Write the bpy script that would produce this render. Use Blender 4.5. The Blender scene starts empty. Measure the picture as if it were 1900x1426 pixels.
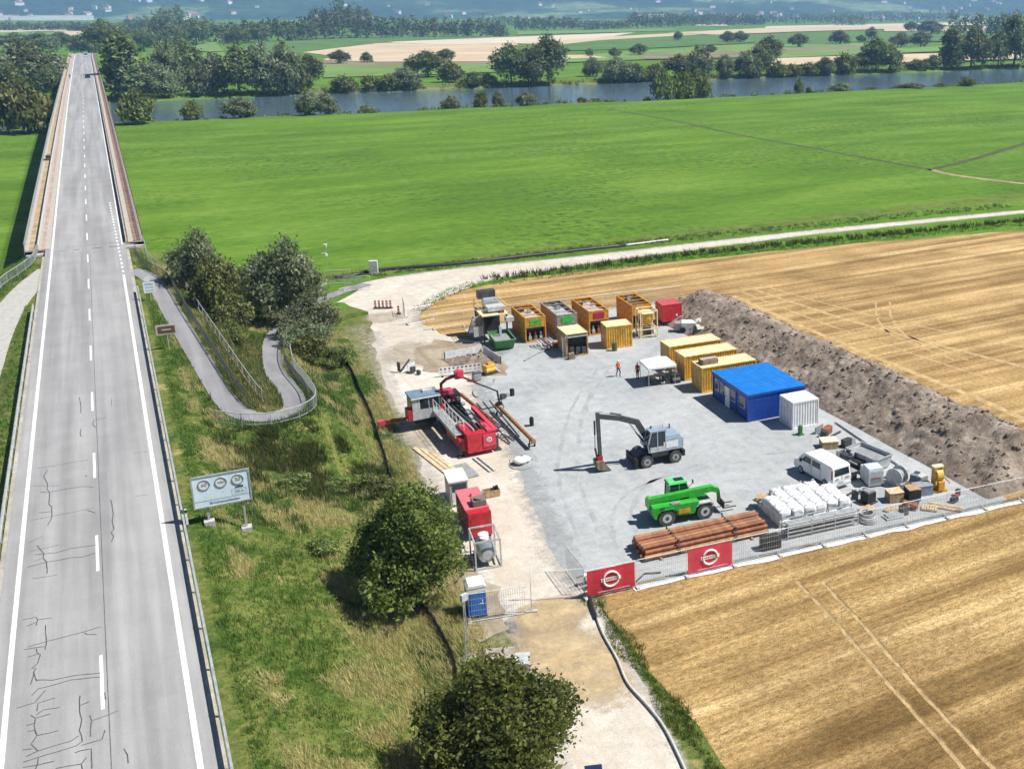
import bpy, bmesh, math, random
import numpy as np
from mathutils import Vector, Matrix, noise as mnoise

sc = bpy.context.scene
C = sc.collection
R = math.radians
rng = np.random.default_rng(7)
random.seed(7)

# ------------------------------------------------------------------ camera, sky, sun, exposure
# site axes: X to the right of the road, Y along the road towards the river, Z up, drone at the origin of XY
cam_d = bpy.data.cameras.new('drone_camera')
cam = bpy.data.objects.new('drone_camera', cam_d); C.objects.link(cam)
cam.location = (0, 0, 36.7)
cam.rotation_euler = (R(90 - 15.55), 0, R(-30.3))
cam_d.sensor_fit = 'HORIZONTAL'; cam_d.sensor_width = 36
cam_d.lens = 1957 / 1900 * 36
cam_d.shift_x = (950 - 1340) / 1900
cam_d.shift_y = (563 - 713) / 1900
cam_d.clip_start = .5; cam_d.clip_end = 40000
sc.camera = cam

SUN_EL, SUN_AZ = 54, 120.3
sunv = Vector((math.sin(R(SUN_AZ)) * math.cos(R(SUN_EL)), math.cos(R(SUN_AZ)) * math.cos(R(SUN_EL)), math.sin(R(SUN_EL))))
world = bpy.data.worlds.new('World'); sc.world = world; world.use_nodes = True
wn = world.node_tree.nodes; wl = world.node_tree.links
bg = wn.get('Background') or wn.new('ShaderNodeBackground')
sky = wn.new('ShaderNodeTexSky'); sky.sky_type = 'NISHITA'; sky.sun_disc = False
sky.sun_elevation = R(SUN_EL); sky.sun_rotation = R(SUN_AZ); sky.altitude = 300
sky.air_density = .8; sky.dust_density = .25; sky.ozone_density = 1.0
wl.new(sky.outputs[0], bg.inputs[0]); bg.inputs[1].default_value = 0.05
sun_d = bpy.data.lights.new('sun', 'SUN'); sun = bpy.data.objects.new('sun', sun_d); C.objects.link(sun)
sun_d.energy = 5.0; sun_d.angle = R(.53); sun_d.color = (1, .965, .9)
sun.rotation_euler = sunv.to_track_quat('Z', 'Y').to_euler(); sun.location = (60, -40, 90)
sc.view_settings.view_transform = 'Standard'; sc.view_settings.look = 'None'
sc.view_settings.exposure = .48; sc.view_settings.gamma = 1
sc.view_settings.use_curve_mapping = False
sc.cycles.max_bounces = 6; sc.cycles.diffuse_bounces = 3; sc.cycles.glossy_bounces = 3
sc.cycles.transparent_max_bounces = 6; sc.cycles.volume_bounces = 1; sc.cycles.transmission_bounces = 3
sc.cycles.use_denoising = True
sc.cycles.use_adaptive_sampling = True; sc.cycles.adaptive_threshold = .05
sc.cycles.caustics_reflective = False; sc.cycles.caustics_refractive = False

# ------------------------------------------------------------------ survey helper: where a spot seen in the drone picture lies on the site
_f, _cx, _cy, _H, _th = 1957., 1340., 563., 36.7, R(15.55)
_s, _c = math.sin(R(30.3)), math.cos(R(30.3))
def S(u, v, z=0.0):
    a = (u - _cx) / _f; b = (v - _cy) / _f
    dx, dy, dz = a, math.cos(_th) - b * math.sin(_th), -(math.sin(_th) + b * math.cos(_th))
    k = (z - _H) / dz
    x, y = k * dx, k * dy
    return (x * _c + y * _s, -x * _s + y * _c, z)

# ------------------------------------------------------------------ materials
MATS = {}
def nodes_of(name):
    m = bpy.data.materials.new(name); m.use_nodes = True
    nt = m.node_tree; b = nt.nodes['Principled BSDF']
    MATS[name] = m
    return m, nt, nt.nodes, nt.links, b
def tex(nt, kind, coords, **kw):
    n = nt.nodes.new(kind)
    for k, v in kw.items():
        if k in n.inputs.keys(): n.inputs[k].default_value = v
        else: setattr(n, k, v)
    if coords is not None: nt.links.new(coords, n.inputs['Vector'])
    return n
def ramp(nt, fac, stops):
    r = nt.nodes.new('ShaderNodeValToRGB'); e = r.color_ramp.elements
    while len(e) < len(stops): e.new(.5)
    for i, (p, c) in enumerate(stops):
        e[i].position = p; e[i].color = (*c, 1) if len(c) == 3 else c
    nt.links.new(fac, r.inputs[0]); return r
def mixc(nt, fac, a, b, mode='MIX'):
    m = nt.nodes.new('ShaderNodeMix'); m.data_type = 'RGBA'; m.blend_type = mode
    for i, v in ((0, fac), (6, a), (7, b)):
        if isinstance(v, (int, float)): m.inputs[i].default_value = v
        elif isinstance(v, tuple): m.inputs[i].default_value = (*v, 1)
        else: nt.links.new(v, m.inputs[i])
    return m.outputs[2]
def mathn(nt, op, a, b=None, clamp=False):
    m = nt.nodes.new('ShaderNodeMath'); m.operation = op; m.use_clamp = clamp
    for i, v in ((0, a), (1, b)):
        if v is None: continue
        if isinstance(v, (int, float)): m.inputs[i].default_value = v
        else: nt.links.new(v, m.inputs[i])
    return m.outputs[0]
def mapping(nt, vec, scale=(1, 1, 1), rotz=0, loc=(0, 0, 0)):
    m = nt.nodes.new('ShaderNodeMapping'); m.inputs['Scale'].default_value = scale
    m.inputs['Rotation'].default_value = (0, 0, rotz); m.inputs['Location'].default_value = loc
    nt.links.new(vec, m.inputs['Vector']); return m.outputs[0]
def bumpn(nt, height, b, strength=.3, dist=.05):
    n = nt.nodes.new('ShaderNodeBump'); n.inputs['Strength'].default_value = strength; n.inputs['Distance'].default_value = dist
    nt.links.new(height, n.inputs['Height']); nt.links.new(n.outputs[0], b.inputs['Normal'])
def objco(nt):
    return nt.nodes.new('ShaderNodeTexCoord').outputs['Object']

def mat(name, col, rough=.55, metal=0., var=.12, scale=2.5, dirt=.0, dirtcol=(.18, .15, .11), bump=0., bscale=30):
    """painted metal, plastic, cloth: base colour with uneven tone and patches of grime"""
    if name in MATS: return MATS[name]
    m, nt, N, L, b = nodes_of(name)
    co = objco(nt)
    n1 = tex(nt, 'ShaderNodeTexNoise', co, Scale=scale, Detail=5.)
    lo = tuple(c * (1 - var) for c in col); hi = tuple(min(1, c * (1 + var)) for c in col)
    c = ramp(nt, n1.outputs[0], [(.38, lo), (.62, hi)]).outputs[0]
    if dirt:
        n2 = tex(nt, 'ShaderNodeTexNoise', co, Scale=scale * 2.3, Detail=8., Roughness=.7)
        f = ramp(nt, n2.outputs[0], [(.5, (0, 0, 0)), (.72, (dirt,) * 3)])
        c = mixc(nt, f.outputs[0], c, dirtcol)
    L.new(c, b.inputs['Base Color'])
    b.inputs['Roughness'].default_value = rough; b.inputs['Metallic'].default_value = metal
    if bump:
        n3 = tex(nt, 'ShaderNodeTexNoise', co, Scale=bscale, Detail=4.)
        bumpn(nt, n3.outputs[0], b, bump, .02)
    return m
def glass(name, col=(.02, .03, .04)):
    if name in MATS: return MATS[name]
    m, nt, N, L, b = nodes_of(name)
    b.inputs['Base Color'].default_value = (*col, 1); b.inputs['Roughness'].default_value = .06
    b.inputs['Specular IOR Level'].default_value = .6
    return m

# ------------------------------------------------------------------ mesh helpers
class MB:
    def __init__(s): s.v = []; s.f = []; s.mi = []; s.cur = 0
    def add(s, vs, fs):
        o = len(s.v); s.v.extend([tuple(p) for p in vs])
        s.f.extend([tuple(i + o for i in f) for f in fs]); s.mi.extend([s.cur] * len(fs)); return s
    def box(s, c, d, rz=0, M=None, taper=None):
        x, y, z = d[0] / 2, d[1] / 2, d[2] / 2
        tx, ty = taper or (1, 1)
        p = [(-x, -y, -z), (x, -y, -z), (x, y, -z), (-x, y, -z), (-x * tx, -y * ty, z), (x * tx, -y * ty, z), (x * tx, y * ty, z), (-x * tx, y * ty, z)]
        if M is not None: p = [tuple(M @ Vector(q) + Vector(c)) for q in p]
        else:
            cs, sn = math.cos(rz), math.sin(rz)
            p = [(c[0] + q[0] * cs - q[1] * sn, c[1] + q[0] * sn + q[1] * cs, c[2] + q[2]) for q in p]
        return s.add(p, [(0, 3, 2, 1), (4, 5, 6, 7), (0, 1, 5, 4), (1, 2, 6, 5), (2, 3, 7, 6), (3, 0, 4, 7)])
    def beam(s, a, b, w, h=None, up=(0, 0, 1)):
        a = Vector(a); b = Vector(b); d = b - a; l = d.length
        if l < 1e-6: return s
        z = d / l; u = Vector(up)
        if abs(z.dot(u)) > .98: u = Vector((0, 1, 0))
        x = u.cross(z).normalized(); y = z.cross(x)
        M = Matrix((x, y, z)).transposed()
        return s.box((a + b) / 2, (w, h or w, l), M=M)
    def cyl(s, a, b, r, n=10, r2=None, cap=True):
        a = Vector(a); b = Vector(b); d = (b - a); l = d.length
        if l < 1e-6: return s
        z = d / l; u = Vector((0, 0, 1)) if abs(z.z) < .95 else Vector((1, 0, 0))
        x = u.cross(z).normalized(); y = z.cross(x); r2 = r if r2 is None else r2
        vs = []
        for c, rr in ((a, r), (b, r2)):
            for i in range(n):
                t = 2 * math.pi * i / n
                vs.append(c + (x * math.cos(t) + y * math.sin(t)) * rr)
        fs = [(i, (i + 1) % n, n + (i + 1) % n, n + i) for i in range(n)]
        if cap: fs += [tuple(range(n - 1, -1, -1)), tuple(range(n, 2 * n))]
        return s.add(vs, fs)
    def tube(s, pts, r, n=6, closed=False):
        P = [Vector(p) for p in pts]; m = len(P); vs = []; fs = []
        for i in range(m):
            if closed: d = P[(i + 1) % m] - P[i - 1]
            else: d = P[min(i + 1, m - 1)] - P[max(i - 1, 0)]
            d = d.normalized() if d.length > 1e-9 else Vector((0, 1, 0))
            u = Vector((0, 0, 1)) if abs(d.z) < .95 else Vector((1, 0, 0))
            x = u.cross(d).normalized(); y = d.cross(x)
            for k in range(n):
                t = 2 * math.pi * k / n
                vs.append(P[i] + (x * math.cos(t) + y * math.sin(t)) * r)
        for i in range(m if closed else m - 1):
            j = (i + 1) % m
            for k in range(n):
                fs.append((i * n + k, i * n + (k + 1) % n, j * n + (k + 1) % n, j * n + k))
        if not closed: fs += [tuple(range(n - 1, -1, -1)), tuple(range((m - 1) * n, m * n))]
        return s.add(vs, fs)
    def ring(s, c, r, rt, axis='y', n=20, k=6):
        pts = []
        for i in range(n):
            t = 2 * math.pi * i / n
            a, b = r * math.cos(t), r * math.sin(t)
            pts.append({'y': (c[0] + a, c[1], c[2] + b), 'x': (c[0], c[1] + a, c[2] + b), 'z': (c[0] + a, c[1] + b, c[2])}[axis])
        return s.tube(pts, rt, k, True)
    def prism(s, poly, lo, hi, axis='x'):
        """polygon in the plane across the axis, pushed from lo to hi"""
        n = len(poly)
        def P(a, b, w): return {'x': (w, a, b), 'y': (a, w, b), 'z': (a, b, w)}[axis]
        vs = [P(a, b, lo) for a, b in poly] + [P(a, b, hi) for a, b in poly]
        fs = [(i, (i + 1) % n, n + (i + 1) % n, n + i) for i in range(n)] + [tuple(range(n - 1, -1, -1)), tuple(range(n, 2 * n))]
        return s.add(vs, fs)
    def sphere(s, c, r, nu=10, nv=7, noise=0., seed=0):
        rr = r if isinstance(r, tuple) else (r, r, r); vs = []; fs = []
        for j in range(nv + 1):
            ph = math.pi * j / nv
            for i in range(nu):
                t = 2 * math.pi * i / nu
                d = Vector((math.sin(ph) * math.cos(t), math.sin(ph) * math.sin(t), math.cos(ph)))
                k = 1 + noise * mnoise.noise(d * 1.7 + Vector((seed * 3.1, seed, 0)))
                vs.append((c[0] + d.x * rr[0] * k, c[1] + d.y * rr[1] * k, c[2] + d.z * rr[2] * k))
        for j in range(nv):
            for i in range(nu):
                fs.append((j * nu + i, (j + 1) * nu + i, (j + 1) * nu + (i + 1) % nu, j * nu + (i + 1) % nu))
        return s.add(vs, fs)
    def mesh(s, name, mats, smooth=False):
        me = bpy.data.meshes.new(name); me.from_pydata(s.v, [], s.f)
        for m in (mats if isinstance(mats, (list, tuple)) else [mats]): me.materials.append(m)
        if max(s.mi, default=0): me.polygons.foreach_set('material_index', s.mi)
        bm = bmesh.new(); bm.from_mesh(me)
        bmesh.ops.recalc_face_normals(bm, faces=bm.faces); bm.to_mesh(me); bm.free()
        if smooth: me.polygons.foreach_set('use_smooth', [True] * len(me.polygons))
        me.update(); return me
    def build(s, name, mats, parent=None, smooth=False, loc=None, rz=0):
        o = bpy.data.objects.new(name, s.mesh(name, mats, smooth)); C.objects.link(o)
        if parent is not None: o.parent = parent
        if loc: o.location = loc
        if rz: o.rotation_euler.z = rz
        return o

def tag(o, label=None, cat=None, group=None, kind=None):
    for k, v in (('label', label), ('category', cat), ('group', group), ('kind', kind)):
        if v: o[k] = v
    return o
def thing(name, label, cat, loc=(0, 0, 0), rz=0., group=None):
    o = bpy.data.objects.new(name, None); o.empty_display_size = .3; C.objects.link(o)
    o.location = loc; o.rotation_euler = (0, 0, rz)
    return tag(o, label, cat, group)
def shared(name, me, parent=None, loc=(0, 0, 0), rot=(0, 0, 0), scale=None):
    o = bpy.data.objects.new(name, me); C.objects.link(o)
    o.location = loc; o.rotation_euler = rot
    if scale is not None: o.scale = scale if isinstance(scale, tuple) else (scale,) * 3
    if parent is not None: o.parent = parent
    return o
def copy_tree(o, parent=None):
    c = o.copy(); C.objects.link(c)
    if parent is not None: c.parent = parent
    for ch in list(o.children): copy_tree(ch, c)
    return c
def np_mesh(name, V, F, mats, smooth=False, attrs=None):
    """V (n,3), F (m,k) with one k for all faces"""
    me = bpy.data.meshes.new(name); n, m, k = len(V), len(F), F.shape[1]
    me.vertices.add(n); me.vertices.foreach_set('co', np.asarray(V, np.float32).ravel())
    me.loops.add(m * k); me.loops.foreach_set('vertex_index', np.asarray(F, np.int32).ravel())
    me.polygons.add(m); me.polygons.foreach_set('loop_start', np.arange(0, m * k, k, dtype=np.int32))
    me.polygons.foreach_set('loop_total', np.full(m, k, np.int32))
    for mm in (mats if isinstance(mats, (list, tuple)) else [mats]): me.materials.append(mm)
    me.update(calc_edges=True)
    if smooth: me.polygons.foreach_set('use_smooth', np.ones(m, bool))
    for an, dom, arr in (attrs or []):
        a = me.attributes.new(an, 'FLOAT', dom); a.data.foreach_set('value', np.asarray(arr, np.float32).ravel())
    return me
def smoothline(P, n=8):
    P = [np.array(p, float) for p in P]; P = [2 * P[0] - P[1]] + P + [2 * P[-1] - P[-2]]; out = []
    for i in range(1, len(P) - 2):
        for k in range(n):
            t = k / n; a, b, c, d = P[i - 1:i + 3]
            out.append(.5 * (2 * b + (c - a) * t + (2 * a - 5 * b + 4 * c - d) * t * t + (3 * b - a - 3 * c + d) * t ** 3))
    out.append(P[-2]); return out
def fbm(x, y, s=1., seed=0., oct=4):
    return mnoise.fractal(Vector((x * s + seed * 7.3, y * s - seed * 3.1, seed)), 1., 2., oct)

# ------------------------------------------------------------------ surface materials
def surf_meadow():
    m, nt, N, L, b = nodes_of('meadow_grass'); co = objco(nt)
    st = mapping(nt, co, (.018, .055, .1))
    a = tex(nt, 'ShaderNodeTexNoise', st, Scale=1.3, Detail=6., Roughness=.55)
    c1 = ramp(nt, a.outputs[0], [(.32, (.078, .166, .013)), (.5, (.106, .210, .019)), (.68, (.146, .252, .033))]).outputs[0]
    n2 = tex(nt, 'ShaderNodeTexNoise', co, Scale=.55, Detail=8., Roughness=.72)
    n5 = tex(nt, 'ShaderNodeTexNoise', mapping(nt, co, (.02, .02, .1)), Scale=1., Detail=4.)
    n7 = tex(nt, 'ShaderNodeTexNoise', mapping(nt, co, (.38, .6, 1)), Scale=1., Detail=7., Roughness=.75)
    c1 = mixc(nt, .8, c1, ramp(nt, n7.outputs[0], [(.36, (.68, .72, .6)), (.5, (1, 1, 1)), (.64, (1.28, 1.22, 1.3))]).outputs[0], 'MULTIPLY')
    k = mathn(nt, 'MULTIPLY', ramp(nt, n2.outputs[0], [(.50, (0, 0, 0)), (.60, (1, 1, 1))]).outputs[0], ramp(nt, n5.outputs[0], [(.47, (0, 0, 0)), (.58, (1, 1, 1))]).outputs[0])
    c1 = mixc(nt, mathn(nt, 'MULTIPLY', k, .8), c1, (.045, .085, .014))
    n9 = tex(nt, 'ShaderNodeTexNoise', mapping(nt, co, (.010, .016, .1), .4), Scale=1., Detail=5., Roughness=.6)
    c1 = mixc(nt, .55, c1, ramp(nt, n9.outputs[0], [(.38, (.82, .84, .9)), (.5, (1, 1, 1)), (.62, (1.22, 1.1, 1.15))]).outputs[0], 'MULTIPLY')
    # rough herb bank: olive, straw and green in clumps
    n3 = tex(nt, 'ShaderNodeTexNoise', co, Scale=.32, Detail=9., Roughness=.68)
    c2 = ramp(nt, n3.outputs[0], [(.36, (.048, .078, .014)), (.45, (.092, .14, .026)), (.52, (.165, .175, .048)), (.58, (.115, .155, .034)), (.66, (.34, .28, .12))]).outputs[0]
    n4 = tex(nt, 'ShaderNodeTexNoise', co, Scale=3.2, Detail=6., Roughness=.7)
    c2 = mixc(nt, .55, c2, ramp(nt, n4.outputs[0], [(.38, (.45, .45, .4)), (.62, (1.5, 1.5, 1.4))]).outputs[0], 'MULTIPLY')
    at = N.new('ShaderNodeAttribute'); at.attribute_name = 'rough'
    c = mixc(nt, at.outputs['Fac'], c1, c2)
    # bare stony soil
    at2 = N.new('ShaderNodeAttribute'); at2.attribute_name = 'bare'
    n6 = tex(nt, 'ShaderNodeTexNoise', co, Scale=1.6, Detail=7., Roughness=.7)
    bf = mathn(nt, 'MULTIPLY', at2.outputs['Fac'], ramp(nt, n6.outputs[0], [(.35, (.35,) * 3), (.6, (1, 1, 1))]).outputs[0])
    c = mixc(nt, bf, c, ramp(nt, n6.outputs[0], [(.3, (.21, .165, .115)), (.7, (.42, .36, .27))]).outputs[0])
    L.new(c, b.inputs['Base Color']); b.inputs['Roughness'].default_value = .9
    b.inputs['Specular IOR Level'].default_value = .15
    nb = tex(nt, 'ShaderNodeTexNoise', co, Scale=2.2, Detail=8., Roughness=.75)
    bumpn(nt, nb.outputs[0], b, .6, .25)
    return m
def surf_stubble():
    m, nt, N, L, b = nodes_of('straw_stubble'); co = objco(nt)
    w0 = tex(nt, 'ShaderNodeTexNoise', mapping(nt, co, (.05, .05, 1)), Scale=1., Detail=3.)
    rows = tex(nt, 'ShaderNodeTexNoise', mapping(nt, co, (.012, .52, 1), R(3)), Scale=1., Detail=5., Roughness=.6)
    rowsb = tex(nt, 'ShaderNodeTexNoise', mapping(nt, co, (.10, 2.6, 1), R(3)), Scale=1., Detail=4., Roughness=.6)
    col = ramp(nt, rows.outputs[0], [(.36, (.26, .158, .056)), (.46, (.36, .230, .090)), (.55, (.46, .305, .130)), (.65, (.57, .40, .19))]).outputs[0]
    col = mixc(nt, .4, col, ramp(nt, rowsb.outputs[0], [(.38, (.6, .58, .54)), (.62, (1.3, 1.3, 1.3))]).outputs[0], 'MULTIPLY')
    big = tex(nt, 'ShaderNodeTexNoise', mapping(nt, co, (.075, .095, 1)), Scale=1., Detail=7., Roughness=.68)
    col = mixc(nt, .75, col, ramp(nt, big.outputs[0], [(.36, (.58, .53, .46)), (.5, (1, 1, 1)), (.62, (1.30, 1.33, 1.4))]).outputs[0], 'MULTIPLY')
    fine = tex(nt, 'ShaderNodeTexNoise', mapping(nt, co, (2.2, 5.5, 1), R(3)), Scale=1., Detail=6., Roughness=.75)
    col = mixc(nt, .62, col, ramp(nt, fine.outputs[0], [(.38, (.42, .38, .32)), (.5, (1., 1., 1.)), (.62, (1.5, 1.5, 1.5))]).outputs[0], 'MULTIPLY')
    clod = tex(nt, 'ShaderNodeTexNoise', mapping(nt, co, (.9, 1.4, 1)), Scale=1., Detail=8., Roughness=.8)
    col = mixc(nt, ramp(nt, clod.outputs[0], [(.57, (0, 0, 0)), (.66, (.75,) * 3)]).outputs[0], col, (.20, .125, .055))
    L.new(col, b.inputs['Base Color']); b.inputs['Roughness'].default_value = .85
    b.inputs['Specular IOR Level'].default_value = .25
    bumpn(nt, mathn(nt, 'ADD', fine.outputs[0], rows.outputs[0]), b, .7, .12)
    return m
def surf_gravel(name, dark, light, stain=None, scale=.12, fade=False):
    m, nt, N, L, b = nodes_of(name); co = objco(nt)
    a = tex(nt, 'ShaderNodeTexNoise', mapping(nt, co, (1, 1, 1)), Scale=scale, Detail=7., Roughness=.62, Distortion=.5)
    col = ramp(nt, a.outputs[0], [(.36, dark), (.64, light)]).outputs[0]
    m2 = tex(nt, 'ShaderNodeTexNoise', co, Scale=.9, Detail=8., Roughness=.75)
    col = mixc(nt, .8, col, ramp(nt, m2.outputs[0], [(.36, (.80, .80, .80)), (.64, (1.12, 1.12, 1.12))]).outputs[0], 'MULTIPLY')
    g = tex(nt, 'ShaderNodeTexNoise', co, Scale=9., Detail=5., Roughness=.8)
    col = mixc(nt, .5, col, ramp(nt, g.outputs[0], [(.36, (.66, .66, .66)), (.64, (1.22, 1.22, 1.22))]).outputs[0], 'MULTIPLY')
    if stain:
        tr = tex(nt, 'ShaderNodeTexNoise', mapping(nt, co, (.9, .06, 1), R(8)), Scale=1., Detail=6., Roughness=.6)
        col = mixc(nt, ramp(nt, tr.outputs[0], [(.50, (0, 0, 0)), (.68, (.55,) * 3)]).outputs[0], col, stain)
    L.new(col, b.inputs['Base Color']); b.inputs['Roughness'].default_value = .9
    b.inputs['Specular IOR Level'].default_value = .2
    bumpn(nt, g.outputs[0], b, .35, .05)
    if fade:
        at = N.new('ShaderNodeAttribute'); at.attribute_name = 'fade'
        n8 = tex(nt, 'ShaderNodeTexNoise', co, Scale=1.1, Detail=8., Roughness=.75)
        k = mathn(nt, 'ADD', mathn(nt, 'MULTIPLY', at.outputs['Fac'], 1.25), mathn(nt, 'MULTIPLY', mathn(nt, 'SUBTRACT', n8.outputs[0], .62), 2.4), True)
        tr = N.new('ShaderNodeBsdfTransparent'); mx = N.new('ShaderNodeMixShader'); out = next(n for n in N if n.type == 'OUTPUT_MATERIAL')
        L.new(k, mx.inputs[0]); L.new(tr.outputs[0], mx.inputs[1]); L.new(b.outputs[0], mx.inputs[2]); L.new(mx.outputs[0], out.inputs[0])
    return m
def surf_asphalt(name, base, lanes=True):
    m, nt, N, L, b = nodes_of(name); co = objco(nt)
    a = tex(nt, 'ShaderNodeTexNoise', mapping(nt, co, (.9, .02, 1)), Scale=1., Detail=5., Roughness=.55)
    lo = tuple(c * .80 for c in base); hi = tuple(c * 1.13 for c in base)
    col = ramp(nt, a.outputs[0], [(.36, lo), (.64, hi)]).outputs[0]
    g = tex(nt, 'ShaderNodeTexNoise', co, Scale=.35, Detail=6., Roughness=.6)
    col = mixc(nt, .45, col, ramp(nt, g.outputs[0], [(.38, (.86, .86, .86)), (.62, (1.1, 1.1, 1.1))]).outputs[0], 'MULTIPLY')
    f = tex(nt, 'ShaderNodeTexNoise', co, Scale=14., Detail=4., Roughness=.8)
    col = mixc(nt, .35, col, ramp(nt, f.outputs[0], [(.38, (.75, .75, .75)), (.62, (1.2, 1.2, 1.2))]).outputs[0], 'MULTIPLY')
    L.new(col, b.inputs['Base Color']); b.inputs['Roughness'].default_value = .75
    b.inputs['Specular IOR Level'].default_value = .3
    bumpn(nt, f.outputs[0], b, .2, .02)
    return m
def surf_soil():
    m, nt, N, L, b = nodes_of('heaped_topsoil'); co = objco(nt)
    a = tex(nt, 'ShaderNodeTexNoise', co, Scale=.5, Detail=8., Roughness=.7)
    col = ramp(nt, a.outputs[0], [(.36, (.21, .168, .132)), (.5, (.295, .242, .196)), (.64, (.40, .34, .282))]).outputs[0]
    g = tex(nt, 'ShaderNodeTexNoise', co, Scale=3.0, Detail=8., Roughness=.82)
    col = mixc(nt, .75, col, ramp(nt, g.outputs[0], [(.38, (.55, .53, .51)), (.62, (1.35, 1.35, 1.35))]).outputs[0], 'MULTIPLY')
    w = tex(nt, 'ShaderNodeTexNoise', co, Scale=.22, Detail=9., Roughness=.75)
    col = mixc(nt, ramp(nt, w.outputs[0], [(.58, (0, 0, 0)), (.64, (.55,) * 3)]).outputs[0], col, (.05, .05, .022))
    L.new(col, b.inputs['Base Color']); b.inputs['Roughness'].default_value = .95
    b.inputs['Specular IOR Level'].default_value = .1
    bumpn(nt, g.outputs[0], b, .8, .15)
    return m
def surf_leaf(name, dark, light, trans=.25):
    m, nt, N, L, b = nodes_of(name)
    at = N.new('ShaderNodeAttribute'); at.attribute_name = 'tint'
    oi = N.new('ShaderNodeObjectInfo')
    c = ramp(nt, at.outputs['Fac'], [(0., dark), (1., light)]).outputs[0]
    hs = N.new('ShaderNodeHueSaturation')
    L.new(c, hs.inputs['Color'])
    L.new(mathn(nt, 'ADD', mathn(nt, 'MULTIPLY', oi.outputs['Random'], .04), .48), hs.inputs['Hue'])
    L.new(mathn(nt, 'ADD', mathn(nt, 'MULTIPLY', oi.outputs['Random'], .5), .78), hs.inputs['Value'])
    L.new(hs.outputs[0], b.inputs['Base Color'])
    b.inputs['Roughness'].default_value = .55; b.inputs['Specular IOR Level'].default_value = .3
    tr = N.new('ShaderNodeBsdfTranslucent'); L.new(hs.outputs[0], tr.inputs[0])
    mx = N.new('ShaderNodeMixShader'); mx.inputs[0].default_value = trans
    out = next(n for n in N if n.type == 'OUTPUT_MATERIAL')
    L.new(b.outputs[0], mx.inputs[1]); L.new(tr.outputs[0], mx.inputs[2]); L.new(mx.outputs[0], out.inputs[0])
    return m

M_meadow = surf_meadow(); M_stub = surf_stubble(); M_soil = surf_soil()
M_track = surf_gravel('pale_crushed_limestone', (.55, .49, .41), (.66, .605, .53), (.50, .42, .31))
M_yard = surf_gravel('grey_crushed_stone', (.345, .365, .375), (.46, .475, .48), (.47, .46, .44), .09)
M_dirt = surf_gravel('trampled_earth', (.27, .215, .15), (.44, .37, .27), (.2, .155, .1), .3)
M_road = surf_asphalt('worn_asphalt', (.335, .33, .33)); M_path = surf_asphalt('path_asphalt', (.27, .265, .275))
M_paint = mat('road_paint', (.80, .80, .77), .6, var=.08, scale=1.2, dirt=.6, dirtcol=(.45, .45, .44))
M_tar = mat('tar_sealant', (.095, .10, .10), .6, var=.3)
M_galv = mat('galvanised_steel', (.50, .52, .53), .45, .35, .15)
M_galv2 = mat('galvanised_dull', (.42, .43, .43), .6, .1, .15)
M_conc = mat('concrete', (.50, .48, .45), .85, var=.15, dirt=.3)
M_wood = mat('timber', (.40, .28, .15), .75, var=.3, scale=5)
M_woodpale = mat('pale_timber', (.60, .47, .30), .75, var=.25, scale=5)
M_black = mat('black_rubber', (.018, .018, .02), .7, var=.4)
M_dark = mat('dark_steel', (.06, .063, .068), .5, .2, .3, dirt=.35, dirtcol=(.20, .18, .15))
M_grey = mat('grey_paint', (.32, .33, .34), .5, .1, .15, dirt=.3)
M_lgrey = mat('light_grey_paint', (.52, .54, .55), .5, .05, .12, dirt=.2)
M_white = mat('white_paint', (.80, .80, .79), .4, var=.05, dirt=.12, dirtcol=(.5, .48, .45))
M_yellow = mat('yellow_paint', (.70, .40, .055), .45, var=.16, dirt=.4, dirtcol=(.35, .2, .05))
M_ytop = mat('pale_yellow_paint', (.84, .72, .42), .5, var=.1, dirt=.25, dirtcol=(.55, .40, .18))  # paler yellow for container roofs, silo frame and tower rails
M_red = mat('red_paint', (.52, .03, .035), .4, var=.15, dirt=.2, dirtcol=(.25, .05, .04))
M_rust = mat('rusty_steel', (.30, .105, .045), .7, .1, .25, scale=4, dirt=.4, dirtcol=(.16, .06, .035))
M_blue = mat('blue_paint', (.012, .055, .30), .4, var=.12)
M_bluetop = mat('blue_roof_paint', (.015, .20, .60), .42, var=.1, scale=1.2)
M_green = mat('green_paint', (.035, .40, .04), .4, var=.18, dirt=.4, dirtcol=(.15, .25, .08))
M_dgreen = mat('dark_green_paint', (.03, .16, .03), .5, var=.2, dirt=.3)
M_glass = glass('dark_glass'); M_glassb = glass('tinted_glass', (.06, .09, .12))
M_skin = mat('skin', (.50, .30, .21), .6, var=.05)
# ------------------------------------------------------------------ terrain
_zt = np.array([-200, 20, 49, 68, 102, 154, 200, 300, 420, 560, 700, 800, 950, 1100, 1400.])
_zz = np.array([-.5, 3.3, 4.55, 5.15, 5.75, 6.5, 7.4, 8.8, 9.8, 10.2, 10.4, 10.2, 5.0, 1.0, .4])
_tt = np.arange(-220, 1400, 2.); _raw = np.interp(_tt, _zt, _zz)
_k = np.ones(13) / 13; _sm = np.convolve(np.pad(_raw, 6, 'edge'), _k, 'valid')
def zroad(t): return np.interp(t, _tt, _sm)
def xroad(t): return np.where(np.asarray(t) > 760, (np.asarray(t) - 760) ** 2 * .0013, 0.)
BR0, BR1 = 160., 780.
RAMP = smoothline([(1.0, 144, 6.25), (2.9, 137.5, 6.0), (4.0, 122, 5.6), (5.0, 108, 5.2), (5.9, 96, 4.8), (6.8, 90.6, 4.62), (8.9, 88.6, 4.5), (10.9, 90.2, 4.4), (11.3, 95, 4.1), (11.3, 104, 3.3), (12.2, 114, 2.4), (14.0, 124, 1.5), (18, 134.5, .75), (23.5, 143, .2), (29, 147.5, .05)], 6)
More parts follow.
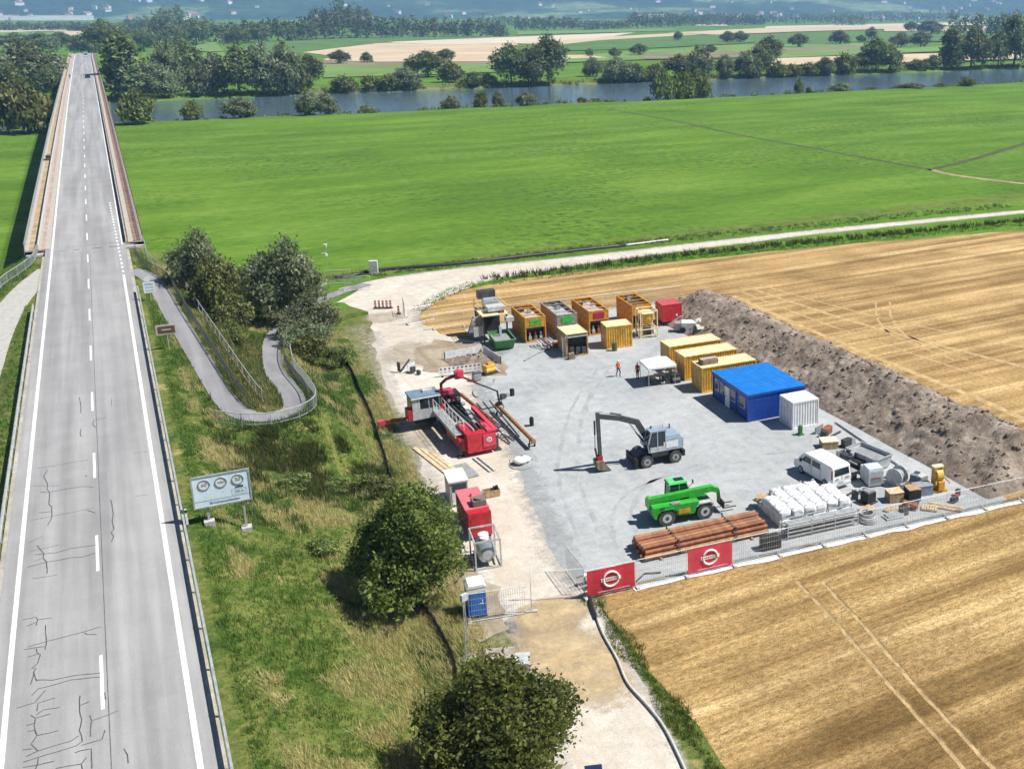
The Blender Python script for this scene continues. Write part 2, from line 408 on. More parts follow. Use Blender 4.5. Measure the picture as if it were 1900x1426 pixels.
LPATH = smoothline([(-7.6, 149, 6.4), (-9.6, 141, 6.2), (-11.0, 132, 5.9), (-11.8, 122, 5.5), (-12.2, 110, 5.1), (-12.6, 96, 4.7), (-13, 70, 4.0), (-13.2, 40, 3.0)], 6)
def polydist(x, y, P):
    best = np.full(x.shape, 1e9); bz = np.zeros(x.shape)
    for a, b in zip(P[:-1], P[1:]):
        dx, dy = b[0] - a[0], b[1] - a[1]; l2 = dx * dx + dy * dy + 1e-9
        t = np.clip(((x - a[0]) * dx + (y - a[1]) * dy) / l2, 0, 1)
        d = np.hypot(x - a[0] - t * dx, y - a[1] - t * dy)
        k = d < best; best = np.where(k, d, best); bz = np.where(k, a[2] + t * (b[2] - a[2]), bz)
    return best, bz
def bank_wiggle(x): return 2.2 * np.sin(x / 21.) + 1.6 * np.sin(x / 8.7 + 1) + 3.5 * np.sin(x / 97. + 2)
def height(x, y):
    x = np.asarray(x, float); y = np.asarray(y, float)
    w = bank_wiggle(x)
    base = -3.4 * np.clip(np.minimum((y - 409 - w) / 7., (529 - .6 * w - y) / 9.), 0, 1)
    base = base + np.where((y > 520) & (y < 560), .5 * np.exp(-((y - 540) / 9.) ** 2), 0)
    xr = xroad(y); zr = zroad(y)
    d = np.maximum(np.maximum(x - xr - 2.3, xr - 10.3 - x), 0)
    drop = np.where(y < 400, np.maximum(0, y - 157.5) * .75, np.maximum(0, BR1 + 2.5 - y) * .7)
    e = zr - .14 - drop - d * .45
    h = np.maximum(base, e)
    for P, wd in ((RAMP, 1.3), (LPATH, 1.7)):
        pd, pz = polydist(x, y, P)
        fill = pz - .07 - np.maximum(0, pd - wd - .35) * (np.where(x > 12.5, .95, .5) if P is RAMP else .5)
        h = np.where(pd < 25, np.maximum(h, np.where((y < 160), fill, -9)), h)
        inpath = (pd < wd) & (np.abs(x + 3.85) > 4.9)
        h = np.where(inpath, np.minimum(h, pz - .07), h)
        cut = pz - .07 + np.maximum(0, pd - wd) * .8
        h = np.where((pd < 8) & (np.abs(x + 3.85) > 5.6) & (y < 160), np.minimum(h, np.maximum(cut, -9)), h)
    return h
def hz(x, y): return float(height(np.array([x]), np.array([y]))[0])
def grade(lo, f0, f1, hi, step, g=1.22):
    c = list(np.arange(f0, f1 + 1e-6, step)); s = step; x = f0; L_ = []
    while x > lo: s *= g; x -= s; L_.append(x)
    s = step; x = f1; H_ = []
    while x < hi: s *= g; x += s; H_.append(x)
    return np.array(L_[::-1] + c + H_)
gx = grade(-9000, -34, 34, 9000, .8, 1.15); gy = np.concatenate([grade(-400, 30, 176, 380, .9, 1.1)[:-1], np.arange(384, 556, 3.), grade(0, 560, 680, 12000, 8, 1.16)[grade(0, 560, 680, 12000, 8, 1.16) >= 560]])
gy = np.unique(np.round(gy, 3)); gx = gx[np.abs(gx) < 12500]; gy = gy[gy < 13000]; XX, YY = np.meshgrid(gx, gy)
ZZ = height(XX, YY)
near = (np.abs(XX) < 40) & (YY < 170) & (YY > 25)
nzv = np.zeros_like(ZZ)
for (j, i) in zip(*np.where(near & (ZZ > .15))):
    nzv[j, i] = .16 * fbm(XX[j, i], YY[j, i], .28, 1.)
pdR, _z = polydist(XX, YY, RAMP); pdL, _z = polydist(XX, YY, LPATH)
keep = (np.minimum(pdR, pdL) > 2.2) & ((XX < -10.5) | (XX > 2.4))
ZZ = ZZ + np.where(keep, nzv, 0)
rough = np.clip((ZZ - .05) / .4, 0, 1) * (YY < 180)
rough = np.maximum(rough, ((XX > 6) & (XX < 32) & (YY > 100) & (YY < 136)) * 1.)
rough = np.maximum(rough, np.clip(1 - np.abs(YY - 154) / 5., 0, 1) * (XX > 24) * .8)
rough = np.maximum(rough, ((YY > 527) & (YY < 552)) * .75)
rough = np.maximum(rough, np.clip(1 - np.abs(YY - 412) / 8., 0, 1) * .6)
rough = np.maximum(rough, ((XX > 9) & (XX < 23) & (YY < 100)) * .9)
bare = np.clip(1 - np.abs(YY - 527) / 2.2, 0, 1)
bare = np.maximum(bare, np.clip(1 - np.abs(XX - 18 - (YY - 60) * .085) / 2.6, 0, 1) * (YY > 40) * (YY < 128) * .85)
nj, ni = ZZ.shape
idx = np.arange(nj * ni).reshape(nj, ni)
F = np.stack([idx[:-1, :-1], idx[:-1, 1:], idx[1:, 1:], idx[1:, :-1]], -1).reshape(-1, 4)
me = np_mesh('ground', np.stack([XX, YY, ZZ], -1).reshape(-1, 3), F, M_meadow, True, [('rough', 'POINT', rough), ('bare', 'POINT', bare)])
ground = shared('ground', me); tag(ground, kind='structure')

def sheet(name, poly, z, m, kind='structure', jag=0., step=2., seed=0, parent=None, closed=True):
    """flat sheet with an uneven rim, triangulated from its outline"""
    out = []
    n = len(poly)
    for i in range(n):
        a = np.array(poly[i], float); b = np.array(poly[(i + 1) % n], float); d = b - a; l = np.hypot(*d)
        k = max(1, int(l / step)); nn = np.array([-d[1], d[0]]) / max(l, 1e-6)
        for j in range(k):
            p = a + d * j / k
            o = jag * mnoise.noise(Vector((p[0] * .7 + seed, p[1] * .7, seed))) + jag * .6 * mnoise.noise(Vector((p[0] * 2.1, p[1] * 2.1, seed + 5)))
            out.append((*(p + nn * o), z))
    bm = bmesh.new(); vs = [bm.verts.new(p) for p in out]
    es = [bm.edges.new((vs[i], vs[(i + 1) % len(vs)])) for i in range(len(vs))]
    bmesh.ops.triangle_fill(bm, use_beauty=True, use_dissolve=False, edges=es, normal=(0, 0, 1))
    bmesh.ops.recalc_face_normals(bm, faces=bm.faces)
    if bm.faces and sum(f.normal.z for f in bm.faces) < 0: bmesh.ops.reverse_faces(bm, faces=bm.faces)
    me = bpy.data.meshes.new(name); bm.to_mesh(me); bm.free(); me.materials.append(m)
    o = bpy.data.objects.new(name, me); C.objects.link(o)
    if parent is not None: o.parent = parent
    else: o['kind'] = kind
    return o
def ribbon(name, P, w, m, dz=0., kind='structure', parent=None, jag=0.):
    """strip that follows a line in plan and height"""
    P = [np.array(p, float) for p in P]; mb = MB(); L_ = []
    for i, p in enumerate(P):
        d = P[min(i + 1, len(P) - 1)] - P[max(i - 1, 0)]; d[2] = 0; d /= np.linalg.norm(d); nn = np.array([d[1], -d[0], 0])
        ww = w[i] if isinstance(w, (list, tuple)) else w
        j1 = jag * mnoise.noise(Vector((p[0] * .9, p[1] * .9, 3))); j2 = jag * mnoise.noise(Vector((p[0] * .9, p[1] * .9, 9)))
        L_.append((tuple(p - nn * (ww / 2 + j1) + np.array([0, 0, dz])), tuple(p + nn * (ww / 2 + j2) + np.array([0, 0, dz]))))
    vs = [q for pr in L_ for q in pr]
    mb.add(vs, [(2 * i, 2 * i + 1, 2 * i + 3, 2 * i + 2) for i in range(len(P) - 1)])
    o = mb.build(name, m, parent)
    if parent is None: o['kind'] = kind
    return o

# fields round the yard
sheet('stubble_field', [(22.4, 30), (160, 12), (400, -20), (400, 92), (150, 125.5), (100, 135), (60, 139), (46, 139.5), (36, 136), (30.6, 127), (29.5, 118), (24.5, 90), (23.6, 57.4)], .012, M_stub, jag=.5, step=3, seed=1)
sheet('gravel_track', [(13.6, 30), (20.6, 30), (20.9, 39), (22.2, 47), (23.6, 57.3), (27.5, 70), (30, 84), (33, 100), (35, 112), (31, 119), (30.4, 127), (34, 133.6), (43.5, 140.8), (61, 143.6), (100, 143.9), (147, 139.8), (260, 122), (260, 126), (148, 142.4), (101, 146.8), (60, 148.4), (42, 150), (31, 149.4), (24, 146), (21.5, 141), (24, 139), (26.0, 133), (24.5, 124), (22.5, 112), (21, 100), (20.0, 88), (18.2, 75), (17.2, 62), (17.8, 54), (15.5, 46)], .024, M_track, jag=.55, step=1.6, seed=2)
sheet('gravel_yard', [(23.6, 57.2), (50, 53.9), (57, 53.3), (58, 62), (58.5, 75), (60.5, 95), (61.5, 118.4), (34, 119.5), (33.6, 114), (35, 109), (30.8, 104), (28.2, 96), (27.2, 84), (25.2, 73), (23.2, 63)], .040, M_yard, jag=.45, step=1.3, seed=3)
sheet('earth_patch', [(29.5, 103), (33, 101), (34.5, 106), (34, 113), (30, 117), (26.5, 114), (26, 107)], .052, M_dirt, jag=.7, step=1.2, seed=4)
sheet('earth_patch', [(15.6, 55.5), (17.6, 56), (18.2, 60), (18.3, 64), (17.4, 68), (15.8, 64)], .033, M_dirt, jag=1.0, step=.9, seed=5)

def fringe(name, P, w, m, z):
    """strip of thinning gravel along an edge, full on the left of the line and gone on its right"""
    P = smoothline([(a, b, z) for a, b in P], 6); V = []; A_ = []
    for i, p in enumerate(P):
        d = P[min(i + 1, len(P) - 1)] - P[max(i - 1, 0)]; d = d / np.linalg.norm(d); nn = np.array([d[1], -d[0], 0])
        for k, f in ((-.5, 1.), (0., .55), (.5, 0.)): V.append(p + nn * w * k); A_.append(f)
    n = len(P); F = [(3 * i + k, 3 * i + k + 1, 3 * i + k + 4, 3 * i + k + 3) for i in range(n - 1) for k in (0, 1)]
    o = shared(name, np_mesh(name, np.array(V), np.array(F), m, False, [('fade', 'POINT', A_)])); return tag(o, kind='structure')
M_trackf = surf_gravel('limestone_fringe', (.56, .51, .45), (.67, .63, .57), None, .12, True)
M_yardf = surf_gravel('grey_stone_fringe', (.345, .365, .375), (.46, .475, .48), None, .09, True)
fringe('gravel_fringe', [(35, 110), (31, 104.5), (28.2, 96), (27.2, 84), (25.2, 73), (23.4, 63), (23.0, 58)], 3.4, M_yardf, .046)
fringe('gravel_fringe', [(20.8, 30), (21.1, 39), (22.3, 47), (23.2, 55)], 1.0, M_trackf, .030)
fringe('gravel_fringe', [(13.6, 30), (15.5, 46), (17.6, 54), (17.2, 62), (18.2, 75), (20.0, 88), (21, 100), (22.5, 112), (24.5, 124)][::-1], 2.6, M_trackf, .031)
fringe('gravel_fringe', [(30.4, 121), (30.6, 127), (34, 133.6), (43.5, 140.6), (61, 143.4), (100, 143.7), (147, 139.6)], 1.6, M_trackf, .032)
fringe('gravel_fringe', [(147, 142.6), (101, 147), (60, 148.6), (42, 150.2), (32, 149.8)], 1.6, M_trackf, .033)
def litter(name, cx, cy, rx, ry, m, z, rz=0.):
    V = [(cx, cy, z)]; A_ = [1.]; F = []; n = 40
    for r, f in ((.55, .85), (1., 0.)):
        for k in range(n):
            t = 2 * math.pi * k / n; a, b = rx * r * math.cos(t), ry * r * math.sin(t)
            V.append((cx + a * math.cos(rz) - b * math.sin(rz), cy + a * math.sin(rz) + b * math.cos(rz), z)); A_.append(f)
    F = [(0, 1 + k, 1 + (k + 1) % n, 1 + (k + 1) % n) for k in range(n)]
    mb = MB(); mb.add(V, [(0, 1 + k, 1 + (k + 1) % n) for k in range(n)] + [(1 + k, 1 + n + k, 1 + n + (k + 1) % n, 1 + (k + 1) % n) for k in range(n)])
    o = mb.build(name, m); a = o.data.attributes.new('fade', 'FLOAT', 'POINT'); a.data.foreach_set('value', A_); return tag(o, kind='structure')
M_litf = surf_gravel('straw_litter', (.46, .34, .19), (.58, .45, .27), None, .3, True)
M_brnf = surf_gravel('brown_dust', (.42, .36, .28), (.52, .46, .37), None, .3, True)
litter('straw_litter', 19.6, 51.0, 3.6, 6.5, M_litf, .0345, .15); litter('straw_litter', 20.4, 56.2, 3.2, 2.6, M_litf, .0365)
litter('dust_patch', 26.5, 113.0, 4.0, 6.0, M_brnf, .0375); litter('dust_patch', 21.0, 91.0, 2.6, 6.0, M_brnf, .0385); litter('dust_patch', 27.0, 129.5, 3.0, 3.0, M_brnf, .0395)
def strip_field(name, t0, t1, x0, x1, m, z, sk=0.):
    return sheet(name, [(x0, t0), (x1, t0 + sk), (x1, t1 + sk), (x0, t1)], z, m)
M_f = {
 'straw': mat('far_straw_field', (.56, .44, .29), .9, var=.1, scale=.02), 'pale': mat('far_pale_field', (.62, .53, .40), .9, var=.08, scale=.02),
 'green': mat('far_green_field', (.085, .17, .028), .9, var=.15, scale=.02), 'lime': mat('far_lime_field', (.15, .25, .05), .9, var=.12, scale=.02),
 'dark': mat('far_maize_field', (.035, .085, .03), .9, var=.2, scale=.05), 'brown': mat('far_brown_field', (.22, .19, .10), .9, var=.15, scale=.03)}
fz = 1.0
def farfield(pts, key):
    global fz
    fz += .06
    P = [S(u, v, 0)[:2] for u, v in pts]
    return sheet('far_field', P, fz - .7, M_f[key], step=1e9)
farfield([(370, 108), (480, 78), (700, 66), (960, 69), (960, 76), (700, 80), (560, 97), (560, 104)], 'green')
farfield([(560, 98), (700, 81), (900, 74), (960, 73), (960, 114), (700, 116), (600, 112), (620, 105)], 'straw')
farfield([(600, 112), (700, 117), (960, 114), (960, 121), (640, 126), (600, 124)], 'brown')
farfield([(600, 124), (960, 121), (960, 134), (600, 146)], 'lime')
farfield([(720, 79), (960, 69), (1180, 61), (1130, 70), (960, 82), (800, 84)], 'pale')
farfield([(960, 82), (1130, 69), (1260, 62), (1420, 54), (1420, 58), (1280, 66), (1110, 76), (1040, 84)], 'straw')
farfield([(1040, 84), (1110, 76), (1280, 66), (1560, 62), (1560, 70), (1330, 84), (1180, 92), (1040, 96)], 'green')
farfield([(1040, 108), (1180, 96), (1330, 86), (1560, 76), (1660, 74), (1660, 92), (1420, 102), (1200, 112), (1040, 118)], 'lime')
farfield([(1045, 104), (1085, 104), (1130, 109), (1045, 111)], 'straw')
farfield([(1180, 104), (1420, 94), (1660, 84), (1660, 96), (1420, 108), (1200, 112)], 'brown')
farfield([(960, 60), (1250, 54), (1250, 58), (960, 66)], 'lime')
farfield([(1290, 46), (1350, 46), (1350, 49), (1290, 49)], 'pale')
farfield([(1240, 62), (1440, 52), (1700, 47), (1700, 53), (1480, 60), (1330, 66)], 'straw')
farfield([(1400, 66), (1700, 60), (1900, 58), (1900, 76), (1660, 80), (1400, 84)], 'green')
farfield([(1400, 100), (1640, 92), (1900, 84), (1900, 92), (1640, 102), (1400, 112)], 'lime')
farfield([(1420, 112), (1640, 104), (1900, 98), (1900, 112), (1640, 120), (1420, 125)], 'straw')
farfield([(1420, 50), (1900, 40), (1900, 46), (1420, 54)], 'pale')
farfield([(1640, 52), (1900, 50), (1900, 58), (1640, 60)], 'straw')
farfield([(0, 56), (120, 54), (140, 58), (0, 62)], 'straw')
farfield([(100, 56), (255, 57), (250, 70), (105, 72)], 'straw')
farfield([(0, 62), (120, 60), (120, 66), (0, 72)], 'lime')
farfield([(360, 88), (400, 80), (430, 118), (370, 122)], 'lime')
farfield([(150, 66), (330, 60), (330, 72), (150, 78)], 'green')

# the river
def water():
    m, nt, N, L, b = nodes_of('river_water'); co = objco(nt)
    b.inputs['Base Color'].default_value = (.10, .15, .185, 1); b.inputs['Roughness'].default_value = .04
    b.inputs['Specular IOR Level'].default_value = .9
    n = tex(nt, 'ShaderNodeTexNoise', mapping(nt, co, (.12, .5, 1)), Scale=1., Detail=5., Roughness=.6)
    bumpn(nt, n.outputs[0], b, .5, .5)
    return m
river = sheet('river', [(-2500, 400), (2500, 400), (2500, 540), (-2500, 540)], -1.25, water(), step=1e9)

# hills on the horizon
def hills():
    m, nt, N, L, b = nodes_of('wooded_hillside'); co = objco(nt)
    a = tex(nt, 'ShaderNodeTexNoise', mapping(nt, co, (.0016, .0016, .004)), Scale=1., Detail=4.)
    t = tex(nt, 'ShaderNodeTexNoise', mapping(nt, co, (.02, .02, .02)), Scale=1., Detail=6., Roughness=.7)
    col = ramp(nt, a.outputs[0], [(.40, (.03, .055, .022)), (.54, (.05, .085, .03)), (.62, (.20, .26, .11))]).outputs[0]
    col = mixc(nt, .8, col, ramp(nt, t.outputs[0], [(.38, (.3, .3, .3)), (.62, (1.7, 1.7, 1.7))]).outputs[0], 'MULTIPLY')
    L.new(col, b.inputs['Base Color']); b.inputs['Roughness'].default_value = .95; b.inputs['Specular IOR Level'].default_value = .05
    bumpn(nt, t.outputs[0], b, 1., 12.)
    return m
def hillz(x, y):
    # ridge line runs across the view of the drone
    d = y * math.cos(R(22)) + x * math.sin(R(22))
    k = min(1, max(0, (d - 4300) / 2600.)); k = k * k * (3 - 2 * k)
    n = .55 + .6 * fbm(x, y, .00045, 2., 4) + .16 * fbm(x, y, .0016, 4., 4)
    return max(0, k * 330 * max(.25, n)) - 2
hx = np.arange(-6500, 8600, 130.); hy = np.arange(2600, 9400, 130.)
HX, HY = np.meshgrid(hx, hy); HZ = np.vectorize(hillz)(HX, HY)
idx = np.arange(HX.size).reshape(HX.shape)
F = np.stack([idx[:-1, :-1], idx[:-1, 1:], idx[1:, 1:], idx[1:, :-1]], -1).reshape(-1, 4)
hl = shared('hills', np_mesh('hills', np.stack([HX, HY, HZ], -1).reshape(-1, 3), F, hills(), True)); tag(hl, kind='structure')

# ------------------------------------------------------------------ road and its paint
ts = list(np.arange(18, 760, 4.)) + list(np.arange(760, 1100, 10.))
road = ribbon('road', [(float(xroad(t)) - 3.83, t, float(zroad(t))) for t in ts], 9.1, M_road, 0.)
def mark(q0, t0, t1, w=.15, name='lane_marking', dz=.006):
    n = max(1, int((t1 - t0) / 6)); P = [(q0 + float(xroad(t)), t, float(zroad(t))) for t in np.linspace(t0, t1, n + 1)]
    return ribbon(name, P, w, M_paint, dz, parent=road)
mark(-7.62, 20, 800, .24, 'edge_line'); mark(-.02, 20, 141.5, .26, 'edge_line'); mark(.36, 159, 800, .16, 'edge_line')
for k in range(-2, 52):
    a = 52.2 + 14.0 * k
    mark(-3.66, a, a + 4.8, .16)
for k in range(22): mark(-.02 - .018 * k, 142.6 + 2.3 * k, 143.7 + 2.3 * k, .22, 'block_marking')
for dy in (0, 1): pass
M_shoulder = surf_gravel('shoulder_gravel', (.36, .33, .28), (.48, .45, .39), None, .5)
ribbon('shoulder_strip', [(.80, t, float(zroad(t))) for t in np.arange(20, 160, 4.)], .5, M_shoulder, -.02, parent=road)
ribbon('shoulder_strip', [(-8.35, t, float(zroad(t))) for t in np.arange(20, 160, 4.)], .6, M_shoulder, -.02, parent=road)
ribbon('centre_joint', [(-3.42, t, float(zroad(t))) for t in np.arange(20, 158, 3.)], .035, M_tar, .005, parent=road)
# sealed cracks, drawn after the picture: two blocks of survey strokes
seams_far = [[(345, 600), (320, 655), (350, 700), (345, 740), (365, 770), (360, 850), (380, 870), (385, 940), (350, 1005)], [(275, 588), (400, 570), (540, 542), (655, 525)], [(240, 716), (430, 716)], [(300, 760), (360, 765), (480, 740), (600, 722), (690, 724)], [(215, 970), (380, 940), (520, 912), (690, 880)], [(290, 912), (375, 905)], [(640, 895), (700, 915)], [(205, 1135), (310, 1090)], [(270, 1155), (320, 1215), (320, 1245), (345, 1275), (345, 1360)], [(215, 1198), (430, 1150)], [(255, 1222), (420, 1205), (520, 1175), (705, 1150)], [(245, 1270), (320, 1245)], [(205, 1312), (345, 1275), (520, 1245), (600, 1240), (700, 1210)], [(240, 1397), (420, 1370)], [(815, 820), (832, 920), (822, 975), (838, 1030), (820, 1060), (835, 1085), (820, 1125)], [(585, 65), (595, 130), (595, 180)], [(595, 300), (588, 330), (598, 355)], [(785, 215), (690, 235), (680, 265), (705, 290)], [(820, 75), (818, 130)], [(980, 478), (1095, 464)], [(995, 792), (1085, 782)], [(625, 640), (640, 645)]]
seams_near = [[(165, 330), (265, 310), (275, 330), (265, 372)], [(195, 378), (270, 345)], [(275, 330), (380, 315)], [(332, 370), (340, 480), (330, 550)], [(205, 528), (340, 490), (610, 420), (740, 380)], [(620, 425), (640, 437), (710, 437)], [(175, 548), (330, 525)], [(270, 540), (270, 575), (297, 585), (275, 650), (230, 690), (265, 685), (245, 715), (270, 780)], [(205, 602), (280, 580)], [(250, 720), (225, 805)], [(270, 770), (380, 775), (540, 740), (740, 720)], [(235, 885), (280, 835), (420, 800), (520, 770), (740, 748)], [(120, 980), (255, 938), (335, 845)], [(270, 1000), (280, 940), (405, 902)], [(270, 1025), (320, 990), (440, 972)], [(225, 1030), (262, 1050), (370, 1020)], [(262, 1050), (250, 1110), (270, 1180), (232, 1240), (278, 1290)], [(195, 1105), (250, 1090)], [(200, 1150), (258, 1140)], [(270, 1180), (430, 1142)], [(190, 1335), (280, 1290), (520, 1220), (580, 1180)], [(165, 1285), (240, 1275)], [(175, 1370), (280, 1340), (560, 1255), (605, 1220), (598, 1180), (585, 1140), (600, 1060), (582, 1000), (588, 885)], [(595, 955), (655, 930)], [(865, 998), (800, 1025), (670, 1075), (660, 1030)], [(668, 1080), (665, 1185)], [(770, 1140), (752, 1205), (600, 1250)], [(545, 1310), (590, 1290), (670, 1275), (675, 1420)], [(280, 1340), (275, 1390), (260, 1425)], [(160, 1418), (280, 1395), (400, 1365)], [(410, 1420), (600, 1385), (605, 1425)], [(600, 1385), (635, 1340)], [(908, 1275), (935, 1320), (942, 1380)], [(770, 860), (775, 915)]]
def seam(pl, oy, w):
    P = []
    for (a, b_) in pl:
        u, v = a * .25263, oy + b_ * .25263
        z = 5.3
        for _ in range(4):
            q = S(u, v, z); z = float(zroad(q[1]))
        P.append((q[0], q[1], z))
    Q = []
    for a, b_ in zip(P[:-1], P[1:]):
        n = max(1, int(math.dist(a, b_) / .35))
        for k in range(n):
            t = k / n; j = .045 * mnoise.noise(Vector((a[0] * 3 + t * 5, a[1] * 2, k)))
            Q.append((a[0] + (b_[0] - a[0]) * t + j, a[1] + (b_[1] - a[1]) * t + j, a[2] + (b_[2] - a[2]) * t))
    Q.append(P[-1]); ribbon('tar_seam', Q, w, M_tar, .009, parent=road)
for i, pl in enumerate(seams_far): seam(pl, 720, .055 if i not in (1, 2, 4, 7, 9, 11, 13, 18, 19, 20) else .03)
for pl in seams_near: seam(pl, 1066, .05)
# expansion joint and patches at the bridge end
for q0, q1, dy in ((-7.5, .5, 0.), (-7.4, -6.2, -1.2), (-5.2, -4.6, -1.2), (-3.2, -2.0, -1.2), (-1.2, -.2, -1.2), (-7, -.4, 1.1)):
    z = float(zroad(159.3 + dy)); mb = MB(); mb.box(((q0 + q1) / 2, 159.3 + dy - .08 * q0, z + .006), (q1 - q0, .45 if dy else .2, .008), rz=-.1)
    mb.build('joint_patch', mat('joint_asphalt', (.11, .11, .11), .7) if dy < 0 else mat('joint_grey', (.22, .22, .22), .7), road)

# ------------------------------------------------------------------ foot and cycle ramps
ribbon('ramp_path', RAMP, 1.9, M_path, 0.0, jag=.05); ribbon('side_path', LPATH, 2.8, mat('pale_asphalt', (.42, .41, .38), .85, var=.1), 0.0, jag=.05)

# ------------------------------------------------------------------ soil bank behind the yard
def berm(name, label, x0, x1, t0, t1, hh, seed, step=.22):
    nx, ny = int((x1 - x0) / step), int((t1 - t0) / step); V = []
    for j in range(ny + 1):
        y = t0 + (t1 - t0) * j / ny
        ey = min(1, min(y - t0, t1 - y) / 3.2)
        for i in range(nx + 1):
            a = i / nx; wv = .9 * mnoise.noise(Vector((y * .12, seed, 0)))
            x = x0 + (x1 - x0) * a + wv * .7
            prof = min(1, min(a / .50, (1 - a) / .42)); prof = prof * (1.12 - .12 * prof)
            p = max(0, min(prof, ey * 1.1)); p = p ** .9
            z = hh * p * (1 + .16 * fbm(x, y, .16, seed, 3)) + (.28 * fbm(x, y, .5, seed + 1, 6) + .20 * fbm(x, y, 1.9, seed + 2, 4)) * min(1, p * 5)
            sl = 0.
            V.append((x - (y - 82) * 0, y, max(z, -.05 if p <= 0.001 else .0)))
    idx = np.arange((nx + 1) * (ny + 1)).reshape(ny + 1, nx + 1)
    F = np.stack([idx[:-1, :-1], idx[:-1, 1:], idx[1:, 1:], idx[1:, :-1]], -1).reshape(-1, 4)
    o = shared(name, np_mesh(name, np.array(V), F, M_soil, False)); g_ = random.Random(int(seed)); mb = MB()
    big = [v for v in V if v[2] > .15]
    for k in range(int(len(big) * .09)):
        v = g_.choice(big); r = g_.choice((.06, .08, .1, .14, .2)); mb.sphere((v[0], v[1], v[2] + r * .25), (r * g_.uniform(.7, 1.4), r * g_.uniform(.7, 1.4), r * .8), 5, 3, .5, k)
    c = mb.build('clods', M_soil, o); c['kind'] = 'stuff'
    return tag(o, label, 'soil heap')
berm('soil_bank', 'long brown bank of heaped topsoil along the stubble side of the gravel yard', 55.6, 67.5, 54.2, 114.5, 3.1, 3.)
hp = berm('soil_heap', 'small dark heap of dug earth beside the screening tower', 28.6, 33.4, 103.6, 109.4, .95, 8., .2)
# ------------------------------------------------------------------ vegetation
M_leaf = surf_leaf('broad_leaves', (.055, .085, .017), (.27, .32, .075), .5)
M_willow = surf_leaf('willow_leaves', (.09, .12, .055), (.36, .40, .23), .4)
M_bushleaf = surf_leaf('bush_leaves', (.06, .09, .022), (.27, .30, .09))
M_farleaf = surf_leaf('distant_leaves', (.06, .09, .034), (.26, .31, .13), .35)
M_grassb = surf_leaf('grass_blades', (.06, .13, .016), (.17, .25, .05), .3)
M_straw = surf_leaf('dry_grass_blades', (.25, .21, .085), (.56, .46, .23), .3)
M_herb = surf_leaf('dark_herbs', (.045, .08, .016), (.14, .185, .042), .3)
M_bark = mat('bark', (.10, .075, .05), .9, var=.3, scale=6, bump=.6, bscale=12)

def leaf_cloud(lobes, nclump, per, spread, size, seed, up=.25, inner=.55):
    g = np.random.default_rng(seed); lb = np.array(lobes, float)
    vol = (lb[:, 3] * lb[:, 4] * lb[:, 5]) ** (2 / 3); k = g.choice(len(lb), nclump, p=vol / vol.sum())
    d = g.normal(size=(nclump, 3)); d[:, 2] = np.where(d[:, 2] < -.9, -d[:, 2], d[:, 2]); d /= np.linalg.norm(d, axis=1)[:, None]
    rr = g.uniform(inner, 1.03, nclump) ** .6
    cc = lb[k, :3] + d * lb[k, 3:] * rr[:, None]
    ct = np.clip(g.normal(.48, .28, nclump), 0, 1)
    n = nclump * per
    c = np.repeat(cc, per, 0) + g.normal(size=(n, 3)) * spread
    nr = np.repeat(d, per, 0) * .7 + g.normal(size=(n, 3)) * .75; nr[:, 2] += up
    nr /= np.linalg.norm(nr, axis=1)[:, None]
    a = np.cross(nr, g.normal(size=(n, 3))); a /= np.linalg.norm(a, axis=1)[:, None]; b = np.cross(nr, a)
    s = size * np.clip(g.lognormal(-.05, .38, n), .35, 2.2)[:, None]
    V = np.stack([c - a * s, c + b * s * .55, c + a * s, c - b * s * .55], 1).reshape(-1, 3)
    F = np.arange(4 * n).reshape(n, 4)
    tint = np.clip(np.repeat(ct, per) + g.normal(0, .18, n), 0, 1)
    return V, F, tint
def trunk_mesh(name, h, r, limbs, seed):
    g = random.Random(seed); mb = MB()
    pts = [Vector((0, 0, -.3))]; nseg = 5
    for i in range(1, nseg + 1): pts.append(Vector((g.uniform(-.06, .06) * h * .4, g.uniform(-.06, .06) * h * .4, h * i / nseg)))
    for i in range(nseg): mb.cyl(pts[i], pts[i + 1], r * (1 - .12 * i), 8, r * (1 - .12 * (i + 1)), cap=False)
    for (bx, by, bz) in limbs:
        k = g.randint(2, nseg); p0 = pts[k]; p2 = Vector((bx, by, bz)); p1 = (p0 + p2) / 2 + Vector((0, 0, -.08 * h))
        mb.cyl(p0, p1, r * .5, 6, r * .34, cap=False); mb.cyl(p1, p2, r * .34, 6, r * .12)
    return mb.mesh(name, M_bark, True)
def make_tree_meshes(key, lobes, nclump, per, spread, size, seed, m, th, tr):
    V, F, t = leaf_cloud(lobes, nclump, per, spread, size, seed)
    cm = np_mesh('crown_' + key, V, F, m, False, [('tint', 'FACE', t)])
    tm = trunk_mesh('trunk_' + key, th, tr, [l[:3] for l in lobes[:6]], seed)
    return tm, cm
def lobes_round(rx, rz, z0, n, seed, flat=1.):
    g = random.Random(seed); L_ = [(0, 0, z0 + rz * .95, rx * .66, rx * .66, rz * .8)]
    L_.append((0, 0, z0 + rz * 1.68, rx * .36, rx * .36, rz * .36))
    for i in range(n):
        a = 2 * math.pi * i / n + g.uniform(-.4, .4); e = g.uniform(-.6, .9)
        k = rx * g.uniform(.5, .8) * math.cos(e); s = g.uniform(.2, .48)
        L_.append((k * math.cos(a), k * math.sin(a), z0 + rz * (1 + .62 * math.sin(e)), rx * s, rx * s, rz * s))
    return L_
TREE = {}
TREE['front_a'] = make_tree_meshes('maple_a', lobes_round(3.7, 3.9, .35, 13, 5), 820, 44, .26, .105, 11, M_leaf, 4.2, .22)
TREE['front_b'] = make_tree_meshes('maple_b', lobes_round(4.2, 4.0, .35, 14, 9), 900, 44, .28, .105, 12, M_leaf, 4.2, .24)
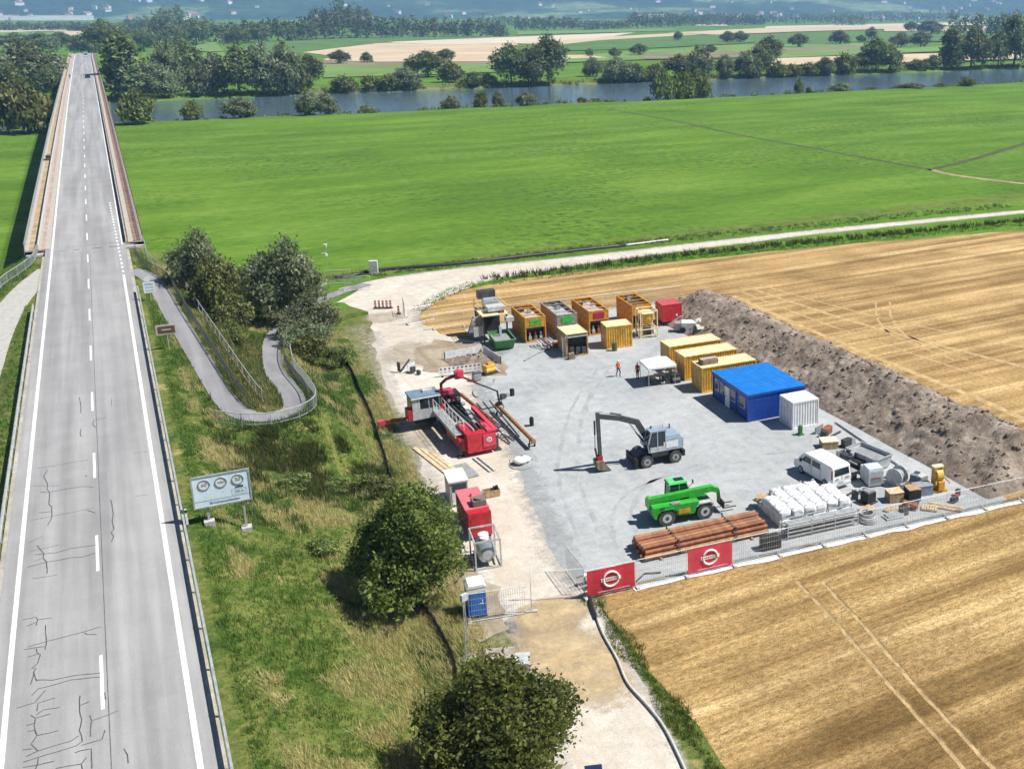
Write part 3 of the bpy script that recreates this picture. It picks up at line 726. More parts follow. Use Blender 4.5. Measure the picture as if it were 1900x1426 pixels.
TREE['bush'] = make_tree_meshes('bush', lobes_round(2.4, 1.9, -.2, 8, 3), 260, 26, .24, .12, 13, M_bushleaf, 1.6, .09)
TREE['willow_near'] = make_tree_meshes('willow_near', lobes_round(3.0, 2.9, -.3, 10, 4), 420, 30, .26, .12, 14, M_willow, 2.6, .14)
TREE['broad'] = make_tree_meshes('broad', lobes_round(4.6, 5.2, -.6, 12, 6), 420, 16, .50, .30, 15, M_farleaf, 4, .3)
TREE['broad2'] = make_tree_meshes('broad2', lobes_round(4.4, 5.2, -.6, 11, 16), 420, 16, .50, .30, 25, M_farleaf, 4, .3)
TREE['willow'] = make_tree_meshes('willow', lobes_round(5.0, 4.5, -.7, 13, 7), 430, 16, .50, .29, 17, M_willow, 3, .3)
TREE['poplar'] = make_tree_meshes('poplar', [(0, 0, 5.6, 2.0, 2.0, 5.6), (.6, .3, 3.2, 1.9, 1.9, 3.2), (-.5, -.4, 2.6, 1.9, 1.9, 2.6), (.2, -.4, 8.6, 1.2, 1.2, 2.2), (-.3, .5, 7.2, 1.5, 1.5, 2.6)], 300, 16, .42, .29, 18, M_farleaf, 4, .25)
TREE['shrub'] = make_tree_meshes('shrub', lobes_round(3.4, 2.2, -.2, 7, 8), 240, 14, .40, .26, 19, M_bushleaf, 1.2, .12)
DIM = {'front_a': (7.8, 9), 'front_b': (8.8, 9.2), 'bush': (4.8, 3.7), 'willow_near': (6, 5.7), 'broad': (9.2, 10), 'broad2': (8.8, 10), 'willow': (10, 8.4), 'poplar': (4.6, 11), 'shrub': (6.8, 4.2)}
def plant(key, name, label, cat, loc, w, h, rz=None, group=None):
    o = thing(name, label, cat, loc, random.uniform(0, 6.28) if rz is None else rz, group)
    d = DIM[key]; o.scale = (w / d[0], w / d[0], h / d[1])
    tm, cm = TREE[key]; shared('trunk', tm, o); shared('crown', cm, o); return o

p = (13.0, 60.9); plant('front_a', 'maple_tree', 'round dark green tree next to the blue portable toilet', 'tree', (*p, hz(*p) - .2), 7.9, 9.3, 1.0)
p = (12.2, 42.0); plant('front_b', 'maple_tree', 'broad tree beside the pale track, opposite the white hose', 'tree', (*p, hz(*p) - .3), 9.0, 8.6, 2.2)
# willow and elder thickets round the cycle ramp
for (x, y, w, h, k, nm, lb) in [
    (7.6, 134.5, 6.4, 8.0, 'willow_near', 'willow_bush', 'grey green willow bush beside the upper leg of the cycle ramp'),
    (8.4, 126.0, 5.4, 6.2, 'bush', 'elder_bush', 'yellow green bush halfway along the railing of the upper ramp leg'),
    (8.6, 117.0, 3.6, 2.6, 'bush', 'elder_bush', 'low leafy bush between the two ramp legs, next to the orange flowers'),
    (9.2, 120.0, 4.6, 4.2, 'bush', 'elder_bush', 'tallest yellow green bush in the wedge between the ramp legs'),
    (15.9, 115.8, 4.6, 4.6, 'willow_near', 'willow_bush', 'willow bush shading the lower ramp leg next to its dark handrail'),
    (16.2, 129, 8.6, 10.6, 'willow_near', 'willow_bush', 'largest grey willow thicket overhanging the lower ramp leg'),
    (14.6, 137.0, 6.6, 7.6, 'willow_near', 'willow_bush', 'rounded willow bush where the lower ramp leg meets the pale track'),
    (17.2, 121.0, 6.0, 6.2, 'willow_near', 'willow_bush', 'silvery willow bush at the site end of the ramp thicket'),
    (15.7, 113.6, 3.8, 3.2, 'bush', 'elder_bush', 'small dark bush standing outside the railing of the lower ramp leg'),
    (18.4, 113.0, 3.0, 2.2, 'bush', 'elder_bush', 'low bush at the foot of the bank facing the pale track')]:
    plant(k, nm, lb, 'bush', (x, y, hz(x, y) - .1), w, h)
for (u, v, z, w, h, lb) in [(540, 885, 3.2, 2.6, 1.3, 'low dark bramble on the bank above the big traffic sign board'), (620, 895, 1.6, 2.2, 1.2, 'small bramble on the bank between the sign board and the silt fence'),
    (690, 895, .8, 3.0, 1.5, 'bramble patch at the foot of the bank, against the silt fence'),
    (600, 1040, 1.4, 2.2, 1.1, 'low shrub on the bank next to the round tree')]:
    x, y, _z = S(u, v, z); plant('bush', 'bramble_shrub', lb, 'shrub', (x, y, hz(x, y) - .15), w, h)

def px(v): return .9634 * (v - 18.4) / 36.7
def river_tree(u, v, wpx, hpx, key, name, label, group, z=0.):
    x, y, _z = S(u, v, z); k = px(v)
    if 415 < y < 531:
        far = 'far bank' in label; f_ = (527 + random.uniform(0, 4)) / y if far else 408.5 / y
        x, y = x * f_, y * f_; k /= f_
    o = plant(key, name, label, 'tree' if 'tree' in name or 'poplar' in name else 'bush', (x, y, max(hz(x, y), -1.2) - .2), wpx / k * 1.04, hpx / k * (.96 if y > 500 else 1.06), None, group)
    return o
def where(u, near):
    if u < 200: return 'left of the road bridge'
    for lim, t in ((330, 'right beside the bridge'), (470, 'a little downstream of the bridge'), (625, 'opposite the far green field'), (760, 'opposite the pale straw field'), (910, 'opposite the straw field trees'), (1060, 'by the group of tallest river trees'), (1220, 'past the tall tree group'), (1330, 'at the thicket on the near bank'), (1460, 'opposite the long hedge'), (1600, 'opposite two round trees'), (1720, 'opposite the oval copse')):
        if u < lim: return t
    return 'by the dark downstream wood'
KIND = {'shrub': 'leafy shrub', 'willow': 'grey green willow', 'broad': 'dark broadleaf tree', 'broad2': 'full broadleaf tree', 'poplar': 'narrow upright poplar', 'bush': 'bush'}
def sized(h): return 'low' if h < 20 else ('small' if h < 32 else ('medium' if h < 50 else ('tall' if h < 80 else 'very tall')))
NB = 'bushes on the near river bank'
for (u, v, w, h, k) in [(257, 230, 62, 54, 'shrub'), (357, 222, 36, 30, 'shrub'), (447, 218, 62, 34, 'willow'), (575, 213, 50, 40, 'willow'), (605, 212, 46, 36, 'willow'), (680, 208, 28, 17, 'shrub'), (838, 200, 38, 26, 'willow'), (893, 198, 28, 30, 'shrub'),
    (925, 196, 24, 30, 'willow'), (975, 195, 42, 25, 'willow'), (1230, 184, 42, 50, 'shrub'), (1270, 182, 50, 46, 'shrub'), (1296, 181, 44, 48, 'shrub'), (1200, 185, 14, 10, 'shrub'), (1482, 171, 18, 26, 'shrub'), (1560, 168, 40, 19, 'willow'), (1690, 163, 52, 10, 'shrub'), (1795, 160, 30, 16, 'shrub'), (1080, 189, 20, 12, 'shrub'), (1105, 188, 26, 10, 'shrub'), (1745, 161, 26, 9, 'shrub'), (1320, 180, 10, 8, 'shrub'), (1618, 165, 20, 8, 'shrub'), (1500, 170, 12, 12, 'shrub'),
    (45, 247, 96, 84, 'shrub'), (20, 205, 70, 70, 'shrub')]:
    river_tree(u, v, w, h, k, 'bank_bush', sized(h) + ' ' + KIND[k] + ' on the near river bank, ' + where(u, 1), NB if u > 200 else 'bushes left of the bridge')
FB = 'trees on the far river bank'
for (u, v, w, h, k) in [(235, 182, 62, 118, 'poplar'), (275, 184, 60, 70, 'willow'), (300, 184, 62, 60, 'willow'), (315, 172, 64, 95, 'willow'), (350, 168, 64, 92, 'broad'), (372, 182, 50, 60, 'willow'), (405, 182, 66, 76, 'willow'), (445, 181, 76, 90, 'broad2'), (490, 181, 70, 92, 'willow'), (532, 181, 72, 94, 'willow'), (578, 158, 44, 56, 'broad'), (555, 178, 46, 50, 'shrub'),
    (640, 174, 46, 28, 'shrub'), (690, 168, 40, 24, 'shrub'), (722, 168, 42, 26, 'shrub'), (752, 171, 60, 38, 'willow'), (795, 143, 66, 48, 'broad'), (765, 140, 30, 30, 'broad2'), (838, 153, 46, 36, 'shrub'), (880, 160, 44, 24, 'shrub'), (905, 160, 36, 20, 'shrub'),
    (950, 165, 66, 76, 'broad'), (982, 165, 60, 72, 'broad2'), (1018, 160, 62, 94, 'broad'), (1100, 142, 38, 36, 'willow'), (1145, 152, 64, 46, 'willow'), (1180, 148, 40, 36, 'broad2'), (1215, 154, 44, 26, 'shrub'), (1262, 154, 56, 44, 'broad'), (1300, 153, 60, 58, 'willow'), (1345, 152, 42, 40, 'willow'), (1385, 152, 54, 48, 'willow'), (1410, 152, 44, 54, 'broad2'), (1426, 122, 50, 54, 'broad'), (1442, 150, 40, 28, 'shrub'), (1470, 149, 40, 22, 'shrub'),
    (1500, 147, 40, 22, 'shrub'), (1530, 147, 40, 34, 'broad2'), (1568, 146, 42, 34, 'shrub'), (1598, 145, 40, 34, 'broad'), (1625, 144, 50, 62, 'broad'), (1650, 144, 48, 50, 'broad2'), (1700, 142, 42, 18, 'shrub'), (1730, 141, 34, 26, 'broad2'), (1763, 140, 38, 74, 'poplar'), (1800, 140, 52, 76, 'broad2'), (1822, 140, 34, 60, 'broad'), (1850, 140, 44, 66, 'broad'), (1880, 141, 56, 98, 'broad2'), (1905, 141, 50, 100, 'broad'),
    (60, 172, 116, 96, 'willow'), (15, 190, 70, 80, 'broad'), (100, 180, 50, 60, 'broad2')]:
    river_tree(u, v, w, h, k, 'bank_tree', sized(h) + ' ' + KIND[k] + ' on the far bank, ' + where(u, 0), FB if u > 200 else 'willows at the far bridge end')
for (u, v, w, h, k, lb) in [(632, 119, 34, 26, 'broad', 0), (682, 117, 20, 21, 'broad2', 0), (828, 115, 34, 24, 'broad', 0), (1094, 106, 16, 16, 'broad', 0), (1140, 106, 22, 18, 'broad2', 0), (1185, 104, 30, 23, 'broad', 0), (1258, 76, 18, 18, 'broad', 0), (1320, 99, 20, 17, 'broad2', 0), (1350, 79, 30, 21, 'broad2', 0), (1374, 79, 30, 21, 'broad', 0), (1481, 89, 34, 27, 'broad', 0), (1559, 83, 34, 27, 'broad2', 0), (1598, 80, 20, 15, 'broad', 0), (1617, 76, 24, 25, 'broad', 0), (1672, 88, 38, 28, 'broad2', 0), (1708, 88, 40, 29, 'broad', 0), (1728, 64, 46, 27, 'broad2', 0), (1690, 60, 26, 20, 'broad', 0),
    (200, 120, 60, 60, 'broad', 1), (165, 104, 50, 44, 'broad2', 1), (268, 96, 44, 44, 'broad', 1), (230, 84, 50, 40, 'broad2', 1), (190, 86, 40, 32, 'broad', 1), (325, 88, 50, 44, 'broad2', 1), (365, 84, 50, 46, 'broad', 1), (440, 82, 40, 36, 'broad2', 1), (480, 80, 40, 36, 'broad', 1), (30, 96, 60, 34, 'broad', 1), (80, 96, 60, 36, 'broad2', 1), (115, 88, 40, 28, 'broad', 1)]:
    river_tree(u, v, w, h, k, 'field_tree', sized(h * 1.8) + ' ' + KIND[k] + (' in the far fields, ' + {632: 'larger of the pair by the straw field', 682: 'smaller of the pair by the straw field', 828: 'at the edge of the straw field', 1481: 'first of the two round field trees', 1559: 'second of the two round field trees', 1350: 'one half of the hedge', 1374: 'other half of the hedge', 1672: 'in the oval copse', 1708: 'on the far side of the oval copse'}.get(u, where(u, 0)) if not lb else ' behind the far bank trees, ' + where(u, 0)), 'lone trees in the far fields' if not lb else 'trees behind the bridge end')

def scrub(name, label, n, x0, x1, y0, y1, h, m, seed):
    g = np.random.default_rng(seed); Vs = []; Fs = []; Ts = []; o = 0
    for i in range(n):
        x = g.uniform(x0, x1); y = g.uniform(y0, y1) + .5 * float(bank_wiggle(np.array(x))) * (-.6 if y0 > 500 else 1.); hh = h * g.uniform(.4, 1.3); w = hh * g.uniform(.7, 1.3)
        V, F, tt = leaf_cloud([(0, 0, hh * .45, w, w, hh * .55)], 16, 6, .35, .30, int(g.integers(1e9)), .3, .6)
        V[:, 0] += x; V[:, 1] += y; V[:, 2] += -.9; Vs.append(V); Fs.append(F + o); Ts.append(tt); o += len(V)
    return tag(shared(name, np_mesh(name, np.concatenate(Vs), np.concatenate(Fs), m, False, [('tint', 'FACE', np.concatenate(Ts))])), label, 'scrub', kind='stuff')
scrub('bank_scrub', 'low scrub and reeds lining the far waterline of the river', 420, -160, 620, 526, 533, 2.6, M_bushleaf, 71)
scrub('bank_scrub', 'sparse reeds along the near waterline of the river', 150, 10, 560, 408, 412, 1.5, M_bushleaf, 72)
# woods so far off that single trees merge
def wood(name, label, spans, seed, step=7.):
    g = np.random.default_rng(seed); Vs = []; Fs = []; Ts = []; o = 0
    for (u0, v0, u1, v1, h0, h1, rows) in spans:
        a = np.array(S(u0, v0)[:2]); b = np.array(S(u1, v1)[:2]); L_ = np.hypot(*(b - a)); n = max(3, int(L_ / step))
        back = np.array([a[0] + b[0], a[1] + b[1]]); back = back / np.hypot(*back)
        for i in range(n):
            for r in range(rows):
                t = (i + g.uniform(-.5, .5)) / n; p = a + (b - a) * t + back * (r * 9 + g.uniform(-4, 4))
                k = px(v0 + (v1 - v0) * t); h = (h0 + (h1 - h0) * t) / k * g.uniform(.72, 1.12); w = g.uniform(3.5, 6.5)
                V, F, tt = leaf_cloud([(0, 0, h * .66, w, w, h * .36), (0, 0, h * .3, w * .9, w * .9, h * .32)], 26, 5, 1.4, 1.45, int(g.integers(1e9)), .3, .7)
                V[:, 2] = np.maximum(V[:, 2], .1)
                V[:, 0] += p[0]; V[:, 1] += p[1]; Vs.append(V); Fs.append(F + o); Ts.append(tt); o += len(V)
    me = np_mesh(name, np.concatenate(Vs), np.concatenate(Fs), M_farleaf, False, [('tint', 'FACE', np.concatenate(Ts))])
    ob = shared(name, me); return tag(ob, label, 'wood', kind='stuff')
wood('far_wood', 'long dark wood edging the green field across the river', [(280, 84, 420, 80, 44, 42, 2), (420, 80, 590, 75, 34, 40, 2), (585, 74, 640, 72, 52, 66, 3), (640, 72, 695, 70, 66, 44, 3), (695, 71, 800, 69, 34, 34, 2), (800, 69, 945, 68, 34, 26, 2)], 31)
wood('far_wood', 'wooded strip before the white warehouses of the town', [(0, 58, 130, 57, 15, 15, 2), (130, 59, 230, 60, 16, 17, 2), (230, 61, 330, 62, 22, 34, 2), (295, 62, 345, 60, 42, 46, 2)], 32)
wood('far_wood', 'tree belt in front of the church steeple', [(960, 56, 1080, 54, 22, 20, 2), (1080, 56, 1170, 53, 14, 16, 1), (1170, 52, 1260, 50, 28, 22, 2), (1260, 49, 1420, 46, 22, 18, 2)], 33, 8)
wood('far_wood', 'thin bluish tree belt crossing the plain under the hillside town', [(1420, 45, 1640, 42, 18, 18, 1), (1550, 49, 1610, 48, 20, 20, 1), (1640, 42, 1780, 40, 18, 16, 1), (900, 50, 970, 50, 20, 18, 1)], 34, 9)
wood('far_wood', 'dense wood on the rise at the right end of the fields', [(1770, 70, 1830, 70, 42, 44, 2), (1830, 70, 1960, 68, 38, 42, 2)], 35)

# ------------------------------------------------------------------ grasses
def tufts(name, label, pts, h, spread, nb, m, seed, w=.022, lean=.5, tintf=None, cat='grass'):
    g = np.random.default_rng(seed); P = np.asarray(pts, float); n = len(P); N_ = n * nb
    b = np.repeat(P, nb, 0); a = g.uniform(0, 6.283, N_); r = spread * np.sqrt(g.uniform(0, 1, N_))
    b[:, 0] += r * np.cos(a); b[:, 1] += r * np.sin(a)
    hh = (np.repeat(h, nb) if np.ndim(h) else h) * g.uniform(.5, 1.25, N_); aw = g.uniform(0, 6.283, N_)
    wx = np.cos(aw) * w * g.uniform(.6, 1.6, N_); wy = np.sin(aw) * w * g.uniform(.6, 1.6, N_)
    tx = b[:, 0] + (np.cos(a) * .6 - .45) * hh * lean; ty = b[:, 1] + (np.sin(a) * .6 + .2) * hh * lean
    V = np.stack([np.stack([b[:, 0] - wx, b[:, 1] - wy, b[:, 2] - .03], -1), np.stack([b[:, 0] + wx, b[:, 1] + wy, b[:, 2] - .03], -1), np.stack([tx, ty, b[:, 2] + hh], -1)], 1).reshape(-1, 3)
    t = np.clip(g.normal(.5, .25, N_), 0, 1)
    o = shared(name, np_mesh(name, V, np.arange(3 * N_).reshape(-1, 3), m, False, [('tint', 'FACE', t)]))
    return tag(o, label, cat, kind='stuff')
def scatter(n, x0, x1, y0, y1, ok, seed):
    g = np.random.default_rng(seed); x = g.uniform(x0, x1, n); y = g.uniform(y0, y1, n)
    z = height(x, y); k = ok(x, y, z)
    return np.stack([x, y, z], -1)[k]
def offpath(x, y):
    a, _ = polydist(x, y, RAMP); b, _ = polydist(x, y, LPATH); return (a > 1.15) & (b > 1.6)
pts = scatter(52000, 1.9, 21, 36, 150, lambda x, y, z: offpath(x, y) & (x < 13.6 + (y - 55) * .10 + 2.4), 41)
nz = np.array([fbm(p[0], p[1], .16, 5., 4) for p in pts]); nz2 = np.array([fbm(p[0], p[1], .3, 9., 3) for p in pts])
dry = (nz + .55 * nz2 + .2 * ((pts[:, 0] > 8.5) & (pts[:, 1] < 80)) + .2 * ((pts[:, 0] > 6.5) & (pts[:, 1] < 60)) > -.06) & (pts[:, 0] > 3.2)
tufts('bank_grass', 'green grass and herbs covering the road bank', pts[~dry], .20 + .16 * np.clip(nz2[~dry], -.6, 1), .22, 8, M_grassb, 42, .020)
tufts('dry_bank_grass', 'tall straw-coloured grass lying in swathes on the road bank', pts[dry], .38 + .15 * np.clip(nz[dry], -.6, 1), .20, 8, M_straw, 43, .016, .9)
hp_ = scatter(7000, 4, 20, 66, 112, lambda x, y, z: offpath(x, y) & (x < 14.5 + (y - 66) * .075), 44); hk = np.array([fbm(p[0], p[1], .22, 14., 3) for p in hp_]) > .18
tufts('bank_herbs', 'dark leafy weeds in patches on the road bank', hp_[hk], .45, .25, 10, M_herb, 45, .035, .6)
tufts('tall_herbs', 'belt of tall dark herbs below the ramp bend', scatter(4200, 4.6, 17, 76, 87, lambda x, y, z: offpath(x, y) & (np.array([fbm(a, b, .35, 3., 4) for a, b in zip(x, y)]) > .05 + .09 * np.hypot((x - 10.2) / 1.6, y - 82.5) - .30), 62), .62, .3, 10, M_herb, 63, .035, .7)
tufts('silt_grass', 'fresh green grass growing along the black silt fence', scatter(4000, 15, 21.5, 78, 122, lambda x, y, z: np.abs(x - (16.9 + (y - 78) * .085)) < .8, 64), .28, .2, 7, M_grassb, 65, .022)
tufts('verge_grass', 'grass on the bank left of the road', scatter(9000, -20, -9.2, 40, 158, lambda x, y, z: offpath(x, y) & (z > .3), 46), .24, .25, 6, M_grassb, 47, .03)
tufts('verge_weeds', 'rank dark green weeds between the pale track and the stubble', scatter(5200, 44, 190, 126, 146, lambda x, y, z: (np.abs(y - (141.2 - np.maximum(0, x - 75) * .105)) < 1.3), 48), .75, .4, 9, M_herb, 49, .07)
tufts('verge_grass', 'bright green strip of grass along the edge of the stubble field', scatter(9000, 31, 190, 118, 143, lambda x, y, z: (np.abs(y - (139.4 - np.maximum(0, x - 75) * .115 - np.maximum(0, 40 - x) * 1.0)) < 1.5), 50), .3, .35, 7, M_grassb, 51, .05)
tufts('track_weeds', 'dry weeds along the far side of the pale track', scatter(3600, 24, 150, 140, 158, lambda x, y, z: (np.abs(y - (153.0 - np.maximum(0, x - 70) * .07)) < 1.9), 52), .4, .35, 7, M_herb, 53, .05)
tufts('track_grass', 'green grass growing along the white hose beside the track', scatter(5200, 20.6, 25, 30, 57, lambda x, y, z: np.abs(x - (22.3 + (y - 40) * .065)) < .55 + .35 * np.sin(y * .9), 54), .24, .16, 7, M_grassb, 55, .018)
tufts('lush_grass', 'lush green patch of grass beside the round tree', scatter(6000, 11.4, 15.6, 45, 60, lambda x, y, z: np.hypot((x - 13.0) / 1.9, (y - 52.5) / 6.5) < 1, 56), .22, .14, 7, M_grassb, 57, .018)
sp_ = scatter(60000, 22.8, 75, 30, 56.5, lambda x, y, z: (y < 56.6 - (x - 23.5) * .112) & (x > 22.6 + (y - 40) * .05) & (np.hypot(x, y) < 90), 58)
sp_[:, 2] = .012
tufts('stubble_straw', 'short cut straw stubble in front of the construction fence', sp_, .075, .14, 5, M_straw, 59, .012, .8)
tufts('loop_scrub', 'yellowish scrub and weeds filling the loop of the cycle ramp', scatter(5200, 6.6, 12, 91, 122, lambda x, y, z: polydist(x, y, RAMP)[0] > 1.1, 75), .55, .28, 9, M_herb, 76, .03, .7)
tufts('loop_straw', 'dry stems standing in the loop of the cycle ramp', scatter(1800, 6.6, 12, 90, 120, lambda x, y, z: polydist(x, y, RAMP)[0] > 1.2, 77), .6, .25, 7, M_straw, 78, .02, .7)
tufts('path_grass', 'tall grass hanging over the edges of the cycle ramp', scatter(9000, 2, 20, 84, 146, lambda x, y, z: (lambda d: (d > 1.0) & (d < 2.0))(polydist(x, y, RAMP)[0]), 73), .42, .2, 7, M_grassb, 74, .025, .9)
fl = scatter(900, 7.4, 11, 92, 116, lambda x, y, z: offpath(x, y), 60)
fg = np.random.default_rng(61); mb = MB()
for p_ in fl[:170]:
    zz = p_[2] + fg.uniform(.25, .5); s_ = fg.uniform(.035, .07); mb.sphere((p_[0], p_[1], zz), (s_, s_, s_ * .6), 5, 3)
tag(mb.build('wildflowers', mat('orange_petals', (.75, .33, .02), .7, var=.25)), 'orange and yellow wildflowers between the two ramp legs', 'flowers', kind='stuff')

# ------------------------------------------------------------------ town on the horizon
M_farwall = mat('far_render', (.86, .85, .82), .8, var=.1, scale=.2); M_farroof = mat('far_roof', (.34, .17, .12), .8, var=.3, scale=.1)
def far_house(x, y, w, d, h, label, group=None, rz=0., flat=False, name='town_house'):
    o = thing(name, label, 'house' if not flat else 'warehouse', (x, y, max(0, hillz(x, y)) if y > 2600 else 0), rz, group)
    mb = MB(); mb.box((0, 0, h / 2 - 1), (w, d, h + 2)); mb.build('wall', M_farwall, o)
    rf = MB()
    if flat: rf.box((0, 0, h + .3), (w + .6, d + .6, .6)); rf.build('roof', mat('far_flat_roof', (.72, .72, .72), .7), o)
    else:
        rf.add([(-w / 2 - .5, -d / 2 - .5, h), (w / 2 + .5, -d / 2 - .5, h), (w / 2 + .5, d / 2 + .5, h), (-w / 2 - .5, d / 2 + .5, h), (-w / 2 - .5, 0, h + d * .38), (w / 2 + .5, 0, h + d * .38)], [(0, 1, 5, 4), (2, 3, 4, 5), (0, 4, 3), (1, 2, 5), (3, 2, 1, 0)])
        rf.build('roof', M_farroof, o)
    return o
g = random.Random(5)
def at_range(u, D):  # bearing of a spot on the horizon, at a distance
    a = (u - _cx) / _f * 1.0; x, y = a * D, D * .99
    return x * _c + y * _s, -x * _s + y * _c
for i in range(85):
    u = g.uniform(-20, 480); D = g.uniform(4000, 6000); x, y = at_range(u, D)
    far_house(x, y, g.uniform(14, 50), g.uniform(10, 20), g.uniform(7, 15), 'small pale house in the town beyond the end of the bridge', 'houses of the left town', g.uniform(0, 3.1))
for i in range(24):
    u = g.uniform(420, 1240); D = g.uniform(4300, 6000); x, y = at_range(u, D)
    far_house(x, y, g.uniform(12, 40), g.uniform(10, 18), g.uniform(6, 12), 'pale house at the foot of the wooded hill', 'houses below the wooded hill', g.uniform(0, 3.1))
for i in range(60):
    u = g.choice([g.uniform(1290, 1480), g.uniform(1400, 1660), g.uniform(1600, 1920), g.uniform(1650, 1900)]); D = g.uniform(4700, 6500); x, y = at_range(u, D)
    far_house(x, y, g.uniform(14, 40), g.uniform(10, 18), g.uniform(7, 14), 'small white house scattered over the hazy hillside town', 'houses of the hillside town', g.uniform(0, 3.1))
for (u, D, w, h, lb) in [(172, 4000, 190, 17, 'longest white warehouse hall at the edge of the town'), (98, 4000, 70, 15, 'short white hall next to the long warehouse'), (60, 4000, 70, 17, 'pale warehouse hall with a flat roof left of the bridge axis'), (1600, 4700, 70, 11, 'white hall below the hillside town'), (1220, 4700, 90, 13, 'pale hall near the church'), (705, 4300, 60, 12, 'white hall behind the dark wood')]:
    x, y = at_range(u, D); far_house(x, y, w, 40, h, lb, None, R(2), True, 'warehouse')
x, y = at_range(1276, 6100); far_house(x, y, 125, 40, 30, 'large bright monastery block high on the wooded hill', None, R(2), True, 'monastery')
x, y = at_range(1190, 4500); ch = thing('church', 'white church with a pointed steeple below the hill', 'church', (x, y, max(0, hillz(x, y))), R(2))
mb = MB(); mb.box((12, 0, 5), (26, 12, 12)); mb.build('nave', M_farwall, ch)
mb = MB(); mb.prism([(-7, 11), (7, 11), (0, 18)], -1.5, 25.5, 'x'); mb.build('roof', M_farroof, ch)
mb = MB(); mb.box((-5, 0, 14), (8, 8, 30)); mb.build('tower', M_farwall, ch)
mb = MB(); mb.cyl((-5, 0, 29), (-5, 0, 48), 5.6, 8, .3); mb.build('steeple', mat('far_steeple', (.5, .5, .5), .6), ch)
# ------------------------------------------------------------------ the road bridge
bridge = thing('road_bridge', 'long concrete road bridge carrying the asphalt road over meadow and river', 'bridge', (0, 0, 0))
bt = np.arange(BR0, BR1 + 1, 4.)
def sweep(prof, tt, dz=0.):
    mb = MB(); n = len(prof); vs = []
    for t in tt:
        z = float(zroad(t)) + dz; x = float(xroad(t))
        vs += [(q + x, t, z + h) for q, h in prof]
    fs = []
    for i in range(len(tt) - 1):
        for k in range(n): fs.append((i * n + k, i * n + (k + 1) % n, (i + 1) * n + (k + 1) % n, (i + 1) * n + k))
    fs += [tuple(range(n)), tuple(range((len(tt) - 1) * n, len(tt) * n))]
    mb.add(vs, fs); return mb
sweep([(-10.7, -.06), (2.95, -.06), (2.95, -.5), (.9, -.75), (-.2, -1.9), (-7.5, -1.9), (-8.6, -.75), (-10.7, -.5)], bt).build('deck', M_conc, bridge)
sweep([(-10.72, -.55), (-7.86, -.08), (-7.86, .12), (-10.72, .14)], bt).build('kerb', mat('kerb_concrete', (.44, .40, .35), .85, var=.12, dirt=.3), bridge)
sweep([(.72, -.08), (2.97, -.55), (2.97, .14), (.72, .12)], bt).build('kerb', MATS['kerb_concrete'], bridge)
def strip(q, w, m, dz): return ribbon('walkway_surface', [(q + float(xroad(t)), t, float(zroad(t))) for t in bt], w, m, dz, parent=bridge)
M_redpav = mat('reddish_walkway', (.40, .30, .25), .85, var=.15, scale=.6); M_ochre = mat('ochre_boards', (.40, .29, .17), .8, var=.25, scale=.8)
M_brownpav = mat('brown_walkway', (.24, .15, .12), .85, var=.2, scale=.7)
strip(-8.62, .45, M_redpav, .14); strip(-9.85, .75, M_ochre, .155); strip(2.15, .85, M_brownpav, .15)
def bridge_rail(q, h, m, name, bars=(1., .55), r=.05, sp=4.):
    mb = MB()
    for k in bars: mb.tube([(q + float(xroad(t)), t, float(zroad(t)) + .12 + h * k) for t in bt], r, 5)
    for t in np.arange(BR0, BR1, sp): mb.box((q + float(xroad(t)), t, float(zroad(t)) + .12 + h / 2), (.08, .08, h))
    return mb.build(name, m, bridge)
def bridge_guard(q, m):
    mb = sweep([(q - .05, .5), (q + .05, .5), (q + .09, .6), (q + .03, .68), (q + .09, .76), (q + .05, .86), (q - .05, .86)], bt)
    for t in np.arange(BR0, BR1, 4.): mb.box((q, t, float(zroad(t)) + .4), (.1, .1, .55))
    return mb.build('guard_rail', m, bridge)
M_brownst = mat('brown_steel', (.14, .075, .06), .6, .1, .25)
bridge_guard(-9.15, mat('white_steel', (.55, .54, .52), .5, .1, .1)); bridge_guard(1.02, M_brownst)
bridge_rail(-10.6, 1.1, M_galv2, 'railing', (1., .75, .5, .25), .03); bridge_rail(2.86, 1.1, M_brownst, 'railing', (1., .75, .5, .25), .035)
for t in np.arange(200, BR1 - 10, 48.):
    z = float(zroad(t)) - 1.85; zb = -4 if 400 < t < 535 else -.5
    mb = MB(); mb.box((-3.85, t, (z + zb) / 2), (5.2, 1.6, z - zb)); mb.build('pier', M_conc, bridge)
mb = MB(); mb.box((-3.85, BR0 + .2, 3.0), (13.4, 1.6, 6.4)); mb.build('abutment', M_conc, bridge)
z = float(zroad(247))
tag(MB().box((-9.7, 247, z + .55), (1.0, 2.4, .8)).box((-9.7, 246, z + 1.05), (.8, .6, .25)).build('tool_crate', mat('crate_brown', (.13, .09, .07), .8)), 'dark tool crate standing on the left walkway of the bridge', 'crate')

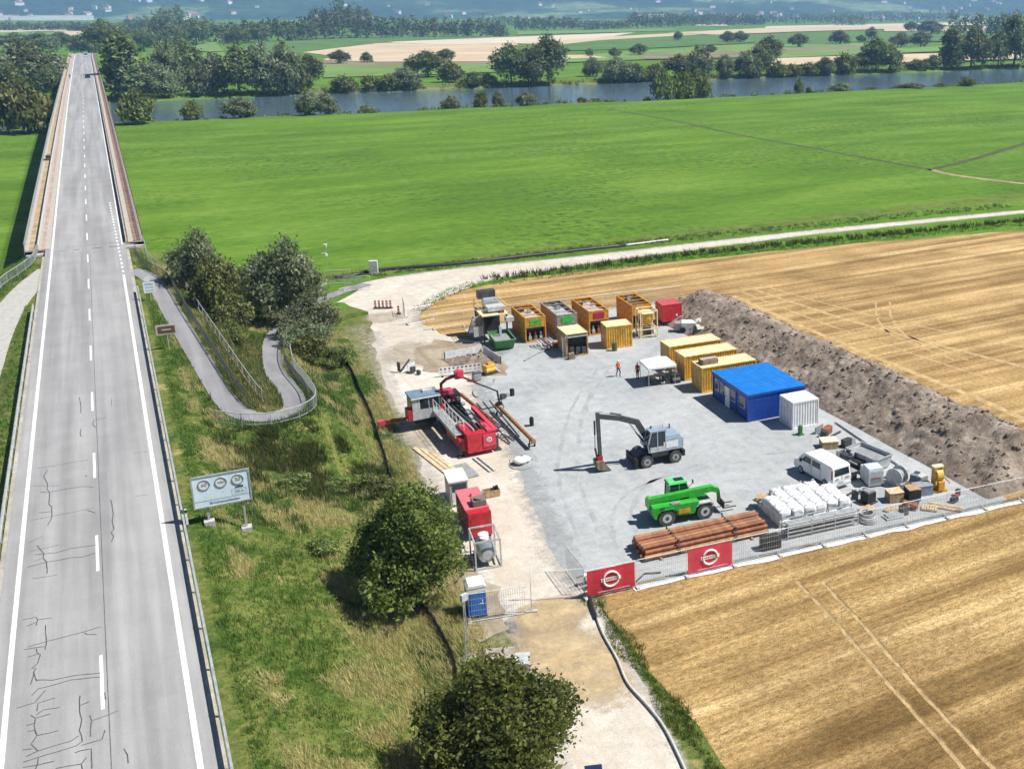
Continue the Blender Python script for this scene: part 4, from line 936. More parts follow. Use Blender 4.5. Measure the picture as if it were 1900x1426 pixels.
# ------------------------------------------------------------------ guard rails, handrails
def guard_rail(q, t0, t1, label):
    o = thing('guard_rail', label, 'guard rail', (q, t0, float(zroad(t0))))
    tt = np.arange(t0, t1 + .1, 3.); P = sweep([(q - .04, .43), (q + .04, .43), (q + .08, .52), (q + .02, .585), (q + .08, .65), (q + .04, .74), (q - .04, .74)], tt)
    b = P.build('beam', M_galv, o); b.location = -o.location
    pm = MB().box((0, 0, .28), (.09, .12, .95)).mesh('guard_post', M_galv2)
    for t in np.arange(t0 + 1, t1, 4.): shared('post', pm, o, (0, t - t0, float(zroad(t)) - float(zroad(t0))))
    return o
guard_rail(1.14, 36, 132, 'steel guard rail between the road and the sign board bank')
guard_rail(-8.72, 36, 131, 'steel guard rail on the verge left of the road')
def handrail(label, P, h=1.05, m=None, sp=2.0, inf=True, name='handrail'):
    m = m or M_galv2; P = smoothline(P, 6)
    o = thing(name, label, 'railing', tuple(P[0])); o0 = P[0]
    Q = [tuple(p - o0) for p in P]
    up = lambda k: [(a, b, c + h * k) for a, b, c in Q]
    MB().tube(up(1.), .04, 6).build('top_rail', m, o); MB().tube(up(.12), .025, 5).build('bottom_rail', m, o)
    pm = MB().box((0, 0, h / 2), (.06, .06, h + .2)).mesh('rail_post', m)
    acc = 0.; last = Q[0]; mb = MB(); bacc = 0
    for a in Q:
        acc += math.dist(a[:2], last[:2]); 
        if acc >= sp or a is Q[0]: shared('post', pm, o, a); acc = 0.
        if inf:
            n = max(1, int(math.dist(a, last) / .16))
            for k in range(n):
                p = [last[i] + (a[i] - last[i]) * k / n for i in range(3)]
                mb.box((p[0], p[1], p[2] + h * .55), (.016, .016, h * .86))
        last = a
    if inf: mb.build('baluster_grid', m, o)['kind'] = 'stuff'
    return o
RA = [p for p in RAMP if p[1] > 92 and p[0] < 7.5][::3]
M_dkrail = mat('dark_painted_rail', (.09, .09, .09), .6, .1, .2)
handrail('dark handrail along the right edge of the upper ramp leg', [(1.75, 156, 6.45), (1.8, 149, 6.35), (2.6, 143.5, 6.2)] + [(p[0] + 1.3, p[1], p[2]) for p in RA[2:]], m=M_dkrail)
handrail('pale outer handrail on the slope below the upper ramp leg', [(2.9, 158, 6.2), (3.0, 150, 6.0), (4.0, 144, 5.8)] + [(p[0] + 2.6, p[1], p[2] - .3) for p in RA[2:]], m=M_galv2, inf=False)
RC = [(4.8, 88.8, 4.75), (6.9, 87.2, 4.6), (9.0, 86.8, 4.5), (11.2, 87.6, 4.45), (12.7, 90.2, 4.3), (13.0, 95, 4.05), (13.0, 104, 3.25), (13.8, 112, 2.5)]
handrail('pale curved handrail round the outside of the ramp bend', RC)
handrail('dark inner handrail along the lower ramp leg', [(12.2, 90.5, 4.3), (12.5, 95, 4.05), (12.45, 104, 3.25), (13.3, 113, 2.4), (15.2, 122.5, 1.55)], m=M_dkrail)
handrail('white handrail bending away from the bridge on the left', [(-9.2, 159, 6.6), (-9.5, 153, 6.5), (-10.6, 148, 6.4), (-12.3, 142, 6.2), (-13.2, 132, 5.9), (-13.8, 120, 5.4)], m=M_galv)
tufts('railing_weeds', 'weeds growing between the two handrails of the upper ramp leg', [(p[0] + 1.95 + random.uniform(-.5, .5), p[1] + random.uniform(-2, 2), hz(p[0] + 2.4, p[1])) for p in RA[2:] for _ in range(110)], .34, .2, 8, M_herb, 66, .025, .7)

# ------------------------------------------------------------------ signs
def text(parent, s, size, loc, rot, m, name='lettering'):
    cu = bpy.data.curves.new('txt', 'FONT'); cu.body = s; cu.size = size; cu.align_x = 'CENTER'; cu.align_y = 'CENTER'; cu.extrude = .004
    t = bpy.data.objects.new('txt', cu); C.objects.link(t); dg = bpy.context.evaluated_depsgraph_get()
    me = bpy.data.meshes.new_from_object(t.evaluated_get(dg)); bpy.data.objects.remove(t)
    me.materials.clear(); me.materials.append(m)
    o = shared(name, me, parent, loc, rot); return o
M_signw = mat('pale_blue_sign_face', (.74, .84, .94), .45, var=.04); M_ink = mat('dark_sign_ink', (.05, .06, .08), .6); M_inkg = mat('grey_sign_ink', (.20, .23, .27), .6)
bx, by = 3.55, 69.6; bz = hz(bx, by)
sg = thing('sign_board', 'large pale blue traffic sign board on two posts beside the road', 'traffic sign', (bx, by, bz), R(-3))
MB().box((0, 0, 2.75), (3.3, .06, 2.05)).build('panel', M_signw, sg)
fr = MB()
for c, d in (((0, -.02, 3.80), (3.42, .1, .09)), ((0, -.02, 1.70), (3.42, .1, .09)), ((-1.67, -.02, 2.75), (.09, .1, 2.02)), ((1.67, -.02, 2.75), (.09, .1, 2.02))): fr.box(c, d)
fr.build('frame', M_galv, sg)
MB().box((0, -.034, 2.12), (3.2, .006, .03)).build('dividing_line', M_inkg, sg)
for x in (-.95, 1.15):
    zg = hz(bx + x, by) - bz
    MB().box((x, .1, (1.75 + zg) / 2), (.13, .1, 1.75 - zg)).build('post', M_galv2, sg)
    MB().box((x, .05, zg + .08), (.62, .62, .5)).build('footing', M_conc, sg)
for x, s in ((-.98, '60'), (0, '4,0m'), (.98, '50')):
    MB().cyl((x, -.032, 3.22), (x, -.038, 3.22), .36, 24).build('disc', M_white, sg)
    MB().ring((x, -.045, 3.22), .33, .035, 'y', 24, 5).build('ring', M_inkg, sg)
    text(sg, s, .34 if len(s) < 3 else .22, (x, -.046, 3.22), (R(90), 0, 0), M_inkg)
tk = MB(); tk.box((1.08, -.036, 2.72), (.34, .008, .13)); tk.box((.84, -.036, 2.69), (.12, .008, .09)); tk.build('lorry_symbol', M_ink, sg)
b4 = MB()
for c, d in (((.98, -.036, 2.58), (.84, .006, .015)), ((.98, -.036, 2.22), (.84, .006, .015)), ((.56, -.036, 2.4), (.015, .006, .36)), ((1.4, -.036, 2.4), (.015, .006, .36))): b4.box(c, d)
b4.build('plate_outline', M_inkg, sg); text(sg, '150 m', .22, (.98, -.04, 2.4), (R(90), 0, 0), M_inkg)
text(sg, 'Brückenschäden', .27, (.1, -.04, 1.92), (R(90), 0, 0), M_inkg)

x, y = 2.75, 108.6; z = hz(x, y)
bs = thing('brown_sign', 'brown tourist sign with a pale border on one post beside the ramp', 'traffic sign', (x, y, z), R(-5))
MB().cyl((0, 0, -.2), (0, 0, 1.75), .04, 8).build('post', M_galv2, bs); MB().box((0, -.05, 2.2), (1.75, .05, .95)).build('panel', mat('pale_sign_border', (.55, .50, .44), .5), bs)
MB().box((0, -.08, 2.2), (1.45, .03, .68)).build('brown_field', mat('brown_sign_face', (.13, .06, .045), .5, var=.2), bs); MB().box((0, -.10, 2.2), (.8, .02, .1)).build('symbol', mat('pale_sign_border', (.5, .5, .5)), bs)
x, y = 2.2, 128.0; z = hz(x, y)
ws = thing('notice_sign', 'small white notice sign at the top of the cycle ramp', 'traffic sign', (x, y, z), R(-5))
MB().cyl((0, 0, -.2), (0, 0, 2.6), .04, 8).build('post', M_galv2, ws); MB().box((0, -.05, 1.7), (1.15, .04, 1.25)).build('panel', M_white, ws); MB().cyl((-.1, -.05, 2.62), (-.1, -.09, 2.62), .3, 16).build('disc', M_white, ws)
bl = MB()
for k in range(3): bl.box((0, -.075, 2.05 - .35 * k), (.8, .008, .10 if k else .2))
bl.build('printed_lines', mat('pale_blue_ink', (.35, .5, .65)), ws)
for (x, y, lb) in ((1.35, 69.9, 'white delineator post with a black band on the guard rail near the sign board'), (-8.95, 73.0, 'white delineator post with a black band on the left guard rail')):
    d_ = thing('delineator_post', lb, 'delineator', (x, y, float(zroad(y)) - .05)); MB().box((0, 0, .55), (.13, .1, 1.1)).build('post', M_white, d_); MB().box((0, 0, .92), (.14, .11, .2)).build('band', M_black, d_)

# ------------------------------------------------------------------ site fencing
FM = {}
def fence_meshes():
    fr = MB(); r = .028
    fr.tube([(0.03, 0, .1), (3.42, 0, .1), (3.42, 0, 2.0), (.03, 0, 2.0)], r, 6, True)
    FM['frame'] = fr.mesh('fence_frame', mat('bright_galvanised', (.78, .78, .77), .4, .2, .1))
    w = MB()
    for i in range(1, 24): w.box((.03 + 3.39 * i / 24, 0, 1.05), (.013, .013, 1.9))
    for z in (.45, .8, 1.2, 1.6): w.box((1.72, 0, z), (3.39, .014, .014))
    FM['wire'] = w.mesh('fence_wire', M_galv2)
    FM['foot'] = MB().box((0, 0, .07), (.24, .72, .14), taper=(.9, .95)).mesh('fence_foot', M_conc)
fence_meshes()
def fence_panel(p, ang, label, group, foot=True, wire=True, lean=0., name='fence_panel'):
    o = thing(name, label, 'fence', p, ang, group)
    if lean: o.rotation_euler.x = lean
    shared('frame', FM['frame'], o); 
    if wire: shared('wire_mesh', FM['wire'], o)
    if foot: shared('foot', FM['foot'], o, (0, 0, 0))
    return o
FA = -.113
ORD = ['first', 'second', 'third', 'fourth', 'fifth', 'sixth', 'seventh', 'eighth', 'ninth', 'tenth', 'eleventh', 'twelfth', 'thirteenth', 'fourteenth']
fdir = np.array([math.cos(FA), math.sin(FA)]); F0 = np.array([22.95, 56.75])
front_panels = []
for i in range(14):
    p = F0 + fdir * 3.5 * i
    zz = .04 if i < 10 else .02
    if i == 0: lb, gp = 'corner fence panel carrying the darker red banner at the yard gate', None
    elif i == 2: lb, gp = 'fence panel carrying the brighter red banner in front of the drill pipes', None
    else: lb, gp = 'bare wire front fence panel, ' + ORD[i] + ' from the gate corner', 'front fence panels'
    front_panels.append(fence_panel((p[0], p[1], zz), FA, lb, gp))
M_ban = mat('red_banner_cloth', (.60, .035, .06), .6, var=.12, scale=1.5); M_ban2 = mat('bright_red_banner_cloth', (.66, .06, .10), .6, var=.10, scale=1.5)
def banner(i, m, lb):
    p = F0 + fdir * 3.5 * i; o = thing('banner', lb, 'banner', (p[0], p[1], .04), FA)
    mb = MB(); n = 14
    for k in range(n):
        x0, x1 = .1 + 3.25 * k / n, .1 + 3.25 * (k + 1) / n; y0, y1 = -.045 + .012 * math.sin(k * 1.3), -.045 + .012 * math.sin((k + 1) * 1.3)
        mb.add([(x0, y0, .16), (x1, y1, .16), (x1, y1, 1.94), (x0, y0, 1.94)], [(0, 1, 2, 3)])
    mb.build('cloth', m, o)
    MB().ring((1.72, -.07, 1.1), .52, .075, 'y', 28, 6).build('logo_ring', M_white, o)
    MB().box((1.72, -.075, 1.1), (1.36, .02, .26)).build('logo_bar', M_white, o); [MB().box((1.2 + .13 * k_, -.088, 1.1), (.05 if k_ % 3 else .07, .008, .13)).build('lettering', m, o) for k_ in range(9)]
    MB().box((1.9, -.065, .3), (2.2, .01, .06)).build('footer_line', mat('pale_pink_print', (.8, .45, .5)), o)
banner(0, M_ban, 'dark red banner with a white ring logo at the corner of the fence'); banner(2, M_ban2, 'brighter red banner with a white ring logo in front of the drill pipes')
# pale liner showing along the fence foot
P = [(F0[0] + fdir[0] * s + .0, F0[1] + fdir[1] * s - .12 + .18 * mnoise.noise(Vector((s * .5, 0, 0))), .055 + .02 * abs(mnoise.noise(Vector((s * 1.3, 2, 0))))) for s in np.arange(3.2, 50, .5)]
ln = ribbon('ground_liner', P, [.28 + .55 * max(0, mnoise.noise(Vector((s * .35, 7, 0)))) + .15 for s in np.arange(3.2, 50, .5)], mat('white_fleece', (.78, .78, .77), .8, var=.06), .0); del ln['kind']; tag(ln, 'white geotextile fleece sticking out along the foot of the front fence', 'fleece')
for i in range(9):
    fence_panel((31.0 + 3.5 * i, 121.0 - .35 * i, .015), R(-5.7), 'rear fence panel behind the mud tanks, ' + ORD[i] + ' from the screening tower', 'rear fence panels')
for (u, v, a, lb, gp) in [(604, 528, -20, 'fence panel closing the ramp end beside the large willow thicket', None), (640, 540, -24, 'fence panel between the ramp end and the striped barrier boards', None), (752, 590, 80, 'fence panel turned along the yard corner by the striped barriers', None), (757, 603, 10, 'low fence panel in the weeds at the yard corner', None)]:
    x, y, _z = S(u, v, 0); fence_panel((x, y, .03), R(a), lb, gp)
x, y, _z = S(1083, 1108, 0)
fence_panel((x + .1, y + .05, .045), R(158), 'open gate frame swung inwards over the pale track', None, foot=True, wire=False)
fence_panel((x + .15, y + .15, .045), R(88), 'gate panel folded back against the corner of the front fence', None)
x, y, _z = S(987, 1136, 0)
fp = thing('gate_post', 'loose steel gate post stuck in a concrete foot on the pale track', 'post', (x, y, .03)); shared('foot', FM['foot'], fp, (0, 0, 0), (0, 0, 1.2)); MB().cyl((0, 0, .05), (0, 0, 2.1), .024, 8).build('tube', M_galv, fp)
x, y, _z = S(872, 1155, 0); fence_panel((x, y, hz(x, y)), R(-14), 'fence panel between the portable toilet and the loose gate post', None, True)

# black silt fence at the foot of the bank
def siltfence(pix, label, h=.55, name='silt_fence'):
    P = smoothline([(S(u, v, 0)[0], S(u, v, 0)[1], 0) for u, v in pix], 8); mb = MB(); o = thing(name, label, 'silt fence', tuple(P[0])); z0 = P[0]
    for i, (a, b) in enumerate(zip(P[:-1], P[1:])):
        a = a - z0; b = b - z0; za, zb = hz(*(a + z0)[:2]), hz(*(b + z0)[:2]); k = .05 * math.sin(i * 1.7)
        d = np.array([-(b - a)[1], (b - a)[0]]); d = d / max(np.hypot(*d), 1e-6) * .03
        vs = []
        for (p, zz) in ((a, za), (b, zb)):
            for sx in (-1, 1): vs += [(p[0] + d[0] * sx, p[1] + d[1] * sx, zz - .05), (p[0] + d[0] * sx, p[1] + d[1] * sx, zz + h + k)]
        mb.add(vs, [(0, 4, 5, 1), (2, 3, 7, 6), (1, 5, 7, 3), (0, 2, 6, 4)])
    mb.build('sheet', M_black, o)
    pm = MB().box((0, 0, .35), (.05, .05, .8)).mesh('silt_stake', M_dark)
    for p in P[::6]: shared('stake', pm, o, tuple(np.array([p[0] - z0[0], p[1] - z0[1], hz(p[0], p[1])])))
siltfence([(630, 655), (652, 690), (672, 735), (690, 775), (705, 820), (716, 855), (726, 893)], 'black silt fence at the foot of the bank above the red drill rig')
siltfence([(780, 1125), (800, 1150), (815, 1175), (832, 1205), (845, 1240), (850, 1275)], 'black silt fence running from the round tree past the lush grass')
# pipelines
def hose(name, label, pts, r, m, cat='hose', z=None):
    P = smoothline(pts, 8); o = MB().tube([tuple(p) for p in P], r, 8).build(name, m, smooth=True); return tag(o, label, cat)
M_whose = mat('white_hose', (.72, .71, .68), .6, var=.1, dirt=.2); M_bpipe = mat('black_pipe', (.02, .022, .028), .45)
hose('pipeline', 'long black pipeline lying along the far side of the pale track', [(x, y, hz(x, y) + .16) for x, y, _z in (S(u, v, 0) for u, v in ((622, 517), (660, 512), (700, 503), (850, 491), (1000, 474), (1160, 457)))], .28, M_bpipe, 'pipe')
hose('pipeline', 'pale end of the pipeline beyond the black pipe', [(x, y, .2) for x, y, _z in (S(u, v, 0) for u, v in ((1161, 457), (1200, 452), (1240, 447)))], .15, M_whose, 'pipe')
hose('white_hose', 'thick white hose winding along the track beside the stubble field', [(*S(u, v, 0)[:2], .14) for u, v in ((1108, 1150), (1120, 1180), (1145, 1225), (1165, 1270), (1200, 1310), (1228, 1345), (1250, 1385), (1275, 1440), (1290, 1480))], .075, MATS.get('grey_white_hose') or mat('grey_white_hose', (.55, .54, .52), .6, var=.1, dirt=.3))
hose('black_hose', 'black hose joining the corner of the fence to the white hose', [(*S(u, v, 0)[:2], .15) for u, v in ((1094, 1108), (1098, 1128), (1107, 1150))], .13, M_bpipe)
# cabinet and weather mast beside the track
x, y, _z = S(694, 507, 0)
cb = thing('switch_cabinet', 'tall white switch cabinet beside the pipeline', 'cabinet', (x, y, 0), R(-20)); MB().box((0, 0, .95), (1.2, .5, 1.9)).build('housing', M_white, cb); MB().box((0, 0, .06), (1.3, .6, .12)).build('plinth', M_conc, cb); MB().box((0, -.26, 1.0), (1.05, .02, 1.6)).build('door', M_lgrey, cb); MB().box((.4, -.28, 1.0), (.05, .03, .16)).build('handle', M_dark, cb)
x, y, _z = S(607, 492, 0)
ms = thing('weather_mast', 'thin white mast with measuring heads behind the willow thicket', 'mast', (x, y, hz(x, y))); MB().cyl((0, 0, 0), (0, 0, 2.9), .05, 8).build('pole', M_galv, ms); MB().cyl((0, 0, 2.7), (0, 0, 3.2), .16, 10, .3).build('gauge', M_white, ms); MB().box((-.3, 0, 1.9), (.7, .1, .12)).build('arm', M_lgrey, ms); MB().box((.05, -.1, 1.6), (.3, .25, .4)).build('box', M_white, ms)
x, y, _z = S(868, 1222, 0)
lm = thing('light_mast', 'tall steel mast with a pale lamp head in front of the portable toilet', 'mast', (x, y, hz(x, y)), R(20))
for dx in (-.12, .12): MB().cyl((dx, 0, 0), (dx * .3, 0, 3.9), .03, 6).build('leg', M_galv, lm)
for k in range(8): MB().beam((-.12 + .01 * k, 0, .4 + .42 * k), (.12 - .01 * k, 0, .6 + .42 * k), .02).build('brace', M_galv, lm)
MB().box((.05, 0, 4.05), (.42, .2, .42)).build('lamp_head', M_lgrey, lm); MB().box((.05, .02, .05), (.9, .6, .12)).build('base', M_conc, lm)
# ------------------------------------------------------------------ containers
def corrugated(x0, x1, z0, z1, y, depth=.05, pitch=.28, sgn=1, axis='x'):
    """wall with trapezoid ribs between x0 and x1, rib depth to the outside"""
    mb = MB(); pts = []; x = x0; k = 0
    while x < x1 - 1e-6:
        for f, d in ((0., 0), (.34, 0), (.5, 1), (.84, 1)):
            xx = min(x1, x + pitch * f); pts.append((xx, y + sgn * depth * d))
        x += pitch
    pts.append((x1, y)); vs = []
    for a, b in pts:
        vs += [(a, b, z0), (a, b, z1)] if axis == 'x' else [(b, a, z0), (b, a, z1)]
    mb.add(vs, [(2 * i, 2 * i + 2, 2 * i + 3, 2 * i + 1) for i in range(len(pts) - 1)]); return mb
def container(name, label, loc, rz, L_, W, H, m, mroof=None, group=None, door_end=-1, flat=False, mdoor=None, cat='container', open_top=False, skip_end=None):
    o = thing(name, label, cat, loc, rz, group); mroof = mroof or m; mdoor = mdoor or m
    x, y = L_ / 2, W / 2; fr = MB(); b = .12
    for sx in (-1, 1):
        for sy in (-1, 1): fr.box((sx * (x - b / 2), sy * (y - b / 2), H / 2), (b, b, H))
    for zz in (.08, H - .06):
        for sy in (-1, 1): fr.box((0, sy * (y - b / 2), zz), (L_ - 2 * b, b, .13))
        for sx in (-1, 1): fr.box((sx * (x - b / 2), 0, zz), (b, W - 2 * b, .13))
    fr.build('frame', m, o)
    for sy in (-1, 1):
        if flat: MB().box((0, sy * (y - .05), H / 2), (L_ - 2 * b, .05, H - .26)).build('side_wall', m, o)
        else: corrugated(-x + b, x - b, .14, H - .12, sy * (y - .09), .05, .28, sy).build('side_wall', m, o)
    MB().box((0, 0, .1), (L_ - 2 * b, W - 2 * b, .06)).build('floor', M_dark, o)
    if not open_top:
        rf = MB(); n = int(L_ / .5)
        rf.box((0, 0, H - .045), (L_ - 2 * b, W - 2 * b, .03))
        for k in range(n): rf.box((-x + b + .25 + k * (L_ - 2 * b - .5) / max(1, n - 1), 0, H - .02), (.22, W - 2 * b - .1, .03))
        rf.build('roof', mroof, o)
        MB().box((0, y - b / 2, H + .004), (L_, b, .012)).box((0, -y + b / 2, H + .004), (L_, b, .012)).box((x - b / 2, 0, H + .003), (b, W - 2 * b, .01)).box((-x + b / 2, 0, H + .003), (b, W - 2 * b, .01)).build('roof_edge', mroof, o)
    for sx in (-1, 1):
        if sx == skip_end: continue
        if sx == door_end:
            for sy in (-1, 1):
                d = MB(); d.box((sx * (x - .05), sy * (W / 4 - .04), H / 2), (.05, W / 2 - b - .03, H - .3)); dd = d.build('door', mdoor, o)
                hb = MB()
                for k in (.3, .75): hb.cyl((sx * (x + .0), sy * k * (W / 2 - b), .2), (sx * (x + .0), sy * k * (W / 2 - b), H - .2), .018, 6)
                hb.build('locking_bar', M_galv2, dd)
        else: corrugated(-y + b, y - b, .14, H - .12, sx * (x - .09), .05, .28, sx, 'y').build('end_wall', m, o)
    return o
CR = R(-3.7)
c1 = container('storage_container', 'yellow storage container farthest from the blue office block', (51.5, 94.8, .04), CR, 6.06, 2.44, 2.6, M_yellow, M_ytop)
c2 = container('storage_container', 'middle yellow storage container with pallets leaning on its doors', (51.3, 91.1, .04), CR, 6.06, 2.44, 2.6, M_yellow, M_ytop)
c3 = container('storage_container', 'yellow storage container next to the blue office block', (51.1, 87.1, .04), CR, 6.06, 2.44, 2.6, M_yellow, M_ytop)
x3, y3 = 49.4, 87.3
rk = thing('roof_box', 'weathered wooden tool box lying on the roof of a yellow container', 'box', (x3, y3, 2.67), CR); MB().box((0, 0, .22), (1.7, 1.1, .44)).build('body', mat('weathered_boards', (.20, .16, .13), .8, var=.3), rk); MB().box((0, 0, .46), (1.78, .3, .04)).build('lid_board', M_woodpale, rk)
# blue office block of three units
ob = thing('office_block', 'deep blue site office of three joined cabins with a light blue roof', 'site office', (47.85, 77.25, .04), CR)
for k in range(3):
    y0 = 2.44 * k
    MB().box((3.03, y0 + 1.22, 1.33), (5.94, 2.42, 2.5)).build('cabin_wall', M_blue, ob)
for sx, sy in ((0.06, .06), (6.0, .06), (.06, 7.26), (6.0, 7.26), (.06, 2.44), (.06, 4.88)):
    MB().box((sx, sy, 1.33), (.13, .13, 2.56)).build('corner_post', M_blue, ob)
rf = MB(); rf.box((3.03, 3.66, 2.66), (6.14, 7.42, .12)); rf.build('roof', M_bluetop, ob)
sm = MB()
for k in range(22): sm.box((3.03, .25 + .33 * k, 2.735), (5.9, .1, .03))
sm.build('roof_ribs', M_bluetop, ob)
MB().box((3.03, -.02, 2.5), (6.2, .06, .22)).box((-.03, 3.66, 2.5), (.06, 7.4, .22)).build('eaves_rail', M_blue, ob)
for y0 in (1.2, 3.0, 5.2, 6.4):
    w = MB().box((.035, y0, 1.6), (.05, .95 if y0 < 6 else .85, 1.05 if y0 < 6 else 1.1)).build('window', M_white, ob); MB().box((.0, y0, 1.6), (.04, .82 if y0 < 6 else .7, .92)).build('pane', M_glassb, w)
d_ = MB().box((.035, 4.2, 1.1), (.05, .9, 2.0)).build('door', M_white, ob); MB().box((-.01, 4.5, 1.1), (.04, .05, .14)).build('handle', M_dark, d_)
container('white_container', 'small white corrugated container at the corner of the blue office', (51.85, 74.75, .04), CR, 2.75, 2.44, 2.6, M_white, M_white)
# pallets leaning on the yellow container
pm = MB()
for k in range(6): pm.box((-.5 + .2 * k, 0, .0), (.13, .8, .02))
for k in (-.35, 0, .35): pm.box((0, k, -.07), (1.16, .09, .1))
for k in range(3): pm.box((-.5 + .5 * k, 0, -.135), (.13, .8, .02))
PALLET = pm.mesh('pallet_boards', M_woodpale)
def pallet(x, y, z, label, rot=(0, 0, 0), group=None):
    o = shared('pallet', PALLET, None, (x, y, z), rot); return tag(o, label, 'pallet', group)
for i, (x, y, z) in enumerate([(47.75, 93.6, .72), (47.8, 92.5, .72), (47.65, 92.5, 1.5), (47.65, 91.0, .72), (47.55, 91.0, 1.55)]):
    pallet(x, y, z, 'timber pallet leaning upright against the ends of the yellow containers', (R(90), R(0), R(90 - 8)), 'pallets leaning on the yellow containers')
# yellow cube container, half container with dark open front
container('cube_container', 'short yellow ribbed container with lettering beside the yellow silo', (47.3, 104.7, .04), R(-8), 3.0, 2.4, 2.6, M_yellow, M_ytop)
cb = bpy.data.objects['cube_container']
for k, w in enumerate((.9, .7)): MB().box((.2, -1.245, 2.0 - .25 * k), (w, .02, .12 if k == 0 else .07)).build('lettering', mat('brown_print', (.33, .2, .04)), cb)
tag(MB().cyl((0, 0, 0), (0, 0, .9), .3, 12).cyl((0, 0, .9), (0, 0, .96), .31, 12).cyl((0, 0, .45), (0, 0, .5), .315, 12).build('drum', mat('olive_drum', (.09, .11, .04), .5), loc=(46.2, 102.9, .04)), 'olive green oil drum standing in front of the yellow cube container', 'drum')
dc = container('pump_container', 'yellow topped container with a dark open front and a ladder', (42.05, 104.9, .04), R(86), 3.4, 2.45, 2.6, mat('ochre_paint', (.48, .29, .09), .5, var=.15, dirt=.3), M_ytop, None, 1, skip_end=-1)
MB().box((-1.2, 0, 1.3), (.05, 2.2, 2.3)).build('inner_wall', M_black, dc)
for k in range(3): MB().box((-1.45, -.75 + .7 * k, .55 + .1 * k), (.4, .5, .8)).build('pump', M_dark, dc)
MB().box((-1.75, 0, 2.3), (.5, 2.4, .06)).build('awning', M_grey, dc)
ld = MB()
for s in (-.2, .2): ld.beam((-1.9, 1.55 + s, 0), (-1.75, 1.55 + s, 2.5), .05)
for k in range(8): ld.box((-1.89 + .02 * k, 1.55, .25 + .28 * k), (.04, .4, .03))
ld.build('ladder', M_galv, dc)

# ------------------------------------------------------------------ open mud tanks
def mud_tank(label, x, y, L_, W, H, m, sign, msg, rz=R(90 - 3.7), inner=None, front=True):
    # long axis runs away from the camera: local +x points back, -x end is the front
    o = container('mud_tank', label, (x, y, .04), rz, L_, W, H, m, None, None, 0, open_top=True, cat='tank', skip_end=-1)
    inner = inner or M_lgrey
    dk = MB(); dk.box((.1 * L_, -.1, H - .45), (L_ * .55, W * .62, .08)); dk.build('deck_plate', inner, o)
    dk2 = MB(); dk2.box((-L_ * .36, 0, H - .3), (L_ * .16, W - .3, .08)); dk2.build('deck_plate', inner, o)
    MB().box((0, 0, H * .5), (L_ - .4, W - .4, .1)).build('tank_floor', M_dark, o)
    for k in (-.28, -.02, .26): MB().box((L_ * k, 0, H - .06), (.1, W - .25, .1)).build('cross_bar', m, o)
    g_ = random.Random(int(x * 10))
    for k in range(4): MB().box((L_ * (.1 + .09 * k), W * g_.uniform(-.28, .28), H - .2), (.35, .4, g_.uniform(.25, .5))).build('agitator', M_dark if k % 2 else M_grey, o)
    xf = -L_ / 2
    MB().box((xf + .05, 0, H - .62), (.06, W - .26, .98)).build('front_panel', m, o)
    sg_ = MB().box((xf + .0, 0, H - .62), (.05, W * .55, .72)).build('sign_plate', sign, o)
    if msg:
        for k in range(5): MB().box((xf - .03, .25 - .12 * k, H - .6 + .03 * (k % 2)), (.012, .07, .12)).build('lettering', M_ink, sg_)
    MB().box((xf + .08, 0, H - 1.16), (.14, W - .2, .12)).build('front_rail', m, o)
    MB().box((xf + .9, 0, .8), (.08, W - .3, 1.4)).build('bulkhead', M_black, o)
    if front:
        for k in range(3):
            pp = MB(); yy = -.7 + .65 * k; pp.cyl((xf + .4, yy, .15), (xf + .4, yy, 1.1), .12, 10); pp.box((xf + .4, yy, .4), (.4, .35, .4)); pp.build('pump', (M_lgrey, M_rust, M_galv2)[k], o)
    return o
M_sg = mat('green_sign', (.10, .42, .06), .5); M_sg2 = mat('vivid_green_sign', (.03, .48, .06), .5); M_sr = mat('crimson_sign', (.42, .02, .06), .5)
M_tank = mat('orange_yellow_paint', (.66, .30, .03), .5, var=.2, dirt=.3, dirtcol=(.3, .14, .04))
mud_tank('yellow open mud tank with a green sign next to the green skip', 40.0, 113.2, 5.6, 2.45, 2.95, M_tank, M_sg, 'amk')
mud_tank('grey rimmed open mud tank with a vivid green sign', 43.6, 112.8, 6.3, 2.45, 2.95, mat('grey_brown_paint', (.36, .29, .24), .5, var=.25, dirt=.4, dirtcol=(.30, .17, .08)), M_sg2, '')
mud_tank('yellow open mud tank with a crimson sign', 47.4, 112.4, 6.2, 2.45, 2.95, M_tank, M_sr, '')
mud_tank('yellow mixing tank full of pipes behind the yellow silo', 52.8, 111.6, 5.2, 2.5, 2.95, M_tank, M_yellow, '', inner=M_dark)
# loose pipework in front of the tanks
pw = thing('pump_manifold', 'tangle of pale pump pipes in front of the first mud tank', 'pump', (39.9, 108.2, .04))
for k in range(5):
    a = [(-.8 + .4 * k, .9, .7), (-.8 + .4 * k, .2, .8), (-.6 + .45 * k, -.4, .45), (-.5 + .5 * k, -1.2, .2)]
    MB().tube([tuple(p) for p in smoothline(a, 4)], .09, 8).build('pipe', (M_lgrey, M_galv, M_rust, M_lgrey, M_galv2)[k], pw)
MB().box((.4, .2, .35), (.9, .6, .6)).build('pump_body', M_lgrey, pw); MB().box((1.1, -.9, .3), (.6, .8, .5)).build('valve_block', M_rust, pw)
hose('suction_hose', 'grey suction hose lying across the yard from the mud tanks', [(36.2, 104.4, .14), (37.4, 105.4, .14), (39.2, 106.6, .14), (40.6, 106.4, .14), (41.0, 104.6, .14)], .09, M_grey)
